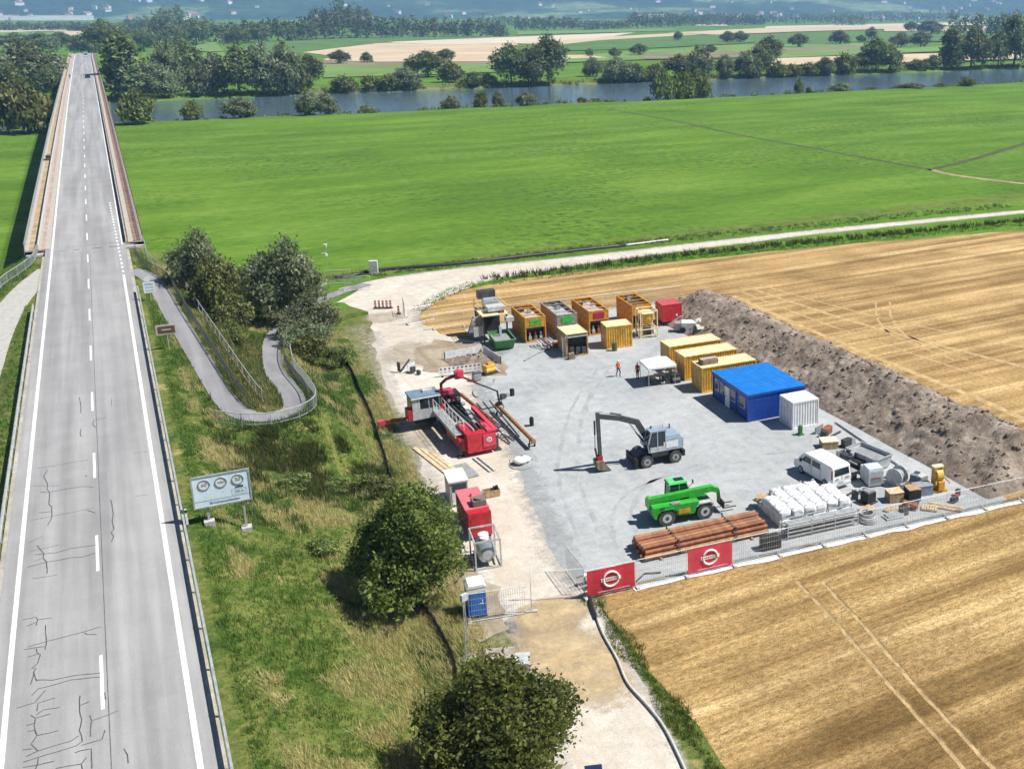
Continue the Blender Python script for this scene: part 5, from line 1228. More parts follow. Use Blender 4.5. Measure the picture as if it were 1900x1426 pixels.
tag(MB().box((0, 0, .25), (.7, .5, .5)).cyl((-.3, 0, .5), (.3, 0, .55), .22, 10).cyl((.3, 0, .3), (.75, 0, .3), .1, 8).build('pump', mat('muddy_iron', (.22, .16, .11), .7, var=.3), loc=(40.9, 102.6, .04)), 'small muddy pump lying before the dark fronted container', 'pump')

# silo with its frame
sl = thing('silo', 'yellow conical silo standing in a square steel frame', 'silo', (51.9, 106.3, .04), R(-10))
for sx in (-1, 1):
    for sy in (-1, 1): MB().box((sx * 1.0, sy * 1.0, 1.6), (.12, .12, 3.2)).build('leg', M_ytop, sl)
for zz in (.25, 1.0, 3.15):
    for s in (-1, 1): MB().box((0, s * 1.0, zz), (1.9, .1, .1)).build('ring_beam', M_ytop, sl); MB().box((s * 1.0, 0, zz), (.1, 1.9, .1)).build('ring_beam', M_ytop, sl)
MB().cyl((0, 0, 1.3), (0, 0, 2.1), .25, 20, .92).cyl((0, 0, 2.1), (0, 0, 2.75), .92, 20).build('hopper', M_yellow, sl); MB().cyl((0, 0, 2.75), (0, 0, 2.85), .97, 20).build('lid', M_ytop, sl)
MB().box((.1, -.1, .55), (1.1, 1.0, .7)).build('mixer', M_dark, sl); MB().cyl((.4, -.9, .3), (.4, -.5, 1.2), .1, 8).build('pipe', M_lgrey, sl)
for s in (-.25, .25): MB().beam((-1.05 + s, -1.05, .1), (-1.05 + s, -1.05, 4.1), .04).build('ladder_rail', M_ytop, sl)
rc = container('generator_container', 'dark red generator container with a white mark beside the silo', (56.5, 109.6, .55), R(-6), 2.5, 2.4, 2.1, M_red, mat('pinkish_red_roof', (.62, .10, .12), .45), flat=True, cat='generator')
MB().box((0, 0, -.25), (2.3, 2.2, .5)).build('chassis', M_black, rc); MB().box((.6, -1.19, .7), (.22, .02, .28)).build('white_mark', M_white, rc)
for sx in (-.7, .7): MB().cyl((sx, -1.0, -.25), (sx, -1.2, -.25), .28, 14).build('wheel', M_black, rc)
tag(MB().sphere((0, 0, .5), (.9, .8, .55), 12, 8).box((0, 0, .2), (1.4, 1.2, .4)).build('covered_pump', M_white, loc=(57.2, 112.2, .04)), 'white sheeted machine behind the red generator container', 'machine')
# white pump trailer and green skip at the foot of the soil bank
pt = thing('pump_trailer', 'white wheeled pump trailer parked against the soil bank', 'trailer', (57.0, 105.2, .04), R(-28))
MB().box((0, 0, .75), (1.9, 1.5, .9)).build('engine_cover', M_white, pt); MB().sphere((1.2, 0, .95), (.75, .7, .6), 12, 8).build('tank', M_white, pt); MB().box((-1.3, 0, .7), (.9, 1.2, .8)).build('control_box', M_grey, pt)
for sx in (-.8, .8):
    for sy in (-.75, .75): MB().cyl((sx, sy, .35), (sx, sy * 1.25, .35), .35, 16).build('wheel', M_black, pt)
MB().box((.2, 0, .35), (3.6, .9, .12)).build('chassis', M_dark, pt)
gs = thing('green_skip', 'green skip covered with a beige sheet at the end of the soil bank', 'skip', (58.6, 102.9, .05), R(-18))
MB().prism([(-.75, .9), (.75, .9), (.55, .1), (-.55, .1)], -1.8, 1.6, 'x').build('body', M_green, gs); MB().prism([(-.8, .9), (.8, .9), (.5, 1.15), (-.5, 1.1)], -1.75, .9, 'x').build('cover_sheet', mat('beige_sheet', (.55, .50, .41), .85, var=.1), gs); MB().box((1.65, 0, .55), (.1, 1.1, .8)).build('tailgate', M_green, gs)

# ------------------------------------------------------------------ screening tower with green skip
st = thing('screening_tower', 'tall dark steel screening tower with grey shakers on its platform', 'machine', (36.0, 114.6, .04), R(-4))
for sx in (-1.35, 1.35):
    for sy in (-1.8, 1.8): MB().box((sx, sy, 1.6), (.16, .16, 3.2)).build('leg', M_dark, st)
MB().box((0, 0, 3.2), (3.0, 4.0, .14)).build('platform', M_ytop, st)
MB().box((0, 1.5, 1.5), (2.5, .1, 2.8)).build('rear_panel', M_black, st); MB().box((-1.3, .2, 1.6), (.1, 3.2, 2.7)).build('side_panel', M_dark, st)
MB().box((.3, -.7, 3.75), (1.9, 1.5, .5)).build('shaker', M_lgrey, st); MB().box((.2, .9, 4.1), (1.7, 1.2, .9)).build('shaker', M_galv, st); MB().box((-.1, 1.5, 4.9), (2.0, 1.0, .9)).build('hopper', M_dark, st)
MB().box((.9, -1.6, 3.4), (.5, .3, .35)).build('motor', M_rust, st)
for sx in (-1.45, 1.45): MB().box((sx, 0, 4.25), (.05, 3.9, .05)).box((sx, 0, 3.8), (.04, 3.9, .04)).build('guard_bar', M_ytop, st)
for sx in (-1.45, 1.45):
    for sy in (-1.9, 0, 1.9): MB().box((sx, sy, 3.75), (.05, .05, 1.1)).build('guard_post', M_ytop, st)
stp = MB()
for k in range(11): stp.box((-2.0 - .0, 1.9 - .30 * k, .28 + .27 * k), (.7, .28, .05))
for s in (-.36, .36): stp.beam((-2.0 + s, 2.1, .1), (-2.0 + s, -1.25, 3.2), .06, .16)
stp.build('stair', M_galv2, st)
MB().box((-1.9, -1.6, 1.4), (1.1, .06, 1.2)).build('white_panel', M_lgrey, st); MB().box((1.6, -2.0, 2.6), (.9, .8, .5)).build('chute', M_lgrey, st)
sk = thing('green_skip', 'dark green open skip below the screening tower', 'skip', (35.9, 110.9, .05), R(-6))
sp = MB(); A_ = [(-1.15, -2.1, 1.25), (1.15, -2.1, 1.25), (1.15, 1.9, 1.25), (-1.15, 1.9, 1.25)]; B_ = [(-.95, -1.5, .05), (.95, -1.5, .05), (.95, 1.4, .05), (-.95, 1.4, .05)]
sp.add(A_ + B_, [(0, 1, 5, 4), (1, 2, 6, 5), (2, 3, 7, 6), (3, 0, 4, 7), (4, 5, 6, 7)]); sp.build('shell', mat('skip_green', (.04, .22, .035), .5, var=.2, dirt=.35), sk)
rm = MB()
for a, b in zip(A_, A_[1:] + A_[:1]): rm.beam(a, b, .09)
rm.build('rim', mat('skip_rim', (.16, .28, .15), .5), sk); MB().box((0, 0, .8), (1.9, 3.0, .3)).build('spoil', M_grey, sk); MB().box((.1, .9, 1.4), (.25, .3, 1.3)).build('discharge_pipe', M_lgrey, sk)
# trench boards and barriers near the launch pit
def board_barrier(label, p0, p1, h, m, n=1, name='board_barrier'):
    x, y, _z = S(*p0, 0); x1, y1, _z = S(*p1, 0); L_ = math.hypot(x1 - x, y1 - y); o = thing(name, label, 'barrier', (x, y, .05), math.atan2(y1 - y, x1 - x))
    k = max(1, int(L_ / 2.2))
    for i in range(k): MB().box((L_ * (i + .5) / k, .04 * (i % 2), h / 2 + .06), (L_ / k - .03, .05, h)).build('board', m, o)
    for i in range(k + 1): MB().box((L_ * i / k, .09, h / 2), (.08, .1, h + .12)).build('post', M_dark, o)
M_board = mat('pale_formwork_board', (.66, .68, .70), .6, var=.1)
board_barrier('row of pale formwork boards beside the dug earth heap', (826, 668), (895, 654), .8, M_board); board_barrier('pale board barrier slanting down to the yellow pump', (897, 655), (928, 676), .8, M_board)
def perforated(label, p0, p1):
    x, y, _z = S(*p0, 0); x1, y1, _z = S(*p1, 0); L_ = math.hypot(x1 - x, y1 - y); o = thing('plastic_barrier', label, 'barrier', (x, y, .03), math.atan2(y1 - y, x1 - x))
    MB().box((L_ / 2, 0, .55), (L_, .06, .8)).build('panel', M_white, o)
    n = int(L_ / .42)
    for i in range(n):
        for z in (.82, .5): MB().box((L_ * (i + .5) / n, -.034, z), (.2, .012, .16)).build('slot', M_black if z > .6 else M_lgrey, o)
    for i in range(3): MB().box((L_ * (.08 + .42 * i), 0, .08), (.1, .6, .12)).build('foot', M_black, o)
perforated('white slotted plastic barrier behind the crane of the drill rig', (815, 700), (893, 690))
def striped_board(u, v, label, group):
    x, y, _z = S(u, v, 0); o = thing('barrier_board', label, 'barrier', (x, y, .03), R(-20), group)
    MB().box((0, 0, .08), (.5, .35, .12)).build('foot', M_black, o); MB().box((0, 0, .62), (.26, .05, 1.0)).build('board', M_white, o)
    for k in range(3): MB().box((0, -.03, .3 + .32 * k), (.27, .015, .15)).build('red_stripe', mat('signal_red', (.55, .05, .03), .5), o)
for i_, u in enumerate((697, 704, 711, 718, 725)): striped_board(u, 573 - (u - 697) * .02, 'red and white barrier board across the pale track, ' + ORD[i_] + ' from the willow thicket', 'barrier boards across the track')
striped_board(740, 583, 'single red and white barrier board beside the yard corner', None)
sc_ = thing('steel_screens', 'bent steel sheets and a rake lying on the pale ground behind the rig', 'scrap', (*S(764, 690, 0)[:2], .05), .4)
MB().box((0, 0, .5), (.9, .05, .9)).build('sheet', M_board, sc_); MB().beam((-.8, .6, .3), (.7, 1.2, .9), .14).build('beam', M_dark, sc_); MB().box((-.9, .9, .6), (.12, .4, 1.0)).build('bracket', M_dark, sc_); MB().box((-.2, -.5, .4), (.5, .3, .6)).build('valve', M_dark, sc_); MB().box((-.1, -1.3, .25), (.2, .5, .4)).build('bracket', M_dark, sc_)
x, y, _z = S(908, 694, 0); yp = thing('yellow_pump', 'yellow engine driven pump between the slotted barrier and the yard', 'pump', (x, y, .05), .3)
MB().box((0, 0, .65), (1.1, .8, .7)).build('engine_cover', M_yellow, yp); MB().cyl((-.6, -.2, .5), (.6, -.2, .5), .28, 12).build('pump_casing', M_yellow, yp); MB().box((.1, .1, 1.1), (.4, .35, .25)).build('filter', M_tank, yp); MB().box((0, 0, .15), (1.5, .9, .14)).build('skid', M_dark, yp); MB().cyl((.6, -.2, .5), (1.0, -.5, .1), .09, 8).build('outlet', M_lgrey, yp)
hose('water_hose', 'grey hose loop lying below the yellow pump', [(*S(u, v, 0)[:2], .1) for u, v in ((900, 700), (890, 712), (878, 728), (886, 738), (900, 725), (915, 712), (918, 704))], .06, M_grey)
cp = thing('compressor', 'grey skid compressor beside the slotted barrier', 'machine', (*S(885, 706, 0)[:2], .05), .2); MB().box((0, 0, .4), (.8, .6, .6)).build('housing', M_grey, cp); MB().cyl((-.4, 0, .8), (.4, 0, .8), .18, 10).build('cylinder', M_dark, cp)
# ------------------------------------------------------------------ drill rig
M_rigred = mat('rig_red', (.50, .02, .035), .4, var=.2, dirt=.45, dirtcol=(.22, .04, .03)); M_rigtop = mat('rig_light_red', (.62, .06, .10), .45, var=.1)
rg = thing('drill_rig', 'long red horizontal drill rig with a grey railed walkway and white cabin', 'drill rig', (24.4, 88, .05))
def rp(x, y, z=0): return (x - 24.4, y - 88, z)
for q in (23.3, 25.4):
    tr = MB(); n = 12; pr = []
    for k in range(n): pass
    tr.prism([(-2.7, .35), (-2.3, .0), (2.3, .0), (2.7, .35), (2.3, .75), (-2.3, .75)], q - 24.4 - .25, q - 24.4 + .25, 'x'); t_ = tr.build('crawler_track', M_black, rg)
    for k in range(5): MB().cyl((q - 24.4 - .27, -2.0 + k * 1.0, .37), (q - 24.4 + .27, -2.0 + k * 1.0, .37), .26, 12).build('roller', M_dark, t_)
MB().box(rp(24.4, 88.4, 1.05), (2.1, 9.8, .55)).build('base_frame', M_rigred, rg)
tl = MB(); tl.prism([(82.4 - 88, .35), (85.6 - 88, .6), (86.6 - 88, 1.4), (85.4 - 88, 2.0), (82.4 - 88, 2.0)], -1.2, 1.25, 'x'); tl.build('tail_block', M_rigred, rg)
MB().box(rp(25.1, 82.36, 1.25), (1.1, .06, 1.1)).build('tail_plate', M_rigtop, rg)
MB().cyl(rp(25.05, 82.33, 1.3), rp(25.05, 82.30, 1.3), .24, 20).build('logo_disc', M_white, rg); MB().ring(rp(25.05, 82.29, 1.3), .13, .03, 'y', 16, 5).build('logo_ring', M_rigred, rg)
MB().prism([(23.2 - 24.4, .35), (23.2 - 24.4, 1.55), (22.7 - 24.4, 1.45), (22.75 - 24.4, .5)], 83 - 88, 87.2 - 88, 'y').build('side_skirt', M_rigred, rg)
MB().box(rp(25.62, 85.6, 2.0), (.32, 6.0, .35)).build('side_beam', M_rigtop, rg); MB().box(rp(25.4, 83.4, 2.06), (.9, 2.0, .14)).build('rear_deck', M_rigtop, rg)
for q, zz in ((24.0, 1.95), (24.35, 2.0), (24.75, 2.0), (25.1, 1.95)): MB().beam(rp(q, 93.6, zz - .45), rp(q, 83.2, zz + .12), .14, .2).build('mast_rail', (M_galv, M_dark, M_lgrey, M_dark)[int(q * 10) % 4], rg)
MB().box(rp(24.5, 88.6, 1.55), (1.9, 9.4, .2)).build('mast_tray', M_dark, rg)
cg = MB(); cg.box(rp(24.5, 91.4, 2.3), (1.3, 1.5, 1.1)); c_ = cg.build('carriage', M_black, rg)
for k in range(3): MB().cyl(rp(24.0 + .45 * k, 91.9, 2.3), rp(24.0 + .45 * k, 90.4, 2.4), .16, 10).build('drive_motor', (M_grey, M_rigred, M_galv)[k], c_)
MB().box(rp(24.4, 93.4, 1.7), (1.5, 1.2, 1.3)).build('vice', M_dark, rg)
MB().cyl(rp(24.4, 94, 1.2), rp(24.2, 96.2, .5), .09, 10).build('drill_string', M_rust, rg)
for k in range(5): MB().box(rp(25.0 - .12 * k, 89.5 - 1.2 * k, 2.25), (.25, .7, .12)).build('hose_guard', (M_galv, M_white, M_grey, M_galv, M_grey)[k], rg)
# walkway with railing
MB().box(rp(22.95, 87.6, 1.72), (.85, 8.0, .07)).build('walkway', M_galv, rg); MB().box(rp(22.55, 87.6, 1.6), (.08, 8.0, .3)).build('walkway_edge', M_lgrey, rg)
pm_ = MB().box((0, 0, .55), (.05, .05, 1.1)).mesh('rig_rail_post', mat('bright_galvanised', (.66, .67, .67), .4, .2, .1))
for k in range(8):
    for q in (22.56, 23.34): shared('railing_post', pm_, rg, rp(q, 83.7 + 1.12 * k, 1.75))
for q in (22.56, 23.34):
    for zz in (2.3, 2.83): MB().tube([rp(q, 83.7, zz), rp(q, 91.6, zz)], .025, 6).build('railing_bar', MATS['bright_galvanised'], rg)
MB().box(rp(22.95, 83.7, 2.83), (.8, .05, .05)).build('railing_bar', MATS['bright_galvanised'], rg)
stp = MB()
for k in range(6): stp.box(rp(22.4 - .22 * k, 91.9, 1.5 - .26 * k), (.24, .7, .04))
stp.build('steps', M_lgrey, rg)
# cabin
cbn = MB(); cbn.box(rp(21.95, 91.4, 1.55), (2.5, 1.9, .95)); cbn.build('cabin_base', M_lgrey, rg)
for q in (20.75, 23.15):
    for t in (90.5, 92.3): MB().box(rp(q, t, 2.55), (.1, .1, 1.15)).build('cabin_pillar', M_lgrey, rg)
MB().box(rp(21.1, 90.47, 2.5), (.6, .06, 1.0)).build('cabin_panel', M_lgrey, rg)
MB().box(rp(22.25, 90.48, 2.52), (1.7, .04, 1.05)).build('cabin_window', M_glass, rg); MB().box(rp(22.2, 90.45, 2.52), (.06, .04, 1.05)).build('window_bar', M_lgrey, rg)
MB().box(rp(21.95, 92.32, 2.52), (2.3, .04, 1.05)).build('cabin_window', M_glass, rg); MB().box(rp(20.72, 91.4, 2.52), (.04, 1.7, 1.05)).build('cabin_window', M_glass, rg); MB().box(rp(23.18, 91.4, 2.52), (.04, 1.7, 1.05)).build('cabin_window', M_glass, rg)
MB().box(rp(21.95, 91.4, 3.18), (2.7, 2.1, .14)).build('cabin_roof', mat('slate_blue_paint', (.16, .23, .31), .5), rg); MB().box(rp(21.95, 90.33, 3.12), (2.7, .05, .1)).build('roof_trim', M_white, rg); MB().box(rp(22.4, 91.6, 3.32), (.9, .5, .2)).build('roof_vent', M_lgrey, rg)
MB().box(rp(20.45, 91.0, 1.6), (.35, 1.2, .95)).build('side_tank', M_rigred, rg); MB().box(rp(21.9, 91.3, .8), (1.8, 1.4, .55)).build('cabin_bracket', M_black, rg)
MB().box(rp(23.35, 90.9, 3.0), (.35, .5, .5)).build('lamp_box', M_rigred, rg); MB().box(rp(23.4, 90.5, 2.0), (.4, .4, .5)).build('valve_box', M_rigred, rg)
MB().beam(rp(20.4, 91.8, .85), rp(18.4, 92.6, .7), .28).build('anchor_beam', M_rust, rg); MB().box(rp(18.35, 92.6, .62), (.6, .5, .4)).build('anchor_shoe', M_rigtop, rg)
# loader crane on the rig
cr = MB(); cr.cyl(rp(24.0, 91.2, 1.6), rp(24.0, 91.2, 3.0), .22, 12); c0 = cr.build('crane_column', M_rigred, rg)
MB().box(rp(24.1, 91.0, 3.05), (.9, .6, .4)).build('crane_turntable', M_rigtop, c0)
MB().tube([rp(*p) for p in ((23.6, 91.2, 3.0), (23.55, 91.0, 3.9), (23.9, 90.4, 4.5), (24.6, 89.9, 4.85))], .15, 8).build('crane_boom', mat('dark_red_paint', (.22, .015, .015), .45), rg)
kb = MB(); kb.box(rp(24.9, 89.8, 4.95), (.75, .45, .75)); kb.cyl(rp(24.9, 89.4, 5.1), rp(24.9, 90.2, 5.1), .26, 12); kb.build('crane_knuckle', M_rigtop, rg)
MB().beam(rp(25.1, 89.8, 4.7), rp(26.6, 89.8, 3.75), .16).build('crane_arm', mat('dark_red_paint', (.22, .015, .015), .45), rg); MB().beam(rp(26.5, 89.8, 3.8), rp(28.35, 89.8, 2.7), .13).build('crane_arm', M_dark, rg)
MB().beam(rp(28.35, 89.8, 2.75), rp(28.5, 89.8, 1.6), .14).build('crane_link', M_black, rg)
gp = MB(); gp.box(rp(28.5, 89.8, 1.45), (.5, .3, .3))
for s in (-1, 1): gp.tube([rp(28.5 + .25 * s, 89.8, 1.4), rp(28.5 + .42 * s, 89.8, 1.05), rp(28.5 + .2 * s, 89.8, .72)], .05, 6)
gp.build('grapple', M_black, rg)
MB().beam(rp(24.5, 90.0, 4.6), rp(25.9, 89.9, 4.35), .07).build('crane_cylinder', M_galv, rg)
for q, t in ((25.9, 82.9), (25.9, 87), (22.7, 82.9)): MB().box(rp(q, t, .55), (.2, .2, 1.1)).build('support_leg', M_dark, rg); MB().box(rp(q, t, .05), (.6, .6, .08)).build('support_pad', M_dark, rg)
# pipes around the rig
def pipe_thing(name, label, a, b, r, m, n=14, group=None):
    a = Vector(a); b = Vector(b); L_ = (b - a).length; o = thing(name, label, 'pipe', tuple(a), 0, group)
    mb = MB(); d = b - a; mb.cyl((0, 0, 0), tuple(d), r, n, cap=False); mb.cyl((0, 0, 0), tuple(d), r * .8, n, cap=False); mb.build('tube', m, o, smooth=True)
    cp = MB(); u = d / L_; cp.cyl(tuple(-u * .02), tuple(u * .25), r * 1.1, n); cp.build('coupling', m, o); MB().cyl(tuple(d - u * .25), tuple(d + u * .02), r * 1.1, n).build('coupling', m, o)
    return o
M_pipe = mat('rusty_pipe', (.27, .095, .042), .65, .05, .28, scale=3, dirt=.45, dirtcol=(.13, .05, .03)); M_pipe2 = mat('ochre_rust_pipe', (.34, .17, .07), .65, .05, .25, scale=3, dirt=.35, dirtcol=(.20, .09, .04))
pipe_thing('drill_pipe', 'single rusty drill pipe on stands in the open yard beside the rig', (28.75, 91.4, .82), (28.6, 81.2, .82), .19, M_pipe2)
for t in (90.6, 82): tag(MB().box((0, 0, .3), (.7, .12, .08)).box((-.25, 0, .15), (.08, .3, .3)).box((.25, 0, .15), (.08, .3, .3)).box((-.2, 0, .48), (.08, .1, .3)).box((.2, 0, .48), (.08, .1, .3)).build('pipe_stand', M_dark, loc=(28.7, t, .04)), 'steel stand under the far end of the single drill pipe' if t > 85 else 'steel stand under the near end of the single drill pipe', 'stand')
pipe_thing('drill_pipe', 'rusty drill pipe lying next to the rig mast, behind the crane', (26.5, 95.2, 1.0), (27.0, 88.0, .9), .17, M_pipe); pipe_thing('drill_pipe', 'short rusty drill pipe below the crane arm', (26.9, 93.2, .65), (27.3, 87.6, .6), .15, M_pipe)
fr_ = thing('pipe_ramp', 'thin dark pipe handling ramp slanting over the yard beside the rig', 'ramp', (27.4, 87, .04))
for k, (x0, x1) in enumerate(((-.5, -.2), (.1, .4), (.75, 1.0))): MB().beam((x0, 4.6, 1.2), (x1, -3.6 + .5 * k, .12), .09, .12).build('skid_beam', M_dark, fr_)
for k in range(4): MB().box((.15, 3.6 - 2.0 * k, .9 - .22 * k), (1.3, .09, .09)).build('cross_bar', M_dark, fr_)
for k in range(4): MB().box((-.3, 3.0 - 1.5 * k, .45 - .1 * k), (.5, .5, .5)).build('clamp', (M_grey, M_rust, M_dark, M_lgrey)[k], fr_)
for k, (x, y, w) in enumerate(((20.2, 85.5, .35), (20.7, 84.9, .3), (21.2, 84.2, .35))):
    tag(MB().box((0, 0, .05), (w, 6.6, .1)).build('sleeper', M_woodpale, loc=(x, y - 2, .04), rz=R(8)), ('outermost', 'middle', 'innermost')[k] + ' timber sleeper laid out beside the red drill rig', 'sleeper')
tag(MB().box((0, 0, .06), (1.7, 3.0, .05)).box((0, 0, .03), (1.6, .2, .06)).build('steel_plate', M_grey, loc=(21.9, 79.9, .04), rz=R(4)), 'grey steel plate on the ground in front of the rig tail', 'plate')
for k, x in enumerate((23.7, 24.1)): tag(MB().box((0, 0, .05), (.2, 3.4, .1)).build('sleeper', M_conc, loc=(x, 80.4, .05), rz=R(6)), ('left', 'right')[k] + ' pale sleeper sticking out below the rig tail', 'sleeper')

# ------------------------------------------------------------------ wheels shared by the vehicles
def wheel(parent, c, r, w, mr=None, axis='y', side=1):
    a = Vector(c); d = Vector((0, w / 2, 0)) if axis == 'y' else Vector((w / 2, 0, 0))
    mb = MB(); mb.cyl(a - d, a + d, r, 22, cap=True)
    n = 18
    for k in range(n):
        t = 2 * math.pi * k / n; p = Vector((math.cos(t) * r, 0, math.sin(t) * r)) if axis == 'y' else Vector((0, math.cos(t) * r, math.sin(t) * r))
        q = Vector((p.x * 1.03, p.y * 1.03, p.z * 1.03)); mb.beam(a + q - d * .98, a + q + d * .98, r * .16, r * .07, up=tuple(p.normalized()))
    o = mb.build('wheel', mat('dusty_tyre', (.075, .07, .065), .85, var=.3), parent)
    e = d * 1.06
    rm = MB(); rm.cyl(a - e, a + e, r * .58, 18); ro = rm.build('rim', mr or M_grey, o); MB().cyl(a - e * 1.04, a + e * 1.04, r * .25, 12).build('hub', M_dark, ro)
    return o
# ------------------------------------------------------------------ wheeled excavator
ex = thing('excavator', 'silver wheeled excavator with its dipper arm and bucket lowered', 'excavator', (36.75, 74.0, .04), R(180 - 5))
M_exc = mat('silver_blue_paint', (.36, .45, .55), .35, .2, .1, dirt=.1); M_excd = mat('machine_grey', (.075, .078, .08), .5, .1, .2, dirt=.3)
for x in (-1.3, 1.25):
    for y in (-1.0, 1.0): wheel(ex, (x, y, .52), .52, .5)
MB().box((0, 0, .8), (4.2, 1.3, .45)).build('chassis', M_excd, ex); MB().box((2.15, 0, .55), (.18, 2.4, .65)).build('dozer_blade', M_black, ex); MB().box((1.8, 0, .75), (.6, .8, .3)).build('blade_arm', M_black, ex)
for y in (-.75, .75): MB().box((0, y, .95), (1.5, .5, .4)).build('tool_box', M_excd, ex)
MB().box((-2.1, 0, .7), (.25, 2.2, .5)).build('stabiliser', M_black, ex)
MB().cyl((0, 0, 1.0), (0, 0, 1.25), .75, 20).build('slewing_ring', M_black, ex)
bd = MB(); bd.prism([(-1.95, 1.25), (.95, 1.25), (.95, 1.6), (-.2, 1.65), (-.35, 2.25), (-1.7, 2.35), (-2.0, 2.1)], -1.2, 1.2, 'y'); bd.build('upper_body', M_exc, ex)
MB().box((-1.15, 0, 2.36), (1.3, 2.1, .14)).build('engine_hood', M_exc, ex); MB().box((-2.0, 0, 1.7), (.12, 2.2, .7)).build('counterweight', M_excd, ex); MB().cyl((-1.5, -.6, 2.4), (-1.5, -.6, 2.8), .06, 8).build('exhaust', M_black, ex)
MB().box((-.9, 1.205, 1.75), (1.3, .03, .55)).build('body_stripe', M_white, ex)
# cab on the machine's left, facing the camera
cbx = MB(); cbx.prism([(-.45, 1.3), (1.05, 1.3), (1.15, 1.9), (.85, 3.05), (-.4, 3.05)], .25, 1.2, 'y'); cbx.build('cab', M_glass, ex)
for (a, b) in (((-.45, 1.3), (-.4, 3.05)), ((1.05, 1.3), (1.15, 1.9)), ((1.15, 1.9), (.85, 3.05)), ((.3, 1.3), (.3, 3.05))):
    for y in (.27, 1.2): MB().beam((a[0], y, a[1]), (b[0], y, b[1]), .09).build('cab_pillar', M_exc, ex)
MB().box((.22, .72, 3.1), (1.45, 1.05, .12)).build('cab_roof', M_exc, ex); MB().box((.25, 1.22, 1.5), (1.4, .05, .42)).build('cab_door', M_lgrey, ex)
MB().cyl((.6, .5, 3.15), (.6, .5, 3.35), .08, 8).build('beacon', M_dark, ex); MB().cyl((-.3, .9, 3.15), (-.3, .9, 3.6), .012, 5).build('aerial', M_black, ex)
MB().beam((1.0, 1.3, 1.4), (1.3, 1.5, 2.4), .03).build('mirror_arm', M_black, ex); MB().box((1.3, 1.5, 2.45), (.05, .2, .35)).build('mirror', M_black, ex)
for (nm, a, b, w, h) in (('boom', (.55, -.1, 1.7), (1.65, -.1, 3.75), .34, .5), ('boom', (1.55, -.1, 3.65), (3.0, -.1, 4.25), .32, .45), ('boom', (2.9, -.1, 4.2), (4.95, -.1, 4.75), .28, .36), ('dipper_arm', (5.0, -.1, 5.05), (4.9, -.1, 1.35), .26, .34)):
    MB().beam(a, b, w, h).build(nm, M_excd, ex)
for a, b in (((.9, -.4, 1.6), (2.3, -.4, 3.75)), ((.9, .2, 1.6), (2.3, .2, 3.75)), ((3.0, -.1, 4.55), (4.85, -.1, 5.15)), ((5.28, -.1, 4.4), (5.3, -.1, 2.0))):
    ma = tuple((Vector(a) + Vector(b)) / 2); MB().cyl(a, ma, .08, 8).build('ram', M_excd, ex); MB().cyl(ma, b, .045, 8).build('piston', M_galv, ex)
MB().beam((5.3, -.1, 2.0), (5.15, -.1, 1.15), .14).build('bucket_link', M_dark, ex)
MB().box((4.95, -.1, 1.1), (.45, .45, .4)).build('quick_hitch', M_rigred, ex)
bk = MB(); bk.prism([(5.35, .95), (4.75, .95), (4.45, .45), (4.3, .05), (4.75, .12), (5.3, .3)], -.65, .45, 'y'); bko = bk.build('bucket', mat('worn_bucket', (.22, .17, .13), .6, .2, .3), ex)
for k in range(5): MB().box((4.25, -.55 + .24 * k, .05), (.2, .09, .07)).build('tooth', M_dark, bko)

# ------------------------------------------------------------------ telehandler
th = thing('telehandler', 'bright green telehandler with its boom lowered, parked before the drill pipes', 'telehandler', (33.7, 63.9, .04), R(-8))
for x in (-1.45, 1.55):
    for y in (-.95, .95): wheel(th, (x, y, .62), .62, .46, M_lgrey)
MB().prism([(-2.4, .7), (-2.1, .45), (2.1, .5), (2.45, .8), (2.3, 1.15), (-2.4, 1.2)], -.6, .6, 'y').build('chassis', M_dgreen, th)
MB().prism([(-2.5, .85), (-2.3, .65), (-2.0, 1.3), (-.75, 1.3), (-.6, .7), (.7, .65), (.95, 1.3), (1.1, 1.55), (-.8, 1.6), (-2.5, 1.6)], -1.18, -.5, 'y').build('engine_side', M_green, th)
MB().box((-.1, -1.2, 1.0), (.9, .03, .35)).build('warning_panel', M_tank, th); MB().box((-.75, -1.0, 1.62), (.7, .3, .16)).build('air_grille', M_grey, th)
MB().prism([(-2.4, .8), (-.6, .7), (.8, .65), (1.0, 1.5), (-2.4, 1.45)], .55, 1.15, 'y').build('left_side', M_green, th)
for x in (-1.45, 1.55):
    for y in (-1.0, 1.0): MB().prism([(x - .72, 1.15), (x - .5, 1.38), (x + .5, 1.38), (x + .72, 1.15), (x + .6, 1.15), (x + .42, 1.3), (x - .42, 1.3), (x - .6, 1.15)], y - .22, y + .22, 'y').build('mudguard', M_green if x < 0 else M_lgrey, th)
bm_ = MB(); bm_.beam((-2.45, -.15, 1.75), (2.5, -.15, 1.95), .42, .46); bm_.build('boom', M_green, th); MB().box((-2.5, -.15, 1.6), (.2, .7, .9)).build('boom_pivot', M_green, th)
MB().beam((2.3, -.15, 1.95), (2.95, -.15, 1.7), .34, .38).build('boom_nose', M_green, th); MB().beam((2.95, -.15, 1.75), (3.1, -.15, .75), .2, .3).build('boom_head', M_dgreen, th)
MB().box((3.2, -.15, .65), (.12, 1.3, .55)).build('fork_carriage', M_black, th)
for y in (-.55, .25): MB().box((3.75, y, .3), (1.1, .12, .05)).build('fork', M_dark, th)
tc = MB(); tc.prism([(-.85, 1.1), (.75, 1.1), (.85, 1.75), (.55, 2.55), (-.75, 2.6)], .2, 1.12, 'y'); tc.build('cab', M_glass, th)
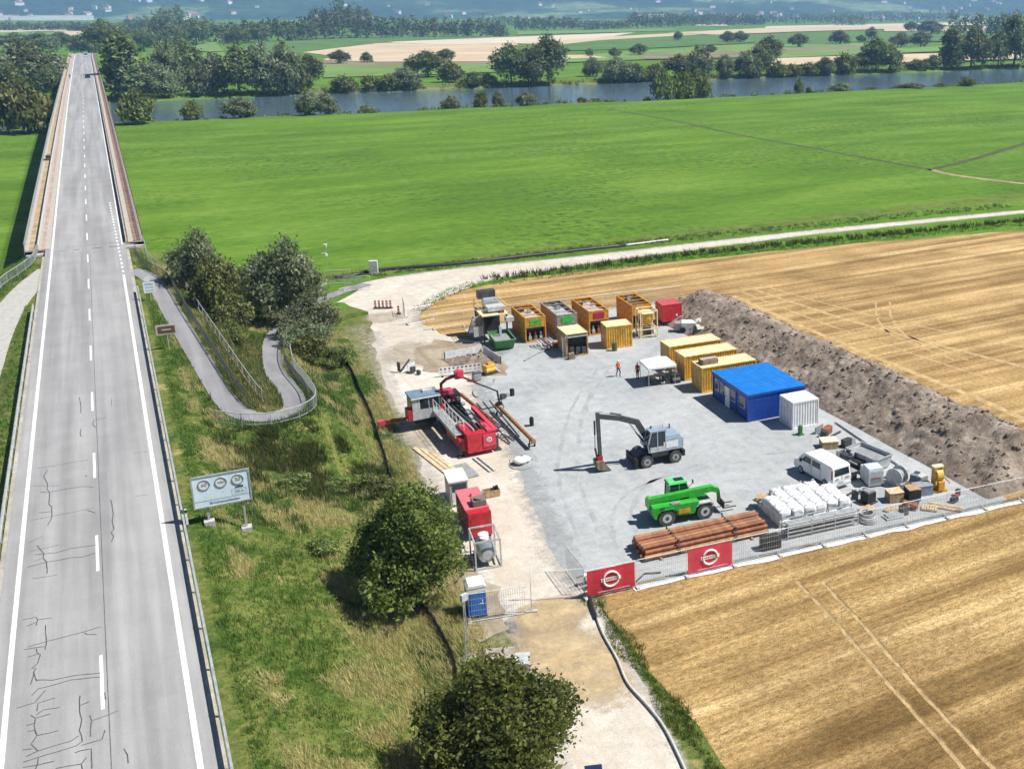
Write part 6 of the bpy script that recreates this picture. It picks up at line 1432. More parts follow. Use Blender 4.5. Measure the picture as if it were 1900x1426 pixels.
for (a, b) in (((-.85, 1.1), (-.75, 2.6)), ((.85, 1.75), (.55, 2.55)), ((0, 1.1), (0, 2.6))):
    for y in (.2, 1.12): MB().beam((a[0], y, a[1]), (b[0], y, b[1]), .08).build('cab_pillar', M_green, th)
MB().box((-.1, .66, 2.64), (1.55, 1.05, .14), taper=(.9, .9)).build('cab_roof', mat('light_green_paint', (.13, .62, .20), .45, var=.08), th); MB().box((.1, .66, 2.73), (.7, .5, .05)).build('roof_window', M_glass, th)
MB().beam((1.0, 1.1, 1.6), (1.5, 1.3, 1.95), .03).build('mirror_arm', M_black, th); MB().box((1.5, 1.3, 2.0), (.05, .2, .3)).build('mirror', M_black, th)
MB().prism([(1.0, 1.1), (2.2, 1.1), (2.1, 1.35), (1.1, 1.5)], .5, 1.1, 'y').build('front_hood', M_green, th)
MB().box((-1.8, -1.2, 1.45), (.3, .02, .16)).build('number', M_ink, th)

# ------------------------------------------------------------------ van
vn = thing('van', 'white panel van parked beside the pile of white bags', 'van', (46.85, 64.1, .04), R(90 + 3))
M_van = mat('van_white', (.82, .82, .82), .3, var=.03)
pr = [(-2.5, .45), (-2.55, .9), (-2.42, 1.85), (-2.25, 1.95), (1.05, 1.95), (1.35, 1.85), (2.0, 1.18), (2.5, .98), (2.58, .5), (2.45, .35), (-2.45, .35)]
def van_sec(y, k):
    return [(x, y * (1 - .08 * max(0, (z - 1.0))) , z) for x, z in pr]
vb = MB(); A_ = van_sec(-.93, 0); B_ = van_sec(.93, 0); n = len(pr)
vb.add(A_ + B_, [(i, (i + 1) % n, n + (i + 1) % n, n + i) for i in range(n)] + [tuple(range(n)), tuple(range(2 * n - 1, n - 1, -1))]); vb.build('body', M_van, vn)
for s in (-1, 1):
    for (x0, x1, nm) in ((.35, 1.45, 'front_window'), (-.85, .15, 'side_window')):
        z0, z1 = 1.22, 1.72
        yb, yt = .93 * (1 - .08 * .22) + .008, .93 * (1 - .08 * .72) + .008
        xt1 = x1 - .32 if nm == 'front_window' else x1
        mb = MB(); mb.add([(x0, s * yb, z0), (x1, s * yb, z0), (xt1, s * yt, z1), (x0, s * yt, z1)], [(0, 1, 2, 3)]); mb.build(nm, M_glass, vn)
    MB().box((.25, s * .94, 1.0), (.02, .02, 1.0)).build('door_seam', M_grey, vn); MB().box((-.95, s * .94, 1.0), (.02, .02, 1.0)).build('door_seam', M_grey, vn); MB().box((.5, s * .95, 1.05), (.16, .03, .04)).build('door_handle', M_grey, vn)
    MB().box((-2.4, s * .92, 1.3), (.12, .08, .7)).build('tail_light', mat('tail_red', (.3, .02, .02), .3), vn); MB().box((1.5, s * 1.05, 1.25), (.1, .2, .26)).build('wing_mirror', M_black, vn)
    MB().box((2.42, s * .68, .85), (.2, .35, .22)).build('headlight', M_lgrey, vn)
mb = MB(); mb.add([(1.38, -.8, 1.83), (1.38, .8, 1.83), (2.02, .86, 1.2), (2.02, -.86, 1.2)], [(0, 1, 2, 3)]); mb.v = [(x + .012, y, z + .012) for x, y, z in mb.v]; mb.build('windscreen', M_glass, vn)
mb = MB(); mb.add([(-2.532, -.74, 1.2), (-2.532, .74, 1.2), (-2.445, .7, 1.74), (-2.445, -.7, 1.74)], [(0, 1, 2, 3)]); mb.v = [(x - .012, y, z) for x, y, z in mb.v]; mb.build('rear_window', M_glass, vn)
MB().box((-2.57, 0, .42), (.12, 1.75, .2)).build('rear_bumper', M_lgrey, vn); MB().box((-2.58, 0, .72), (.02, .52, .12)).build('number_plate', M_white, vn); MB().box((-2.56, .0, .8), (.03, .015, .8)).build('door_seam', M_grey, vn); MB().box((-2.575, -.5, .95), (.02, .4, .12)).build('lettering', M_grey, vn); MB().box((-2.575, .5, .95), (.02, .3, .1)).build('lettering', M_grey, vn)
for x in (-1.55, 1.6):
    for y in (-.85, .85): wheel(vn, (x, y, .33), .33, .22, M_lgrey)

# ------------------------------------------------------------------ big bags, pipes, racks
M_bag = mat('white_woven_bag', (.80, .80, .79), .8, var=.05, bump=.5, bscale=6); gb = random.Random(3)
BAGS = []
for k in range(6):
    mb = MB(); n = 7
    m_ = bmesh.new(); bmesh.ops.create_cube(m_, size=1.); bmesh.ops.subdivide_edges(m_, edges=m_.edges, cuts=4, use_grid_fill=True)
    for v in m_.verts:
        c = v.co.copy(); l = max(abs(c.x), abs(c.y)); bulge = 1 + .10 * (1 - (2 * c.z) ** 2)
        v.co.x = c.x * .92 * bulge; v.co.y = c.y * .92 * bulge; v.co.z = (c.z + .5) * .66
        v.co += Vector((mnoise.noise(c * 3 + Vector((k, 0, 0))), mnoise.noise(c * 3 + Vector((0, k, 5))), mnoise.noise(c * 2.6 + Vector((k, 9, 0))))) * .085
        if c.z > .45: v.co.z += .10 * (1 - (2 * l) ** 2) - .03
    me = bpy.data.meshes.new('bag'); m_.to_mesh(me); m_.free(); me.materials.append(M_bag); me.polygons.foreach_set('use_smooth', [True] * len(me.polygons)); BAGS.append(me)
LOOP = MB().tube([(-.4, -.4, .6), (-.36, -.38, .8), (-.2, -.3, .8), (-.15, -.28, .64)], .03, 5).mesh('lifting_loop', M_lgrey)
def bag(x, y, z, label, group):
    o = thing('big_bag', label, 'bag', (x, y, z), gb.uniform(-.12, .12) + FA, group); shared('sack', BAGS[gb.randrange(6)], o, (0, 0, 0), (0, 0, gb.choice((0, 1.57, 3.14)))); shared('lifting_loop', LOOP, o); shared('lifting_loop', LOOP, o, (0, 0, 0), (0, 0, 3.14))
bd_ = np.array([math.cos(FA), math.sin(FA)]); bn_ = np.array([-bd_[1], bd_[0]]); B0 = np.array([39.6, 58.9])
for i in range(6):
    for j in range(4):
        p = B0 + bd_ * (.98 * i) + bn_ * (.98 * j)
        if i == 5 and j > 2: continue
        bag(p[0], p[1], .04, 'white big bag, bottom layer, ' + ORD[j] + ' row from the fence, ' + ORD[i] + ' from the pipe stack', 'bags in the bottom layer')
        if not (i == 0 and j == 3) and i < 6: bag(p[0] + gb.uniform(-.06, .06), p[1] + gb.uniform(-.06, .06), .68, 'white big bag, top layer, ' + ORD[j] + ' row from the fence, ' + ORD[i] + ' from the pipe stack', 'bags in the top layer')
p = B0 + bn_ * 3.0 - bd_ * .1; pallet(p[0] - .15, p[1] + .1, .86, 'pale timber pallet on the corner of the bag pile', (R(4), R(-3), .3)); pallet(p[0] - .1, p[1] + .1, 1.03, 'crooked timber pallet topping the corner of the bag pile', (R(-3), R(5), .8))
P0 = np.array([28.3, 59.1]); pl = 9.5; ng = 0
pd_ = np.array([math.cos(R(-5.5)), math.sin(R(-5.5))]); pn_ = np.array([-pd_[1], pd_[0]])
for lay, (cnt, off) in enumerate(((8, 0.), (7, .18), (5, .36))):
    for k in range(cnt):
        s = gb.uniform(-.18, .18); a = P0 + pn_ * (off + .36 * k + (.16 if lay == 2 and k > 2 else 0)) + pd_ * s; b = a + pd_ * (pl + gb.uniform(-.2, .1)); z = .31 + .30 * lay
        pipe_thing('drill_pipe', 'rusty drill pipe in the ' + ('bottom', 'middle', 'top')[lay] + ' layer of the stack, ' + ORD[k] + ' from the fence', (a[0], a[1], z), (b[0], b[1], z), .158, M_pipe if (k + lay) % 3 else M_pipe2, 12, 'stacked drill pipes, ' + ('bottom', 'middle', 'top')[lay] + ' layer')
for k, s in enumerate((1.2, 4.7, 8.2)):
    a = P0 + pd_ * s + pn_ * 1.25; tag(MB().box((0, 0, .07), (.16, 3.2, .13)).build('bearer', M_wood, loc=(a[0], a[1], .04), rz=R(-5.5)), ('first', 'middle', 'last')[k] + ' timber bearer under the drill pipe stack', 'timber')
for k, s in enumerate((2.6, 7.0)):
    a = P0 + pd_ * s; mb = MB(); pts = [(-.2, .12), (-.2, .5), (.1, 1.02), (2.3, 1.02), (2.62, .5), (2.62, .12)]
    mb.tube([(a[0] + pn_[0] * u, a[1] + pn_[1] * u, z) for u, z in pts], .045, 6)
    for u in (-.02, 1.2, 2.4): mb.box((a[0] + pn_[0] * u, a[1] + pn_[1] * u, 1.1), (.1, .1, .14))
    tag(mb.build('lashing', M_dark), ('dark lashing round the stack end nearer the gate', 'dark lashing round the stack end nearer the bags')[k], 'strap')
# scaffold racks by the fence
def rack(x, y, label, L_=5.8, rows=4):
    o = thing('steel_rack', label, 'rack', (x, y, .04), FA)
    for sx in np.linspace(0, L_, 4):
        for sy in (0, 1.0): MB().box((sx, sy, .65), (.06, .06, 1.3)).build('upright', M_galv, o)
    for k in range(rows):
        for sy in (0, 1.0): MB().box((L_ / 2, sy, .25 + .3 * k), (L_, .04, .10)).build('rail', (M_galv, M_lgrey)[k % 2], o)
    for k in range(3): MB().box((L_ / 2, .5, .2 + .35 * k), (L_ - .3, .8, .05)).build('deck', M_dark if k % 2 else M_grey, o)
    for k in range(5): MB().cyl((.1, .15 + .17 * k, 1.02), (L_ - .1, .15 + .17 * k, 1.02), .05, 6).build('stored_tube', M_galv, o)
rack(38.6, 56.7, 'grey steel rack loaded with tubes between the bag pile and the fence'); 
t_ = thing('trestle_table', 'pale work trestle with tools at the gate end of the pipe stack', 'trestle', (24.6, 58.3, .04), R(-2))
MB().box((0, 0, .75), (2.3, .35, .08)).build('top', M_white, t_); MB().box((.2, -.6, .6), (2.4, .45, .1)).build('shelf', M_woodpale, t_)
for sx in (-1, 1):
    for sy in (-.6, .1): MB().box((sx, sy, .36), (.07, .07, .72)).build('leg', M_dark, t_)
MB().box((.7, -.6, .75), (.25, .2, .3)).build('tool', M_lgrey, t_); MB().beam((-1.6, .0, .7), (-1.1, 0, .75), .05).build('tool', M_dark, t_)
tag(MB().tube([(26.7, 57.0, .1), (27.6, 57.6, .1), (28.6, 57.2, .1)], .06, 6).build('steel_bar', M_dark), 'dark steel bar lying on the gravel behind the fence', 'bar')
tag(MB().box((0, 0, .45), (1.4, .7, .8)).box((0, 0, .9), (1.3, .65, .1)).build('steel_box', M_black, loc=(36.9, 56.4, .04), rz=FA), 'black steel box between the pipe stack and the steel rack', 'box')

# ------------------------------------------------------------------ gear at the right end of the yard
gn = thing('generator', 'grey silenced generator box standing behind the van', 'generator', (49.75, 61.3, .04), R(-14))
MB().box((0, 0, .7), (1.25, 1.7, 1.2)).build('housing', M_lgrey, gn); MB().prism([(-.85, 1.3), (.5, 1.3), (.35, 1.55), (-.8, 1.55)], -.6, .6, 'x').build('canopy', mat('pale_blue_grey', (.60, .65, .70), .4), gn); MB().box((0, -.86, .6), (.9, .03, .5)).build('vent_panel', M_grey, gn); MB().box((0, -.88, .75), (.7, .02, .1)).build('lettering', mat('faded_red_print', (.35, .12, .1)), gn); MB().box((0, 0, .06), (1.3, 1.75, .1)).build('skid', M_dark, gn)
gk = thing('grey_skip', 'grey open steel skip at the foot of the soil bank', 'skip', (51.7, 64.2, .04), R(10))
A_ = [(-1.0, -1.7, 1.2), (1.0, -1.7, 1.2), (1.0, 1.7, 1.2), (-1.0, 1.7, 1.2)]; B_ = [(-.9, -1.5, .12), (.9, -1.5, .12), (.9, 1.5, .12), (-.9, 1.5, .12)]
sp = MB(); sp.add(A_ + B_, [(0, 1, 5, 4), (1, 2, 6, 5), (2, 3, 7, 6), (3, 0, 4, 7), (4, 5, 6, 7)]); sp.build('shell', M_lgrey, gk)
rm = MB()
for a, b in zip(A_, A_[1:] + A_[:1]): rm.beam(a, b, .1)
rm.build('rim', M_galv, gk); MB().box((0, 0, .85), (1.75, 3.1, .1)).build('contents', M_grey, gk)
for k in range(4): MB().box((-.98, -1.2 + .8 * k, .65), (.08, .1, 1.1)).build('rib', M_grey, gk)
def clutter(name, label, cat, x, y, rz, boxes):
    o = thing(name, label, cat, (x, y, .04), rz)
    for nm, c, d, m in boxes: MB().box(c, d).build(nm, m, o)
    return o
clutter('pump_skid', 'dark engine skid between the van and the grey skip', 'machine', 50.2, 64.6, R(8), [('frame', (0, 0, .12), (1.1, 3.6, .12), M_dark), ('engine', (0, .4, .6), (.8, 1.2, .8), M_dark), ('radiator', (0, 1.3, .6), (.8, .2, .9), M_grey), ('tank', (.1, -.8, .5), (.7, .8, .6), M_black), ('pipe', (-.45, -.3, .7), (.12, 1.6, .12), M_grey), ('filter', (.2, .1, 1.1), (.3, .3, .25), M_lgrey)])
clutter('engine_block', 'black engine block standing on the yard in front of the generator', 'machine', 47.3, 58.6, R(10), [('block', (0, 0, .5), (.9, .8, .8), M_black), ('head', (0, 0, .98), (.7, .6, .16), M_grey), ('frame', (0, 0, .06), (1.2, 1.0, .1), M_dark)])
clutter('wooden_crate', 'pale wooden crate on the gravel near the yellow hose reel', 'crate', 49.3, 57.9, R(-14), [('side', (0, 0, .42), (1.15, 1.0, .72), M_wood), ('lid', (0, 0, .8), (1.22, 1.06, .05), M_woodpale), ('skid', (0, 0, .04), (1.2, .9, .08), M_wood)])
clutter('wooden_crate', 'low crate with a pale lid beside the small white container', 'crate', 51.0, 68.9, R(-20), [('side', (0, 0, .35), (1.4, 1.2, .6), M_wood), ('lid', (0, 0, .68), (1.5, 1.25, .07), mat('cream_board', (.68, .60, .47), .7)), ('skid', (0, 0, .04), (1.3, 1.1, .08), M_dark)])
clutter('black_box', 'black steel box behind the wooden crate', 'box', 50.6, 57.3, R(-14), [('body', (0, 0, .5), (1.0, 1.0, .95), M_black), ('lid', (0, 0, 1.0), (1.02, 1.02, .06), M_wood)])
clutter('blue_grey_box', 'long blue grey steel box next to the yellow hose reel', 'box', 51.9, 57.7, R(-14), [('body', (0, 0, .4), (1.5, .9, .75), mat('blue_grey_paint', (.20, .26, .33), .5, dirt=.3)), ('lid', (0, 0, .8), (1.52, .95, .06), M_grey)])
yr = thing('hose_reel', 'bright yellow hose reel machine before the end of the soil bank', 'machine', (53.4, 57.6, .04), R(-10))
MB().box((0, 0, .1), (1.3, 1.0, .14)).build('skid', M_tank, yr); MB().box((-.3, .1, 1.05), (.16, .5, 1.9)).build('upright', M_yellow, yr); MB().box((.35, .1, 1.05), (.16, .5, 1.9)).build('upright', M_yellow, yr); MB().cyl((-.25, 0, 1.3), (.3, 0, 1.3), .48, 16).build('reel', M_yellow, yr); MB().box((0, .1, 2.0), (.9, .5, .12)).build('top_beam', M_ytop, yr); MB().box((.05, -.4, .55), (.5, .4, .7)).build('motor', M_tank, yr); MB().beam((.4, -.2, 1.2), (.9, -.4, .6), .08).build('handle', M_yellow, yr)
cd = thing('cable_drum', 'grey drum wound with hose beside the grey skip', 'drum', (51.3, 60.0, .04), R(20))
for s in (-.45, .45): MB().cyl((s - .04, 0, .75), (s + .04, 0, .75), .75, 22).build('flange', M_lgrey, cd)
MB().cyl((-.4, 0, .75), (.4, 0, .75), .5, 20).build('winding', M_grey, cd)
co = thing('hose_coil', 'coil of grey hose lying by the front fence', 'hose', (45.4, 56.2, .05))
for k in range(5): MB().ring((.05 * (k % 2), .04 * k, .1 + .12 * k), .72 - .05 * k, .07, 'z', 22, 6).build('turn', (M_grey, M_galv2, M_lgrey)[k % 3], co)
co2 = thing('hose_coil', 'small pale hose coil beside the wooden crate', 'hose', (48.1, 60.0, .05))
for k in range(3): MB().ring((0, .03 * k, .08 + .1 * k), .45 - .04 * k, .055, 'z', 18, 6).build('turn', M_lgrey, co2)
for i, (x, y, rz, lb) in enumerate(((48.0, 56.6, .3, 'loose pale pallet lying between the crate and the fence'), (50.6, 55.3, -.8, 'weathered pallet slanting on the gravel by the fence'), (46.4, 57.6, .1, 'pallet lying next to the black engine block'))): pallet(x, y, .2, lb, (0, 0, rz))
clutter('grey_plate_stack', 'stack of grey steel plates by the fence', 'plates', 47.4, 55.7, FA, [('plate', (0, 0, .08), (1.5, .8, .1), M_lgrey), ('plate', (.1, .05, .2), (1.4, .7, .08), M_galv), ('block', (1.0, .1, .25), (.5, .6, .45), M_dark)])
clutter('timber_boards', 'pale boards laid on the gravel next to the fence', 'boards', 51.6, 54.7, R(-52), [('board', (0, .2 * k, .06 + .01 * k), (2.6, .18, .05), M_woodpale if k % 2 else M_wood) for k in range(4)])
clutter('survey_kit', 'small heap of red and black gear by the end of the fence', 'gear', 53.1, 55.3, R(10), [('case', (0, 0, .2), (.6, .4, .35), M_black), ('jerrycan', (.5, .2, .2), (.3, .3, .4), M_red), ('board', (1.0, .1, .06), (1.0, .3, .05), M_lgrey), ('lamp', (1.1, .5, .3), (.3, .3, .5), M_dark)])
clutter('rusty_fittings', 'rusty pipe fittings piled beside the white container', 'scrap', 52.6, 71.4, R(20), [('flange', (0, 0, .3), (.9, .6, .5), M_rust), ('elbow', (.7, .3, .25), (.6, .5, .4), M_rust), ('box', (-.8, -.3, .3), (.4, .6, .55), M_dark), ('rod', (.2, -.8, .1), (1.6, .15, .12), M_dark), ('frame', (-.2, .7, .35), (1.2, .1, .6), M_grey)])
tag(MB().box((0, 0, .4), (.3, .3, .8)).box((0, 0, .05), (.6, .5, .1)).box((0, 0, .85), (.2, .2, .1)).build('standpipe', M_dgreen, loc=(50.4, 72.4, .04)), 'dark green standpipe before the white container', 'standpipe')
clutter('winch', 'grey winch and wheel set at the foot of the soil bank', 'machine', 52.6, 59.3, R(30), [('frame', (0, 0, .3), (1.0, .7, .5), M_grey), ('motor', (.3, 0, .7), (.5, .4, .4), M_dark), ('drum', (-.3, 0, .7), (.4, .6, .5), mat('blue_grey_paint', (.2, .26, .33)))])
pipe_thing('conduit', 'long pale conduit at the foot of the soil bank', (54.8, 73, .15), (53.6, 62, .15), .1, M_lgrey)
for nm, lb, ct, x, y, rz, bx in [
    ('transport_cradle', 'empty grey steel cradle lying between the grey skip and the hose reel', 'cradle', 52.3, 61.2, .4, [('rail', (0, -.5, .2), (1.8, .1, .35), M_grey), ('rail', (0, .5, .2), (1.8, .1, .35), M_grey), ('end', (-.85, 0, .2), (.1, .9, .35), M_galv), ('end', (.85, 0, .2), (.1, .9, .35), M_galv)]),
    ('mud_pump', 'small dark mud pump beside the pale low crate', 'pump', 52.4, 68.2, .2, [('motor', (0, 0, .4), (.9, .5, .6), M_dark), ('casing', (.6, 0, .35), (.5, .6, .5), M_grey), ('skid', (.2, 0, .06), (1.6, .8, .1), M_black)]),
    ('gear_box', 'grey gearbox casting on the gravel behind the van', 'machine', 48.9, 64.6, .6, [('casting', (0, 0, .35), (.8, .7, .6), M_grey), ('shaft', (.6, 0, .4), (.6, .18, .18), M_galv), ('foot', (0, 0, .05), (1.0, .8, .08), M_dark)]),
    ('tool_trolley', 'dark tool trolley next to the grey generator', 'trolley', 48.6, 62.6, .1, [('body', (0, 0, .5), (.6, .9, .7), M_dark), ('handle', (0, -.5, .9), (.5, .05, .05), M_galv), ('tray', (0, 0, .88), (.64, .94, .05), M_grey)]),
    ('valve_crate', 'open crate of grey valves between generator and winch', 'crate', 51.1, 58.9, -.2, [('side', (-.5, 0, .25), (.06, .8, .45), M_wood), ('side', (.5, 0, .25), (.06, .8, .45), M_wood), ('base', (0, 0, .05), (1.0, .8, .08), M_wood), ('valve', (-.15, .1, .3), (.35, .4, .4), M_grey), ('valve', (.25, -.1, .3), (.3, .4, .4), M_rust)]),
    ('rusty_reamer', 'rusty drilling reamer in two lumps lying near the front fence', 'reamer', 49.6, 55.9, .5, [('cone', (0, 0, .25), (.5, .5, .45), M_rust), ('stem', (.5, 0, .22), (.6, .2, .2), M_dark), ('cone', (.1, .7, .25), (.45, .45, .4), M_rust)]),
    ('grey_cabinet', 'low grey control cabinet beside the blue grey box', 'cabinet', 52.9, 58.9, .1, [('body', (0, 0, .45), (.8, .6, .85), M_lgrey), ('door', (0, -.31, .45), (.7, .02, .7), M_grey), ('plinth', (0, 0, .03), (.85, .65, .06), M_dark)]),
    ('trestle', 'dark steel trestle near the black engine block', 'trestle', 46.2, 59.4, .3, [('top', (0, 0, .7), (1.4, .14, .1), M_dark), ('leg', (-.6, 0, .35), (.08, .6, .7), M_dark), ('leg', (.6, 0, .35), (.08, .6, .7), M_dark)])]:
    clutter(nm, lb, ct, x, y, rz, bx)
# small things out in the yard
clutter('valve_set', 'small grey valve set left in the open yard near the single drill pipe', 'valves', 30.9, 94.6, .3, [('valve', (-.6, 0, .3), (.4, .4, .5), M_dark), ('valve', (0, .1, .25), (.35, .35, .4), M_grey), ('valve', (.55, 0, .4), (.3, .35, .75), M_black), ('plate', (0, 0, .04), (1.6, .5, .06), M_lgrey)])
tag(MB().cyl((0, 0, 0), (0, 0, .75), .2, 12).cyl((0, 0, .75), (0, 0, .85), .1, 10).box((-.35, 0, .04), (.5, .2, .06)).build('gas_bottle', M_black, loc=(30.4, 86.6, .04)), 'black bottle standing alone on the grey gravel', 'bottle')
wb = thing('slack_bag', 'slumped white sack inside a ring of cable on the gravel edge', 'bag', (26.7, 79.1, .05)); mb = MB(); mb.sphere((0, 0, .28), (.75, .6, .33), 14, 8, .35, 3); mb.build('sack', M_bag, wb, smooth=True); MB().box((.05, .05, .6), (.25, .2, .08)).build('tie', M_dark, wb)
o = MB().tube([tuple(p) for p in smoothline([(26.7 + 1.0 * math.cos(a) * (1 + .2 * math.sin(2 * a)), 79.2 + 1.5 * math.sin(a), .08) for a in np.linspace(0, 5.9, 12)], 4)], .03, 5).build('cable', M_grey); tag(o, 'thin grey cable looped round the slumped white sack', 'cable')

# ------------------------------------------------------------------ column of units along the pale track
wc = thing('white_cabin', 'small white equipment cabin at the head of the track side units', 'cabin', (20.0, 75.0, .03), R(-6))
MB().box((0, 0, 1.05), (1.35, 2.3, 1.95)).build('housing', M_lgrey, wc); MB().box((0, 0, 2.08), (1.5, 2.45, .12)).build('roof', M_white, wc); MB().box((.05, -1.17, 1.55), (1.05, .03, .55)).build('window', M_glassb, wc); MB().box((-.3, -1.17, .7), (.5, .03, 1.0)).build('door', M_white, wc)
rp_ = thing('power_pack', 'long red power pack with a grey exhaust hood on its roof', 'power pack', (19.85, 70.2, .03), R(-5))
MB().box((0, 0, 1.1), (1.65, 4.4, 1.8)).build('housing', M_rigred, rp_); MB().box((0, .4, 2.03), (1.7, 3.6, .08)).build('roof', mat('pale_red_roof', (.70, .16, .19), .5, var=.1), rp_); MB().box((0, -1.9, 2.0), (1.6, .5, .1)).build('front_lip', M_rigred, rp_)
MB().box((.25, -.75, 2.3), (.95, 1.0, .4)).cyl((.25, -.9, 2.5), (.25, -.9, 2.65), .3, 12).build('exhaust_hood', mat('warm_grey_hood', (.17, .155, .14), .6), rp_); MB().cyl((0, .7, 2.05), (0, .7, 2.3), .08, 8).build('exhaust_pipe', M_rust, rp_); MB().box((0, 0, .1), (1.5, 4.2, .2)).build('skid', M_black, rp_); MB().box((0, -2.215, 1.0), (1.3, .03, 1.2)).build('front_door', M_rigred, rp_)
for k in range(6): MB().box((-.835, -1.8 + .7 * k, 1.1), (.03, .5, 1.3)).build('side_grille', mat('dull_red_grille', (.2, .06, .05), .6), rp_)
tk = thing('tank_frame', 'round steel tank held in a square galvanised frame', 'tank', (18.95, 64.8, .03), R(-8))
for sx in (-.85, .85):
    for sy in (-1.15, 1.15): MB().box((sx, sy, 1.05), (.1, .1, 2.1)).build('frame_post', M_galv, tk)
for zz in (.06, 2.06):
    for s in (-1, 1): MB().box((0, s * 1.15, zz), (1.6, .1, .1)).build('frame_beam', M_galv, tk); MB().box((s * .85, 0, zz), (.1, 2.2, .1)).build('frame_beam', M_galv, tk)
mb = MB(); n = 24
for (y0, r0, y1, r1) in ((-1.0, .35, -.85, .62), (-.85, .62, .75, .68), (.75, .68, .95, .35)): mb.cyl((0, y0, .95), (0, y1, .95), r0, n, r1)
mb.build('vessel', mat('brushed_steel', (.46, .49, .52), .3, .6, .1), tk, smooth=False); MB().cyl((0, .2, 1.5), (0, .2, 1.72), .3, 16).build('manhole', M_white, tk); MB().cyl((0, .55, 1.5), (0, .55, 1.8), .36, 16).build('white_cap', M_white, tk); MB().cyl((.3, -1.05, .6), (.3, -1.2, .6), .1, 10).build('valve', M_dark, tk); MB().cyl((.72, -.9, .4), (.72, .9, .4), .06, 8).build('pipe', M_galv, tk)
tb = thing('portable_toilet', 'blue portable toilet with a white roof next to the round tree', 'toilet', (16.35, 58.75, .03), R(-8))
MB().box((0, 0, .9), (1.15, 1.15, 1.75)).build('cabin', mat('toilet_blue', (.015, .13, .48), .45, var=.1), tb); MB().box((0, 0, 1.92), (1.18, 1.18, .3)).build('upper_band', M_white, tb); MB().prism([(-.62, 2.07), (.62, 2.07), (.45, 2.25), (-.45, 2.25)], -.62, .62, 'y').build('roof', M_white, tb); dd = MB().box((0, -.585, .95), (.82, .03, 1.6)).build('door', mat('toilet_blue_door', (.02, .16, .55), .45, var=.1), tb); MB().box((.28, -.61, .95), (.25, .02, .07)).build('lettering', M_white, dd); MB().box((.33, -.62, 1.15), (.05, .04, .12)).build('handle', M_white, dd); MB().box((0, 0, .04), (1.2, 1.2, .06)).build('skid', M_black, tb)
clutter('pallet_box', 'low timber box with two dark cans beside the white cabin', 'box', 22.5, 74.4, R(-4), [('front', (0, -.3, .3), (1.3, .05, .5), M_wood), ('back', (0, .3, .3), (1.3, .05, .5), M_wood), ('end', (-.65, 0, .3), (.05, .6, .5), M_galv2), ('end', (.65, 0, .3), (.05, .6, .5), M_galv2), ('base', (0, 0, .06), (1.3, .6, .08), M_woodpale), ('can', (.5, .1, .55), (.18, .18, .4), M_black), ('can', (.3, .15, .5), (.16, .16, .4), M_dark)])
clutter('board_stack', 'stack of greyish shuttering boards lying by the front tree', 'boards', 16.3, 53.3, R(-22), [('board', (-.4 + .06 * k, .1 - .05 * k, .08 + .07 * k), (1.7, 1.15, .06), mat('greyed_boards', (.36, .31, .27), .8, var=.2)) for k in range(4)])
clutter('feed_box', 'light grey lidded box beside the stack of boards', 'box', 16.9, 51.9, R(-24), [('body', (0, 0, .25), (.8, 1.1, .45), M_lgrey), ('lid', (0, 0, .5), (.86, 1.16, .06), M_lgrey), ('front', (0, -.57, .18), (.55, .03, .2), M_black)])
clutter('dark_blue_bin', 'dark blue bin at the track edge under the front tree', 'bin', 16.6, 40.9, R(-20), [('body', (0, 0, .3), (.8, 1.1, .55), mat('navy_plastic', (.01, .025, .08), .5)), ('lid', (0, 0, .6), (.86, 1.16, .06), mat('navy_plastic', (.01, .025, .08), .5))])

# ------------------------------------------------------------------ gazebo, people, cars
gz = thing('gazebo', 'white folding gazebo tent next to the yellow containers', 'tent', (45.7, 91.3, .04), R(-8))
for sx in (-1.4, 1.4):
    for sy in (-1.4, 1.4): MB().box((sx, sy, 1.05), (.05, .05, 2.1)).build('leg', M_galv, gz)
cn = MB(); e = 1.5; cn.add([(-e, -e, 2.1), (e, -e, 2.1), (e, e, 2.1), (-e, e, 2.1), (0, 0, 2.75), (-e, -e, 1.9), (e, -e, 1.9), (e, e, 1.9), (-e, e, 1.9)], [(0, 1, 4), (1, 2, 4), (2, 3, 4), (3, 0, 4), (0, 5, 6, 1), (1, 6, 7, 2), (2, 7, 8, 3), (3, 8, 5, 0)]); cn.build('canopy', mat('white_canvas', (.84, .84, .83), .8, var=.03), gz)
tbl = thing('beer_table', 'folding table under the white gazebo', 'table', (45.5, 91.2, .04), R(-8)); MB().box((0, 0, .74), (1.8, .6, .05)).build('top', M_wood, tbl)
for sx in (-.7, .7): MB().box((sx, 0, .36), (.06, .5, .72)).build('leg', M_dark, tbl)
for k, y in enumerate((90.5, 91.9)):
    b_ = thing('bench', ('folding bench on the open side of the gazebo table', 'folding bench on the container side of the gazebo table')[k], 'bench', (45.5, y, .04), R(-8)); MB().box((0, 0, .45), (1.8, .28, .05)).build('seat', M_dark, b_)
    for sx in (-.7, .7): MB().box((sx, 0, .22), (.05, .24, .44)).build('leg', M_dark, b_)
clutter('tool_chest', 'black tool chest beside the gazebo', 'chest', 47.2, 90.2, R(-8), [('body', (0, 0, .45), (.9, .6, .85), M_black), ('drawer', (0, -.31, .5), (.8, .02, .3), M_grey)])

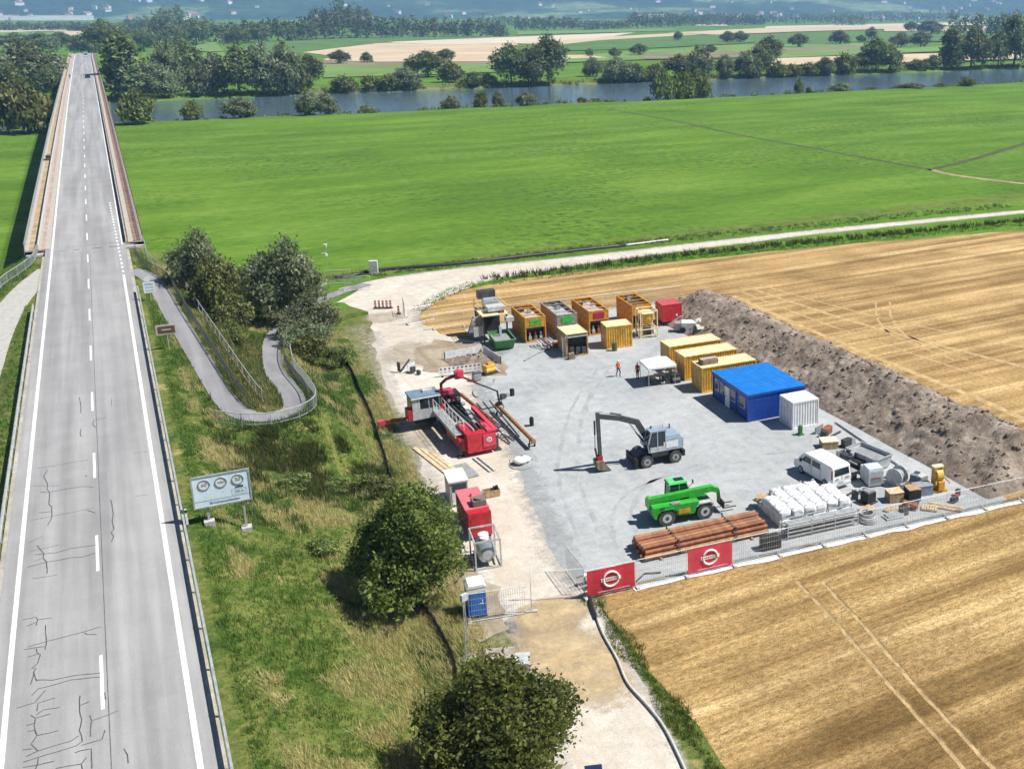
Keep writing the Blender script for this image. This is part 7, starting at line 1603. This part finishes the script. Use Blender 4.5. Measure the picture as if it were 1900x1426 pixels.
def person(label, loc, rz, top, legs, walk=.18, helmet=None, arm=.1):
    o = thing('person', label, 'person', loc, rz)
    J = {'pel': (0, 0, .95), 'wst': (0, 0, 1.1), 'chest': (0, .0, 1.33), 'nck': (0, .0, 1.5), 'nk2': (0, .01, 1.56), 'hd': (0, .02, 1.66), 'top': (0, .01, 1.76),
         'hl': (-.1, 0, .9), 'kl': (-.11, walk * .9, .5), 'al': (-.11, walk * .4, .09), 'tl': (-.12, walk * .4 + .17, .04), 'hr': (.1, 0, .9), 'kr': (.11, -walk * .2, .5), 'ar': (.11, -walk, .1), 'tr': (.12, -walk + .17, .04),
         'sl': (-.19, 0, 1.42), 'el': (-.26, -.05, 1.14), 'wl': (-.26, arm, .92), 'pl': (-.25, arm + .05, .85), 'sr': (.19, 0, 1.42), 'er': (.26, -.06, 1.14), 'wr': (.26, arm * .6, .92), 'pr': (.25, arm * .6 + .05, .85)}
    E_ = [('pel', 'wst'), ('wst', 'chest'), ('chest', 'nck'), ('nck', 'nk2'), ('nk2', 'hd'), ('hd', 'top'), ('pel', 'hl'), ('hl', 'kl'), ('kl', 'al'), ('al', 'tl'), ('pel', 'hr'), ('hr', 'kr'), ('kr', 'ar'), ('ar', 'tr'), ('nck', 'sl'), ('sl', 'el'), ('el', 'wl'), ('wl', 'pl'), ('nck', 'sr'), ('sr', 'er'), ('er', 'wr'), ('wr', 'pr')]
    rad = {'pel': (.155, .11), 'wst': (.145, .1), 'chest': (.175, .12), 'nck': (.10, .08), 'nk2': (.055, .055), 'hd': (.085, .1), 'top': (.06, .07), 'hl': (.095, .1), 'kl': (.06, .065), 'al': (.042, .045), 'tl': (.045, .03), 'sl': (.07, .07), 'el': (.045, .045), 'wl': (.032, .032), 'pl': (.04, .022)}
    names = list(J); me = bpy.data.meshes.new('body'); me.from_pydata([J[k] for k in names], [(names.index(a), names.index(b)) for a, b in E_], [])
    b = bpy.data.objects.new('body', me); C.objects.link(b)
    sk_ = b.modifiers.new('Skin', 'SKIN'); b.modifiers.new('Sub', 'SUBSURF').levels = 1
    for i, k in enumerate(names):
        kk = k if k in rad else k[0] + 'l'; me.skin_vertices[0].data[i].radius = rad[kk]; me.skin_vertices[0].data[i].use_root = (k == 'pel')
    dg = bpy.context.evaluated_depsgraph_get(); nm = bpy.data.meshes.new_from_object(b.evaluated_get(dg)); bpy.data.objects.remove(b)
    mats_ = [M_skin, top, legs, M_black]
    nm.materials.clear()
    for m in mats_: nm.materials.append(m)
    for f in nm.polygons:
        c = f.center; f.material_index = 3 if c.z < .13 else (2 if c.z < 1.0 and abs(c.x) < .21 else (0 if (c.z > 1.53 or (abs(c.x) > .2 and c.z < .93)) else 1)); f.use_smooth = True
    shared('body', nm, o)
    for s in (-1, 1):
        base = Vector(J['pl' if s < 0 else 'pr']); fm = MB()
        for k, l in enumerate((.075, .085, .08, .065)):
            yy = -.028 + .019 * k; fm.tube([base + Vector((0, yy, -.01)), base + Vector((s * -.005, yy + .006, -.01 - l * .6)), base + Vector((s * -.015, yy + .012, -.01 - l))], .0085, 5)
        fm.tube([base + Vector((0, .03, .03)), base + Vector((-s * .01, .05, 0)), base + Vector((-s * .015, .055, -.03))], .0095, 5); fm.build('fingers', M_skin, o)
    hd = MB(); hd.sphere((0, .005, 1.72), (.105, .12, .1), 12, 6) if helmet else hd.sphere((0, -.015, 1.71), (.098, .11, .095), 12, 6)
    if helmet: hd.box((0, .12, 1.70), (.16, .09, .015))
    hd.build('helmet' if helmet else 'hair', helmet or mat('brown_hair', (.05, .03, .02), .8), o)
    fc = MB(); fc.sphere((0, .125, 1.645), (.016, .022, .02), 6, 4); fc.build('nose', M_skin, o); ey = MB(); ey.sphere((-.035, .108, 1.668), .011, 6, 4); ey.sphere((.035, .108, 1.668), .011, 6, 4); ey.build('eyes', M_ink, o)
    return o
M_hivis = mat('orange_red_hivis', (.80, .10, .05), .7, var=.1); M_redv = mat('dark_red_jacket', (.42, .03, .04), .7, var=.1); M_trs = mat('dark_trousers', (.03, .03, .04), .8)
person('person in a bright orange vest walking across the open yard', (42.9, 94.8, .04), R(200), M_hivis, M_trs, .22, mat('white_helmet', (.8, .8, .78), .4))
person('person in a dark red jacket standing next to the gazebo', (44.3, 93.1, .04), R(120), M_redv, M_trs, .05, mat('white_helmet', (.8, .8, .78), .4))
zz = float(zroad(505)); person('person in dark clothes walking along the left edge of the bridge road', (-8.0, 505, zz + .14), R(10), M_trs, M_trs, .2)
def car(label, loc, rz, m, name='car', van=False):
    o = thing(name, label, 'car', loc, rz); h = 1.9 if van else 1.45
    MB().prism([(-2.1, .3), (2.1, .3), (2.15, .7), (1.2, .9), (-2.1, .95)], -.88, .88, 'y').build('body', m, o)
    MB().prism([(-2.0, .9), (1.15, .88), (.45, h - .08), (-1.7 if not van else -2.0, h - .08)], -.78, .78, 'y').build('windows', M_glass, o); MB().box((-.6 if not van else -.8, 0, h - .03), (2.2 if not van else 2.5, 1.5, .08)).build('roof', m, o)
    for x in (-1.3, 1.35):
        for y in (-.8, .8): MB().cyl((x, y - .1, .32), (x, y + .1, .32), .32, 14).build('wheel', M_black, o)
    for y in (-.65, .65): MB().box((2.1, y, .65), (.08, .3, .15)).build('headlight', M_white, o)
t = 507.; car('dark car driving on the right lane of the bridge', (-1.9, t, float(zroad(t)) + .01), R(92), mat('car_black', (.02, .022, .025), .3))
t = 734.; car('white van following at the far end of the bridge', (-1.9 + float(xroad(t)), t, float(zroad(t)) + .02), R(86), M_white, 'car', True)
# wheel tracks pressed into the stubble
M_wheel = mat('pressed_straw', (.47, .325, .15), .85, var=.22, scale=1.2); M_rut = mat('torn_stubble', (.25, .165, .08), .9, var=.35, scale=3.)
def tyre(pix, w=.26, m=None, z=.018): ribbon('wheel_track', smoothline([(*S(u, v, 0)[:2], z) for u, v in pix], 8), w, m or M_wheel, 0., jag=.10)
for dx in (0, 46):
    tyre([(1478 + dx, 1078), (1560 + dx, 1165), (1650 + dx, 1270), (1740 + dx * 1.1, 1370), (1800 + dx * 1.2, 1440)]); tyre([(1486 + dx, 1082), (1568 + dx, 1168), (1658 + dx, 1273), (1748 + dx * 1.1, 1373), (1808 + dx * 1.2, 1440)], .10, M_rut, .021)
for k in range(5): tyre([(1345 + 16 * k, 556 - 7 * k), (1480 + 26 * k, 625 - 12 * k), (1640 + 40 * k, 705 - 20 * k), (1780 + 52 * k, 775 - 28 * k), (1920 + 60 * k, 850 - 34 * k)], (.4, .8, .3, .6, .3)[k])
M_rutyard = surf_gravel('compacted_gravel', (.325, .34, .347), (.43, .442, .446), None, .4)
for k, pp in enumerate(([(27, 60), (29, 66), (33, 70), (40, 70.5), (46, 69)], [(25.5, 64), (28, 74), (31.5, 82), (36, 90), (42, 98)])):
    for dx in (0, 1.9): ribbon('tyre_mark', smoothline([(a + dx, b + .3 * dx, .0445 + .0006 * k) for a, b in pp], 8), .34, M_rutyard, 0., jag=.3)
for dx in (0, 26): tyre([(1625 + dx, 560), (1628 + dx, 590), (1650 + dx, 618), (1700 + dx, 640), (1770 + dx, 668)], .3)
# footpaths worn into the meadow
M_worn = mat('worn_grass_path', (.06, .07, .02), .9, var=.15, scale=.3); M_wornp = mat('pale_worn_path', (.33, .27, .15), .9, var=.2, scale=.3)
def worn(pix, w, m): ribbon('field_path', smoothline([(*S(u, v, 0)[:2], .02) for u, v in pix], 6), w, m, 0., jag=.25)
worn([(1130, 203), (1250, 224), (1360, 248), (1480, 270), (1600, 292), (1730, 316)], 1.5, M_worn); worn([(1728, 314), (1790, 300), (1850, 282), (1910, 264)], 2.0, M_worn); worn([(1725, 314), (1760, 323), (1830, 333), (1920, 343)], 1.8, M_wornp)
# ------------------------------------------------------------------ haze over the plain
hzm = bpy.data.materials.new('valley_haze'); hzm.use_nodes = True
hn = hzm.node_tree.nodes; hn.remove(hn['Principled BSDF'])
pv = hn.new('ShaderNodeVolumePrincipled'); pv.inputs['Color'].default_value = (.32, .56, 1., 1); pv.inputs['Density'].default_value = .00014
pv.inputs['Anisotropy'].default_value = 0.
hzm.node_tree.links.new(pv.outputs[0], next(n for n in hn if n.type == 'OUTPUT_MATERIAL').inputs['Volume'])
mb = MB(); mb.box((0, 6000, 247), (27000, 16000, 506)); o = mb.build('haze', hzm); tag(o, 'thin blue haze filling the valley air', 'haze', kind='stuff')
